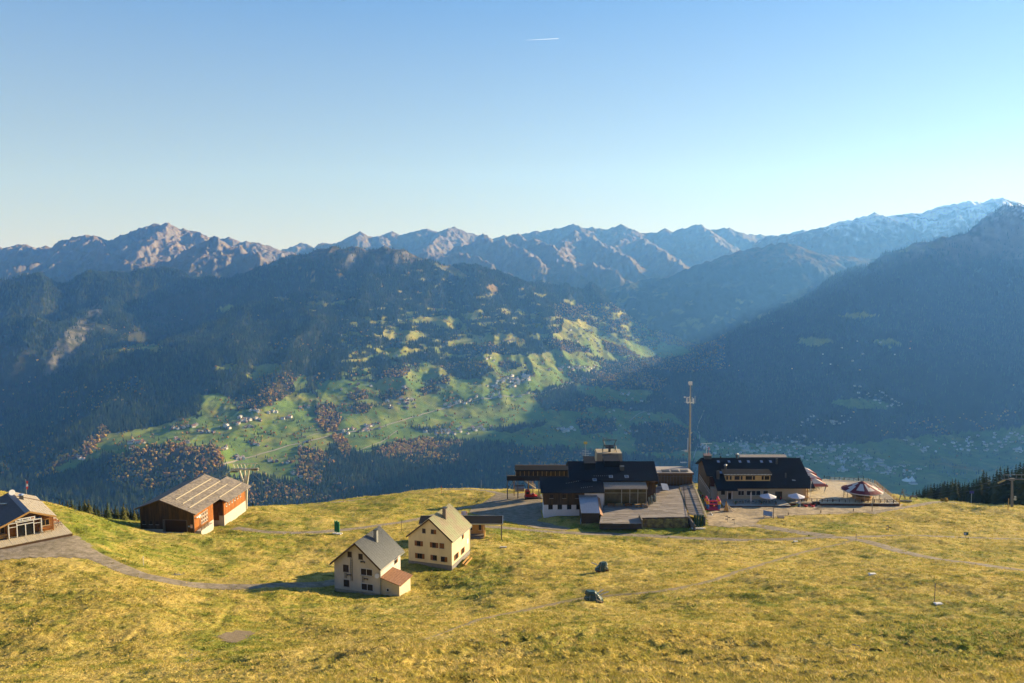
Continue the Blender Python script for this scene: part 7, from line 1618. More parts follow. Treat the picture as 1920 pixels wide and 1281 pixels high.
# snow guns under tarpaulins
def snow_gun(label, px, py, w, h, flip):
    q = G(px, py); T = thing('snow_gun', label, 'snow gun', tuple(q), .25 * flip)
    r_ = np.random.default_rng(int(px)); mb = MB(); R_, C_ = 6, 10
    for i in range(R_):
        t = i / (R_ - 1)
        for k in range(C_):
            an = 2 * math.pi * k / C_; rad = (1 - .55 * t ** 1.3) * (1 + .16 * r_.uniform(-1, 1)) * (1 + .10 * math.cos(2 * an + 1))
            mb.v.append((w * .5 * rad * math.cos(an) + flip * .2 * t * w, w * .38 * rad * math.sin(an), .25 + h * .9 * t ** .85 + .06 * r_.uniform(-1, 1)))
    for i in range(R_ - 1):
        for k in range(C_): a = i * C_ + k; b_ = i * C_ + (k + 1) % C_; mb.f += [(a, b_, b_ + C_), (a, b_ + C_, a + C_)]; mb.m += [0, 0]
    mb.f.append(tuple((R_ - 1) * C_ + k for k in range(C_))); mb.m.append(0)
    part(T, 'tarpaulin', mb, mat('green_tarpaulin', (.028, .075, .06), rough=.35, var=.5, scale=2.2, spec=.6, bump=.6))
    mb = MB(); mb.tube((-.3 * flip * w, .1, h * .75), (-.72 * flip * w, .5, h * 1.0), .09, n=5); mb.tube((.15 * w, .3, h * .8), (.42 * w, .7, h * 1.12), .09, n=5) if flip < 0 else None; part(T, 'nozzle_arm', mb, m_white); mb = MB()
    for sx in (-.22, .2): mb.path([(sx * w, -w * .36, .4), (sx * w * .85 + flip * .05, -w * .33, h * .62), (sx * w * .6 + flip * .1 * w, -w * .1, h * 1.02), (sx * w * .6 + flip * .1 * w, w * .2, h * .95)], .035, 4)
    part(T, 'strap', mb, m_lwood)
    mb = MB(); mb.box(-w * .42, w * .42, -w * .3, w * .3, .0, .3); mb.box(-w * .5, -w * .3, -w * .36, -w * .2, -.1, .45); mb.box(w * .3, w * .5, -w * .36, -w * .2, -.1, .45); part(T, 'base_frame', mb, mat('rust_frame', (.12, .06, .035), rough=.8))
    mb = MB(); mb.tube((w * .5, -w * .3, .3), (w * .12, -w * .36, h * .55), .05, n=4); mb.tube((w * .42, -w * .36, .35), (w * .3, -w * .30, h * .8), .05, n=4); part(T, 'rope', mb, m_lwood)
snow_gun('snow gun under dark green tarpaulin, upper one of two', 1127, 1071, 2.3, 1.6, 1)
snow_gun('snow gun under dark green tarpaulin beside the foot path', 1115, 1128, 2.7, 1.5, -1)
# ------------------------------------------------------------------ yard of the restaurant
q = G(1336, 955); T = thing('bouncy_castle', 'pink and blue inflatable bouncy castle with yellow turrets', 'bouncy castle', tuple(q), -.08)
m_pink = mat('pink_vinyl', (.62, .05, .13), rough=.4); m_bluev = mat('blue_vinyl', (.06, .17, .42), rough=.4); m_yel = mat('yellow_vinyl', (.75, .34, .02), rough=.4)
w = 13 / F * q[1]; hz_ = 21 / F * q[1] * 1.05
mb = MB(); mb.box(-w, w, -1.6, 1.8, .0, .55); mb.box(-w - .35, w + .1, -1.9, -1.603, 0, .35); part(T, 'base', mb, m_pink)
for sx in (-1, 1):
    for yy_ in (-1.2, 1.5):
        mb = MB(); x = sx * (w - .35)
        mb.lathe([(.42, .551), (.45, 1.0), (.42, 1.9)], 10, (x, yy_, 0), 0); mb.lathe([(.43, 1.903), (.52, 2.1), (.5, 2.7), (.40, 2.9)], 10, (x, yy_, 0), 1); mb.lathe([(.42, 2.903), (.3, 3.2), (.04, 3.7)], 10, (x, yy_, 0), 2); part(T, 'turret', mb, [m_bluev, m_yel, m_pink])
mb = MB(); mb.path([(-w + .5, -1.2, 2.3), (-w * .45, -1.2, 2.8), (0, -1.2, 2.95), (w * .45, -1.2, 2.8), (w - .5, -1.2, 2.3)], .24, 8); mb.tube((-w + .5, -1.2, 1.85), (w - .5, -1.2, 1.85), .2, n=8); part(T, 'arch', mb, m_pink)
mb = MB(); mb.box(-w + .5, w - .5, 1.45, 1.6, .56, 2.0); mb.box(-w + .3, -w + .42, -.7, 1.0, .56, 1.7); mb.box(w - .42, w - .3, -.7, 1.0, .56, 1.7); part(T, 'wall', mb, mat('navy_vinyl', (.03, .05, .13), rough=.5))
mb = MB(); mb.lathe([(.1, -.3), (.55, 0), (.5, .3), (.1, .45)], 10, (0, 0.2, 2.35)); mb.lathe([(.1, -.3), (.3, 0), (.1, .3)], 8, (.3, -.6, 1.2)); part(T, 'figure_ball', mb, m_yel)
q = G(1335, 966); mb = MB(); mb.path([(0, 1.6, .15), (.05, .3, .12), (0, -.6, .1), (-1.6, -.8, .1)], .14, 6); o = mb.build('blower_hose', m_white, loc=tuple(q)); tag(o, 'white blower hose lying below the bouncy castle', 'hose')
q = G(1362, 960); T = thing('play_tower', 'pointed wooden play ship tower on a tilted plank floor', 'playground', tuple(q), .2)
mb = MB(); mb.slab([(-1.9, -.8, .1), (1.7, -1.0, .1), (2.0, 1.4, .35), (-1.6, 1.5, .35)], .15); part(T, 'floor', mb, m_gwood)
mb = MB(); h_ = 3.5; mb.poly([(-.9, -.1, .2), (.5, -.4, .2), (.4, .9, .25), (-.05, .15, h_)], [(0, 1, 3), (1, 2, 3), (2, 0, 3)]); part(T, 'sail_tower', mb, m_hwood)
mb = MB(); mb.tube((.5, -.5, .2), (.25, -.1, h_ * .75), .09, n=5); mb.tube((1.0, .5, .2), (.3, .3, h_ * .6), .09, n=5); mb.tube((1.2, .9, 1.3), (2.2, -.8, .4), .1, n=4); part(T, 'beam', mb, m_lwood)
q = G(1349, 950); mb = MB(); mb.lathe([(.14, 0), (.22, .5), (.1, 2.6)], 8); mb.lathe([(.3, 0), (.12, .3)], 8); o = mb.build('banner_flag', mat('pale_banner', (.5, .58, .7), rough=.6), loc=tuple(q)); tag(o, 'slim pale blue banner right of the bouncy castle', 'banner')
q = G(1346, 946); mb = MB(); mb.tube((0, 0, 0), (.05, 0, 2.9), .16, .1, 6); mb.tube((.05, 0, 2.9), (-.1, 0, 3.5), .22, .08, 6); o = mb.build('carved_post', m_hwood, loc=tuple(q)); tag(o, 'carved wooden post at the restaurant corner by the castle', 'post')
c = K(1544.5, 926) + OK_; mb = MB(); mb.tube((0, 0, 0), (.6, .0, 3.0), .03, n=4); t = thing('banner_flag', 'white leaf shaped banner with dark marks on sun deck', 'banner', tuple(c)); part(t, 'pole', mb, m_dsteel)
mb = MB()
pf = [(.05, .5), (.35, .9), (.75, 2.2), (.95, 3.0), (.8, 3.4), (.5, 3.1), (.2, 1.6)]; mb.prism(pf, -.02, .02); part(t, 'cloth', mb, m_white)
mb = MB()
for z, x in ((1.5, .28), (2.0, .42), (2.5, .55)): mb.box(x, x + .18, -.03, -.021, z, z + .3)
part(t, 'lettering', mb, mat('dark_green_print', (.03, .12, .05), rough=.6))
c = at(1519.5, 932, 238); mb = MB(); zb_ = gz(c[0], c[1]); h_ = at(1519.5, 899, 238)[2] - zb_; T = thing('flagpole', 'slim flagpole with red and white flag at the restaurant corner', 'flagpole', (c[0], c[1], zb_)); mb.tube((0, 0, 0), (0, 0, h_), .05, n=5); part(T, 'pole', mb, m_white)
mb = MB(); mb.box(.06, .3, -.02, .02, h_ - .5, h_ - .02, 0); mb.box(.06, .26, -.02, .02, h_ - 1.3, h_ - .5, 1); part(T, 'flag', mb, [m_red, m_white])
# playthings and bicycles
q = G(1495, 951); T = thing('play_slide', 'small plastic play tower with a yellow green slide', 'slide', tuple(q))
mb = MB(); mb.box(.2, 1.0, -.4, .4, 0, 1.1); part(T, 'tower', mb, mat('teal_plastic', (.03, .13, .15), rough=.4)); mb = MB(); mb.prism([(.05, 1.4), (1.15, 1.4), (.6, 2.1)], -.5, .5); part(T, 'roof', mb, m_pwhite)
mb = MB(); mb.path([(.2, 0, 1.05), (-.5, 0, .55), (-1.3, 0, .2), (-2.0, 0, .15)], .2, 6); part(T, 'slide_chute', mb, mat('lime_plastic', (.45, .45, .12), rough=.4))
mb = MB(); mb.box(.25, .4, -.62, -.41, 0, 1.0, 0); mb.box(.55, .72, -.62, -.41, 0, 1.0, 1); part(T, 'side_panel', mb, [m_bluev, m_white])
for px_, py_, lab, mm in ((1511, 951, 'red and pink children ride on toy beside the slide', m_red), (1524, 951.5, 'round red plastic rocking toy left of the bicycles', m_cab)):
    q = G(px_, py_); T = thing('ride_on_toy', lab, 'toy', tuple(q)); mb = MB(); mb.lathe([(.2, .1), (.55, .35), (.5, .6), (.15, .7)], 10); part(T, 'body', mb, mm); mb = MB(); mb.tube((-.5, 0, .5), (-.8, 0, 1.2), .07, n=5); mb.tube((.5, 0, .5), (.75, 0, 1.1), .07, n=5); part(T, 'handle', mb, mm)
q = at(1530, 946, 236.2); mb = MB(); mb.box(-1.1, 1.1, -.3, .3, 0, 1.3); o = mb.build('storage_box', m_dk, loc=(q[0], q[1], gz(q[0], q[1]) + .1)); tag(o, 'dark wooden box behind the bicycles at the deck rail', 'box')
def torus_pts(c, r, n=14): return [(c[0] + r * math.cos(2 * math.pi * k / n), c[1], c[2] + r * math.sin(2 * math.pi * k / n)) for k in range(n + 1)]
def bicycle(label, loc, rz, frame):
    T = thing('bicycle', label, 'bicycle', loc, rz)
    for x in (-.52, .52):
        mb = MB(); mb.path(torus_pts((x, 0, .36), .34), .035, 5); wh = part(T, 'wheel', mb, m_lwood); mb = MB()
        for k in range(6): an = k * math.pi / 6; mb.tube((x - .31 * math.cos(an), 0, .36 - .31 * math.sin(an)), (x + .31 * math.cos(an), 0, .36 + .31 * math.sin(an)), .01, n=3)
        part(wh, 'spokes', mb, m_steel)
    mb = MB(); A, B, C_, D_ = (-.52, 0, .36), (-.05, 0, .32), (-.2, 0, .85), (.38, 0, .85)
    for a, b in ((A, B), (A, C_), (B, C_), (C_, D_), (B, D_), (D_, (.52, 0, .36))): mb.tube(a, b, .03, n=5)
    part(T, 'frame', mb, frame); mb = MB(); mb.tube((.36, -.28, 1.02), (.36, .28, 1.02), .025, n=5); mb.tube(D_, (.36, 0, 1.02), .025, n=5); part(T, 'handlebar', mb, m_dsteel); mb = MB(); mb.box(-.34, -.1, -.07, .07, .92, .98); mb.tube(C_, (-.22, 0, .93), .025, n=5); part(T, 'saddle', mb, m_black)
q = G(1534, 953.5); bicycle('pale bicycle parked leftmost by the sun deck rail', tuple(q), .35, m_white); q = G(1539.5, 954.5); bicycle('pale bicycle parked right of the other, facing it', tuple(q), 2.6, m_lwood)
# tables and chairs
tabs = [(1388, 934.5), (1398, 935.5), (1412, 936.5), (1424, 935), (1432, 936), (1448, 935.5), (1381, 936)]
for i, (px_, py_) in enumerate(tabs):
    c = at(px_, py_, 235.8 + .5 * (i % 2)); z = O_R[2] - .06; T = thing('cafe_table', 'small dark cafe table in front of the restaurant windows', 'table', (c[0], c[1], z + .08), 0, 'cafe tables in front of the restaurant'); mb = MB(); mb.lathe([(.4, .7), (.4, .74)], 10); part(T, 'tabletop', mb, m_dsteel); mb = MB(); mb.tube((0, 0, 0), (0, 0, .7), .05); part(T, 'leg', mb, m_dsteel)
    for sx in (-1, 1):
        T = thing('cafe_chair', 'dark garden chair at a small table before the restaurant', 'chair', (c[0] + sx * .75, c[1] + .1, z + .08), sx * 1.57, 'cafe chairs in front of the restaurant'); mb = MB(); mb.box(-.22, .22, -.22, .22, .42, .47); part(T, 'seat', mb, m_dsteel if i % 3 else m_hwood); mb = MB(); mb.box(-.22, .22, -.26, -.221, .5, .95); part(T, 'backrest', mb, m_dsteel if i % 3 else m_hwood)
        mb = MB()
        for a in (-.19, .19):
            for b_ in (-.19, .19): mb.box(a - .02, a + .02, b_ - .02, b_ + .02, 0, .418)
        part(T, 'leg', mb, m_dsteel)
for i, (px_, py_) in enumerate(((1494, 934), (1503, 935), (1512, 936))): picnic(['wooden picnic table under the corner parasol at left', 'wooden picnic table just outside the corner parasol', 'wooden picnic table near the deck flagpole'][i], tuple(K(px_, py_) + OK_), .1 * i, m_hwood, 1.8)
for i, (px_, py_) in enumerate(((1531, 918), (1540, 912), (1522, 920))): picnic(['wooden table half shaded by the front red edged parasol', 'wooden table in sun behind the front red edged parasol', 'wooden table next to the restaurant corner post'][i], tuple(K(px_, py_) + OK_), .5, m_gwood, 1.8)
for i, px_ in enumerate((1361.5, 1379, 1427.5, 1455)):
    c = at(px_, 936.5, 235); z = O_R[2] - .03; T = thing('flower_pot', ['potted shrub left of the restaurant door', 'potted shrub right of the restaurant door', 'potted shrub left of the open white parasol', 'potted shrub right of the open white parasol'][i], 'plant pot', (c[0], c[1], z + .05)); mb = MB(); mb.lathe([(.2, 0), (.3, .45)], 8); part(T, 'pot', mb, m_tilered); part(T, 'foliage', leafy_mesh(20 + i, 5), [mat('pot_green', (.05, .09, .03), rough=.9), m_bark], None)
# tables, stacked chairs on the lodge terrace
for i, (px_, py_) in enumerate(((1146, 950), (1161, 950), (1178, 949.5), (1196, 950.5), (1208, 951))): picnic(['wooden bench set at the left end of the sunroom', 'wooden bench set second from left before the sunroom', 'wooden bench set in the middle before the sunroom', 'wooden bench set right of centre before the sunroom', 'wooden bench set at the right end of the sunroom'][i], tuple(np.array(D3(px_, py_)) + O3), .1 * (i % 3), m_hwood if i % 2 else m_owood, 2.0)
for i, (px_, py_) in enumerate(((1217, 948), (1222, 945), (1228, 941), (1225, 932))):
    T = thing('chair_stack', ['tall stack of grey green terrace chairs, front one', 'tall stack of terrace chairs behind the front one', 'tall stack of terrace chairs at the right', 'stack of grey chairs against the lodge wall'][i], 'chair stack', tuple(np.array(D3(px_, py_)) + O3), .3 * i)
    for k in range(6):
        mb = MB(); z = .42 + k * .3; mb.box(-.25, .25, -.25, .25, z, z + .05); mb.box(-.25, .25, .2, .26, z + .05, z + .5); mb.box(-.28, -.24, -.25, .25, z - (.4 if k == 0 else .2), z); mb.box(.24, .28, -.25, .25, z - (.4 if k == 0 else .2), z); part(T, 'chair', mb, mat('sage_chair', (.2, .23, .21), rough=.6))
q = np.array(D3(1209, 952)) + O3; mb = MB(); mb.box(-.8, .8, -.4, .4, 0, .75); mb.box(-.7, -.2, -.3, .3, .752, 1.1); mb.box(.0, .6, -.2, .3, .752, 1.0); o = mb.build('crate_pile', m_gwood, loc=tuple(q)); tag(o, 'pile of dark crates beside the stacked terrace chairs', 'crates')
# silver trailer in the yard
q = G(1440, 970); T = thing('silver_cart', 'slanted silver topped cart beside the brown post', 'cart', tuple(q), -.3)
mb = MB(); mb.slab([(-1.3, -.5, .7), (1.2, -.6, .5), (1.2, .6, 1.5), (-1.3, .7, 1.7)], .12); part(T, 'top', mb, MATS['zinc_sheet']); mb = MB()
for x, y_ in ((-1.1, -.4), (1.0, -.4), (-1.1, .6), (1.0, .6)): mb.tube((x, y_, -.1), (x, y_, .6 if y_ < 0 else 1.4), .07, n=5)
mb.tube((-1.1, -.4, .05), (1.0, .6, 1.3), .05, n=4); mb.tube((1.0, -.4, .1), (-1.1, .6, 1.3), .05, n=4); part(T, 'frame', mb, m_dsteel)
q = G(1464, 971); mb = MB(); mb.slab([(-.9, -.6, .2), (.9, -.6, .2), (.9, .6, .5), (-.9, .6, .5)], .12); mb.box(-.8, .8, -.4, .5, -.1, .18); o = mb.build('wooden_hatch', m_gwood, loc=tuple(q)); tag(o, 'low slanted wooden hatch in the grass by the yard', 'hatch')
# playground beyond the deck
q = G(1692, 936); T = thing('climbing_tower', 'wooden play frame with A shaped posts right of deck', 'playground', tuple(q)); h_ = at(1692, 917, q[1])[2] - q[2]; mb = MB()
for x in (-.9, .9): mb.tube((x - .4, -.6, 0), (0, 0, h_ * (1 if x < 0 else .75)), .1, n=5); mb.tube((x + .4, .6, 0), (0, 0, h_ * (1 if x < 0 else .75)), .1, n=5)
mb.tube((-.3, 0, h_), (.9, 0, h_ * .8), .09, n=5); mb.tube((-.9, .2, .9), (1.3, .3, .7), .07, n=4); part(T, 'post', mb, m_gwood); mb = MB(); mb.box(-.35, .2, -.2, .2, h_ * .55, h_ * .75); part(T, 'platform', mb, m_gwood)
q = G(1708, 937); T = thing('seesaw', 'long wooden seesaw on the green bank right of deck', 'seesaw', tuple(q), .2); mb = MB(); mb.tube((-2.2, 0, 2.0), (1.6, 0, .6), .1, n=4); part(T, 'beam', mb, m_gwood); mb = MB(); mb.tube((-.4, -.3, 0), (-.2, 0, 1.3), .1, n=4); mb.tube((-.4, .3, 0), (-.2, 0, 1.3), .1, n=4); part(T, 'stand', mb, m_gwood)
q = G(1698, 941.5); mb = MB(); mb.tube((-1.8, 0, .3), (1.9, -.1, .25), .25, n=7); mb.tube((-1.7, 0, .3), (-2.0, .2, .9), .14, n=6); o = mb.build('timber_log', m_lwood, loc=tuple(q)); tag(o, 'pale peeled log lying right of the deck corner', 'log')
q = G(1713, 936); mb = MB(); mb.tube((-.9, 0, .9), (1.0, 0, .8), .28, n=8); mb.tube((-.7, 0, .7), (-.8, .2, 0), .08, n=5); mb.tube((.8, 0, .6), (1.3, .1, 0), .12, n=5); o = mb.build('wooden_animal_seat', m_gwood, loc=tuple(q)); tag(o, 'log seat on short legs on the playground bank', 'log seat')
# ------------------------------------------------------------------ people: one skinned body each
def person(label, loc, rz, top, legs, stride=.16):
    V_ = {'pel': (0, 0, .95, .14), 'wst': (0, 0, 1.08, .13), 'cst': (0, .01, 1.32, .155), 'nck': (0, .0, 1.50, .06), 'hd': (0, -.02, 1.62, .085), 'tp': (0, -.01, 1.72, .075)}
    for s_, n in ((-1, 'l'), (1, 'r')):
        st = stride * s_; V_.update({'hip' + n: (s_ * .1, 0, .9, .10), 'kn' + n: (s_ * .11, -st * .6, .5, .068), 'an' + n: (s_ * .11, -st * .4 + .03, .09, .045), 'toe' + n: (s_ * .12, -st * .4 - .12, .04, .04), 'sh' + n: (s_ * .19, 0, 1.42, .065), 'el' + n: (s_ * .25, st * .5 + .02, 1.15, .048), 'wr' + n: (s_ * .25, st * .8 - .08, .92, .036), 'hn' + n: (s_ * .25, st * .8 - .12, .82, .034)})
    E = [('pel', 'wst'), ('wst', 'cst'), ('cst', 'nck'), ('nck', 'hd'), ('hd', 'tp')]
    for n in 'lr': E += [('pel', 'hip' + n), ('hip' + n, 'kn' + n), ('kn' + n, 'an' + n), ('an' + n, 'toe' + n), ('cst', 'sh' + n), ('sh' + n, 'el' + n), ('el' + n, 'wr' + n), ('wr' + n, 'hn' + n)]
    ks = list(V_); me = bpy.data.meshes.new('person'); me.from_pydata([V_[k][:3] for k in ks], [(ks.index(a), ks.index(b)) for a, b in E], [])
    o = bpy.data.objects.new('person', me); link(o); md = o.modifiers.new('skin', 'SKIN'); md.use_smooth_shade = True
    if not me.skin_vertices: 
        bpy.context.view_layer.objects.active = o
    sk = me.skin_vertices[0].data if me.skin_vertices else None
    if sk:
        for i, k in enumerate(ks): sk[i].radius = (V_[k][3],) * 2; sk[i].use_root = (k == 'pel')
    sb = o.modifiers.new('sub', 'SUBSURF'); sb.levels = sb.render_levels = 1
    dg = bpy.context.evaluated_depsgraph_get(); m2 = bpy.data.meshes.new_from_object(o.evaluated_get(dg)); o.modifiers.clear(); o.data = m2; m2.name = 'person'
    m2.materials.clear()
    for m in (top, legs, mat('skin', (.45, .27, .19), rough=.6), mat('brown_hair', (.05, .03, .02), rough=.8), m_black): m2.materials.append(m)
    for f in m2.polygons:
        c = f.center; k = 0
        if c.z < .09: k = 4
        elif c.z < .98 and abs(c.x) < .2: k = 1
        elif c.z > 1.66 or (c.z > 1.55 and c.y > .03): k = 3
        elif c.z > 1.5: k = 2
        elif abs(c.x) > .2 and c.z < .92: k = 2
        f.material_index = k
    o.location = loc; o.rotation_euler = (0, 0, rz); tag(o, label, 'person'); return o
m_jk = mat('red_jacket', (.35, .02, .03), rough=.8); m_tr = mat('dark_trousers', (.03, .03, .045), rough=.9); m_bj = mat('blue_jacket', (.04, .06, .16), rough=.8)
try:
    q = G(1463.5, 941); person('person in a red jacket walking before the restaurant entrance', tuple(q), .4, m_jk, m_tr)
    q = G(1317, 937); person('person in a red top walking left of the bouncy castle', tuple(q), -.8, m_jk, m_tr)
    q = G(1333, 943); person('person in dark blue behind the bouncy castle', tuple(q), 2.2, m_bj, m_tr)
    q = G(1313, 936); person('person in dark blue beside the red dressed walker', tuple(q), -.8, m_bj, m_tr)
    c = at(1030, 892, 251.4); person('person in dark clothes with white cap on the veranda', (c[0], yV + .4, at(1030, 897.5, 252)[2]), 0, m_tr, m_tr, .05)
except Exception as ex: print('person failed', ex)

# ------------------------------------------------------------------ near trees: spruces on the slopes falling away behind the alp
def spruce(seed, tiers=20, n=13):
    r = np.random.default_rng(seed); mb = MB()
    for k in range(tiers):
        t = k / (tiers - 1); z = .07 + .9 * t; L_ = .235 * (1 - t) ** .85 + .008; m = max(5, int(n * (1 - .45 * t))); ph = r.uniform(0, 6.3)
        for i in range(m):
            an = ph + 6.283 * i / m + r.uniform(-.25, .25); l_ = L_ * r.uniform(.65, 1.2); wd = l_ * .42; dz = -l_ * r.uniform(.25, .55)
            d = np.array((math.cos(an), math.sin(an))); p_ = np.array((-d[1], d[0])); zz0 = z + r.uniform(-.015, .015)
            a = (0, 0, zz0 + .035 * (1 - t) + .012); b_ = (*(d * l_ * .55 + p_ * wd), zz0 + dz * .45); c = (*(d * l_), zz0 + dz); e = (*(d * l_ * .55 - p_ * wd), zz0 + dz * .45); f_ = (*(d * l_ * .6), zz0 + dz * .15 + .01)
            mb.poly([a, b_, c, e, f_], [(0, 1, 4), (1, 2, 4), (2, 3, 4), (3, 0, 4)])
    mb.poly([(.012, 0, .95), (-.008, .01, .95), (-.008, -.01, .95), (0, 0, 1.0)], [(0, 1, 3), (1, 2, 3), (2, 0, 3)])
    return mb
m_sp = mat('spruce_needles', (.042, .055, .020), rough=.9, rand=.35, spec=.1); m_sp2 = mat('olive_spruce', (.075, .075, .022), rough=.9, rand=.3, spec=.1)
_trunk = MB(); _trunk.tube((0, 0, -.1), (0, 0, .5), .018, .012, 6); _trunk.tube((0, 0, .5), (0, 0, .96), .012, .003, 5)
_crowns = [spruce(s_) for s_ in range(4)]; _protos = {}
def near_spruce(px, top, label, group, dmin=212, want=11., kind=0, slim=1.0):
    d = dmin
    while d < 420:
        q = at(px, top, d); g_ = gz(q[0], q[1])
        if q[2] - g_ >= want: break
        d += 4
    H = q[2] - g_ + .3; key = (int(rng.integers(4)), kind)
    if key not in _protos:
        t = thing('spruce_tree', label, 'tree', (q[0], q[1], g_ - .3), float(rng.uniform(0, 6.3)), group); part(t, 'trunk', _trunk, m_bark); part(t, 'crown', _crowns[key[0]], m_sp2 if kind else m_sp); _protos[key] = t
    else:
        t = copy_tree(_protos[key]); t.location = (q[0], q[1], g_ - .3); t.rotation_euler = (0, 0, float(rng.uniform(0, 6.3))); tag(t, label, 'tree', group)
    s_ = H * slim * float(rng.uniform(.9, 1.15)); t.scale = (s_, s_, H); return t
la, ga = 'dark spruce in the row between the grassy knoll and barn', 'spruces between the knoll and the barn'
for x, y in ((110.7,935.5),(117,941),(126,938),(133,933),(141,946),(149,938),(158,936),(166,936),(171,947),(177,944),(183,948),(191,957),(201,941),(208,949),(216,946),(221,952),(231,942),(237,947),(245,952),(251,950),(257,954),(154,948),(196,953),(225,958),(121,946),(262,958),(137,950),(212,958),(241,958),(162,952),(187,956)):
    near_spruce(x, y, la, ga, 214, 10.5, int(rng.random() < .35))
FIR = [('small dark fir at the low left end of the right wood', 'firs at the low left end of the right wood'), ('dark fir in the middle of the right wood', 'firs in the middle of the right wood'), ('tall dark fir behind the T shaped pylon', 'tall firs behind the T shaped pylon')]
for x, y in ((1712,921),(1719,918),(1724,917),(1731,914),(1734.5,910),(1740,908),(1745.7,906),(1752,905),(1758,907),(1763,905),(1768,904),(1771,901),(1777,900),(1782,902),(1786,897),(1792,896),(1797,899),(1800,904),(1805,905),(1809,903),(1813.5,903),(1817,902),(1822,905),(1826,898.5),(1831.6,895),(1837,892),(1844.5,881),(1850.5,884),(1856,891.5),(1863,888),(1870,879.5),(1876,874),(1884,878),(1890,872),(1898,879.5),(1905.5,870),(1913,866),(1919,868),(1926,862),(1934,858),(1942,862),(1950,852),(1748,914),(1766,912),(1790,908),(1811,914),(1834,908),(1851,902),(1866,905),(1880,895),(1895,898),(1910,890),(1925,884),(1775,918),(1798,920),(1822,921),(1846,921),(1868,920),(1884,916),(1905,912),(1922,908),(1940,880),(1960,862),(1972,850)):
    near_spruce(x, y, *FIR[(x > 1775) + (x > 1862)], 262, 12.5 + 5 * (x > 1840), int(rng.random() < .3), 1.05)
for x, y in ((474, 938), (484, 946), (528, 944), (545, 942)): near_spruce(x, y, 'small spruce peeping over the crest right of the barn', 'spruces right of the barn', 246, 8, 0)
for px_, py_, h_, lab in ((1773, 941, 2.0, 'orange autumn bush at the edge of the firs'), (1766, 940, 1.3, 'low golden bush left of the orange bush')):
    q = G(px_, py_); o = leafy_mesh(int(px_), 12).build('bush', [m_gold, m_bark], loc=(q[0], q[1], q[2] - .25 * h_)); o.scale = (h_, h_, h_); tag(o, lab, 'bush')

# ------------------------------------------------------------------ grass: tussocks and heather on the alp
def tuft(seed, n, h, spread, lean):
    r = np.random.default_rng(seed); mb = MB()
    for k in range(n):
        an = r.uniform(0, 6.28); q = spread * math.sqrt(r.random()); b_ = np.array((q * math.cos(an), q * math.sin(an), -.05)); l_ = h * r.uniform(.55, 1.1); a2 = an + r.uniform(-.9, .9)
        d = np.array((math.cos(a2), math.sin(a2), 0)); w = np.array((-d[1], d[0], 0)) * h * .06; m_ = b_ + d * lean * l_ * .35 + (0, 0, l_ * .62); t = b_ + d * lean * l_ + (0, 0, l_ * .88)
        mb.poly([b_ - w, b_ + w, m_ + w * .8, m_ - w * .8, t], [(0, 1, 2, 3), (3, 2, 4)])
    return mb
def leaf_light(m, f=.32):
    nt = m.node_tree; b = nt.nodes['Principled BSDF']; out = nt.nodes['Material Output']; t = nt.nodes.new('ShaderNodeBsdfTranslucent'); mx = nt.nodes.new('ShaderNodeMixShader'); mx.inputs[0].default_value = f
    nt.links.new(b.inputs['Base Color'].links[0].from_socket, t.inputs['Color']); nt.links.new(b.outputs[0], mx.inputs[1]); nt.links.new(t.outputs[0], mx.inputs[2]); nt.links.new(mx.outputs[0], out.inputs['Surface']); return m
gm = [mat('straw_blades', (.75, .58, .20), rough=.9, rand=.3, spec=.1), mat('gold_green_blades', (.50, .42, .09), rough=.9, rand=.3, spec=.1), mat('green_blades', (.27, .30, .055), rough=.9, rand=.3, spec=.1), mat('russet_blades', (.20, .11, .045), rough=.9, rand=.4, spec=.1)]
for m in gm: leaf_light(m)
for m in (m_gold, m_rust, m_olive): leaf_light(m, .3)
N_ = 900000
w_ = rng.uniform(-.62, .60, N_); yy = np.exp(rng.uniform(math.log(30 + 40), math.log(300 + 40), N_)) - 40; xx = w_ * (yy + 62)
keep = rng.random(N_) < np.where(yy < 130, .55, .34); xx, yy = xx[keep], yy[keep]
px, py = project(np.stack([xx, yy, _fg(xx, yy)], -1)); k_ = (px > -40) & (px < 1960) & (py < 1320); xx, yy, px, py = xx[k_], yy[k_], px[k_], py[k_]
fz = Sampler2 = None
class FS:
    def __call__(s, x, y):
        i = np.clip(np.searchsorted(_fr, y) - 1, 0, len(_fr) - 2); u = x / (y + 62); j = np.clip(np.searchsorted(_fc, u) - 1, 0, len(_fc) - 2)
        a = np.clip((y - _fr[i]) / (_fr[i + 1] - _fr[i]), 0, 1); b = np.clip((u - _fc[j]) / (_fc[j + 1] - _fc[j]), 0, 1); Z = s.Z
        return (Z[i, j] * (1 - b) + Z[i, j + 1] * b) * (1 - a) + (Z[i + 1, j] * (1 - b) + Z[i + 1, j + 1] * b) * a
fs = FS(); fs.Z = FGZ; zz = fs(xx, yy); fd = FS(); fd.Z = FGD; dd = fd(xx, yy)
n1 = fbm(xx / 5, yy / 4, 3); n2 = fbm(xx / 17, yy / 17, 3); n3 = fbm(xx / 1.8, yy / 1.8, 2)
rough = rough_mask(xx, yy)
_yd = np.zeros(len(xx), bool)
for pl in _yard_plans: _yd |= in_poly(xx, yy, pl)
_mid = (~_yd) & (dd < -1.42) & (rng.random(len(xx)) < .3); _edge_ = (dd > -.3) & (dd <= .15) & (rng.random(len(xx)) < .35); zz = np.where(_mid, zz + .10, zz)
keep = ((dd > .15) | _mid | _edge_) & (rng.random(len(xx)) < (.5 + .1 * rough) * (.3 + 1.5 * np.clip(n1 + .15, 0, 1)))
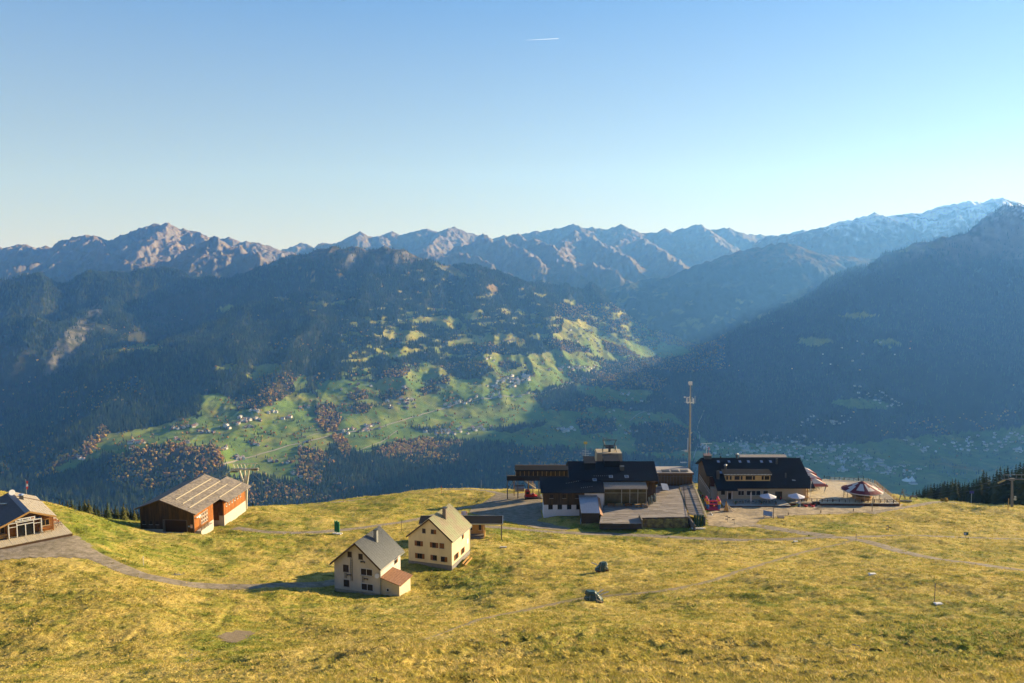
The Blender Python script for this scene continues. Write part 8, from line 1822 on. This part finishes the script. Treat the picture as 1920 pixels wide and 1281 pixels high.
# no tussocks inside the buildings
for (cx_, cy_, r_) in [(o.location.x, o.location.y, 5.8) for o in bpy.data.objects if o.get('category') == 'house' and o.location.y < 400] + [(-84, 202, 9.5), (-82, 209, 8), (-98, 155, 9), (-100, 150, 9), (-90, 152, 8), (-101, 163, 8), (-10, 183, 5)]:
    keep &= (xx - cx_) ** 2 + (yy - cy_) ** 2 > r_ * r_
keep &= ~in_poly(px, py, [(1120, 985), (1205, 984), (1210, 972), (1325, 990), (1325, 940), (1690, 946), (1640, 895), (1300, 895), (1000, 920), (1010, 972), (1090, 972)])
xx, yy, zz, px, py, rough, n1, n2, n3 = [a[keep] for a in (xx, yy, zz, px, py, rough, n1, n2, n3)]
cc = meadow_color(xx[None, :], yy[None, :])[0]
gr = cc[:, 1] / cc[:, 0]; u_ = rng.random(len(xx)) * .3 + .12 * n2
kind = np.where(gr + u_ > 1.12, 2, np.where(gr + u_ > .9, 1, 0)); rus = (cc[:, 1] / cc[:, 0] < .63) & (rng.random(len(xx)) < .35); kind = np.where(rus, 3, kind)
kind = np.where((rough > .5) & (kind == 2) & (rng.random(len(xx)) < .5), 0, kind)
size = (.09 + .05 * rng.random(len(xx)) + .09 * rng.random(len(xx)) ** 3) * (1 + .004 * np.clip(yy - 60, 0, 200)) * (1 + rough * (.2 + 1.0 * np.clip(n3 + .1, 0, 1)))
print('tussocks', len(xx), np.bincount(kind))
for k in range(4):
    i = np.where(kind == k)[0]
    if len(i) < 2: continue
    proto = tuft(50 + k, 16, 1.0, .75 if k != 3 else .9, .75).build('grass_tussock', gm[k]); proto['kind'] = 'stuff'; q = i[np.argmin(yy[i])]; proto.location = (xx[q], yy[q], zz[q]); proto.scale = (size[q],) * 3
    s3 = np.stack([size[i] * rng.uniform(1.3, 2.2, len(i)), size[i] * rng.uniform(1.3, 2.2, len(i)), size[i] * rng.uniform(.8, 1.3, len(i))], -1)
    scatter('alpine_grass' if k < 3 else 'heather', proto, np.stack([xx[i], yy[i], zz[i] - .02], -1), s3, rng.uniform(0, 6.28, len(i)))
# wet patch in the lower right, stones in the gravel patches
m_mud = mat('wet_mud', (.03, .027, .022), rough=.5, var=.4, scale=3, spec=.2)
for (cx_, cy_, w, l, lab) in ((1622, 1215, 1.0, .7, 0), (1640, 1222, 1.3, .6, 0), (1850, 1272, .8, .4, 0)):
    q = G(cx_, cy_); mb = MB(); n = 16
    for i in range(n): an = 6.283 * i / n; r_ = 1 + .35 * math.sin(3 * an + cx_) + .2 * math.sin(5 * an); x, y = q[0] + w * r_ * math.cos(an), q[1] + l * r_ * math.sin(an); mb.v.append((x, y, gz(x, y) + .06))
    mb.v.append((q[0], q[1], gz(q[0], q[1]) + .07)); mb.f = [(i, (i + 1) % n, n) for i in range(n)]; mb.m = [0] * n; o = mb.build('wet_ground', m_mud); o['kind'] = 'structure'
mb = MB()
def stone(x, y, s_):
    z = gz(x, y); r = random.random; p_ = [(x + s_ * (r() - .5), y + s_ * (r() - .5), z - .05) for _ in range(0)]
    a = [(x + s_ * .5 * math.cos(t) * (.7 + .5 * r()), y + s_ * .5 * math.sin(t) * (.7 + .5 * r()), z - .04 + s_ * .15 * r()) for t in np.arange(5) * 1.2566]
    mb.poly(a + [(x + .1 * s_, y, z + s_ * .42)], [(i, (i + 1) % 5, 5) for i in range(5)])
for line, n, wd in (([(345, 1252), (352, 1236), (361, 1219)], 90, .35), ([(361, 1219), (378, 1230), (392, 1242)], 60, .35)):
    ln = smooth_line(plan(line), .2)
    for _ in range(n): q = ln[random.randrange(len(ln))]; stone(q[0] + random.gauss(0, wd), q[1] + random.gauss(0, wd), random.uniform(.06, .2))
for _ in range(160): q = hit(random.gauss(445, 22), random.gauss(1193, 4)); stone(q[0], q[1], random.uniform(.06, .22))
for _ in range(70): q = hit(random.gauss(333, 8), random.gauss(1073, 1.3)); stone(q[0], q[1], random.uniform(.1, .35))
for _ in range(120): q = hit(random.uniform(140, 420), random.uniform(1020, 1095)); stone(q[0], q[1], random.uniform(.05, .12))
o = mb.build('scattered_stones', mat('grey_stone', (.33, .31, .28), rough=.9, var=.2, scale=4)); o['kind'] = 'stuff'
# thin vapour trail high in the sky
a, b = at(985, 75.5, 30000), at(1047, 72.5, 30000); m_ct = bpy.data.materials.new('vapour'); m_ct.use_nodes = True; nt = m_ct.node_tree; nt.nodes.remove(nt.nodes['Principled BSDF']); tl = nt.nodes.new('ShaderNodeBsdfTranslucent'); tl.inputs[0].default_value = (.95, .95, .95, 1); df = nt.nodes.new('ShaderNodeBsdfDiffuse'); df.inputs[0].default_value = (.95, .95, .95, 1); ad = nt.nodes.new('ShaderNodeAddShader'); nt.links.new(tl.outputs[0], ad.inputs[0]); nt.links.new(df.outputs[0], ad.inputs[1]); tp = nt.nodes.new('ShaderNodeBsdfTransparent'); mxs = nt.nodes.new('ShaderNodeMixShader'); mxs.inputs[0].default_value = .16; nt.links.new(tp.outputs[0], mxs.inputs[1]); nt.links.new(ad.outputs[0], mxs.inputs[2]); nt.links.new(mxs.outputs[0], nt.nodes['Material Output'].inputs['Surface'])
mb = MB(); mb.tube(a, a + (b - a) * .6, 2, 10, 6); mb.tube(a + (b - a) * .6, b, 10, 12, 6); o = mb.build('vapour_trail', m_ct); o['kind'] = 'stuff'
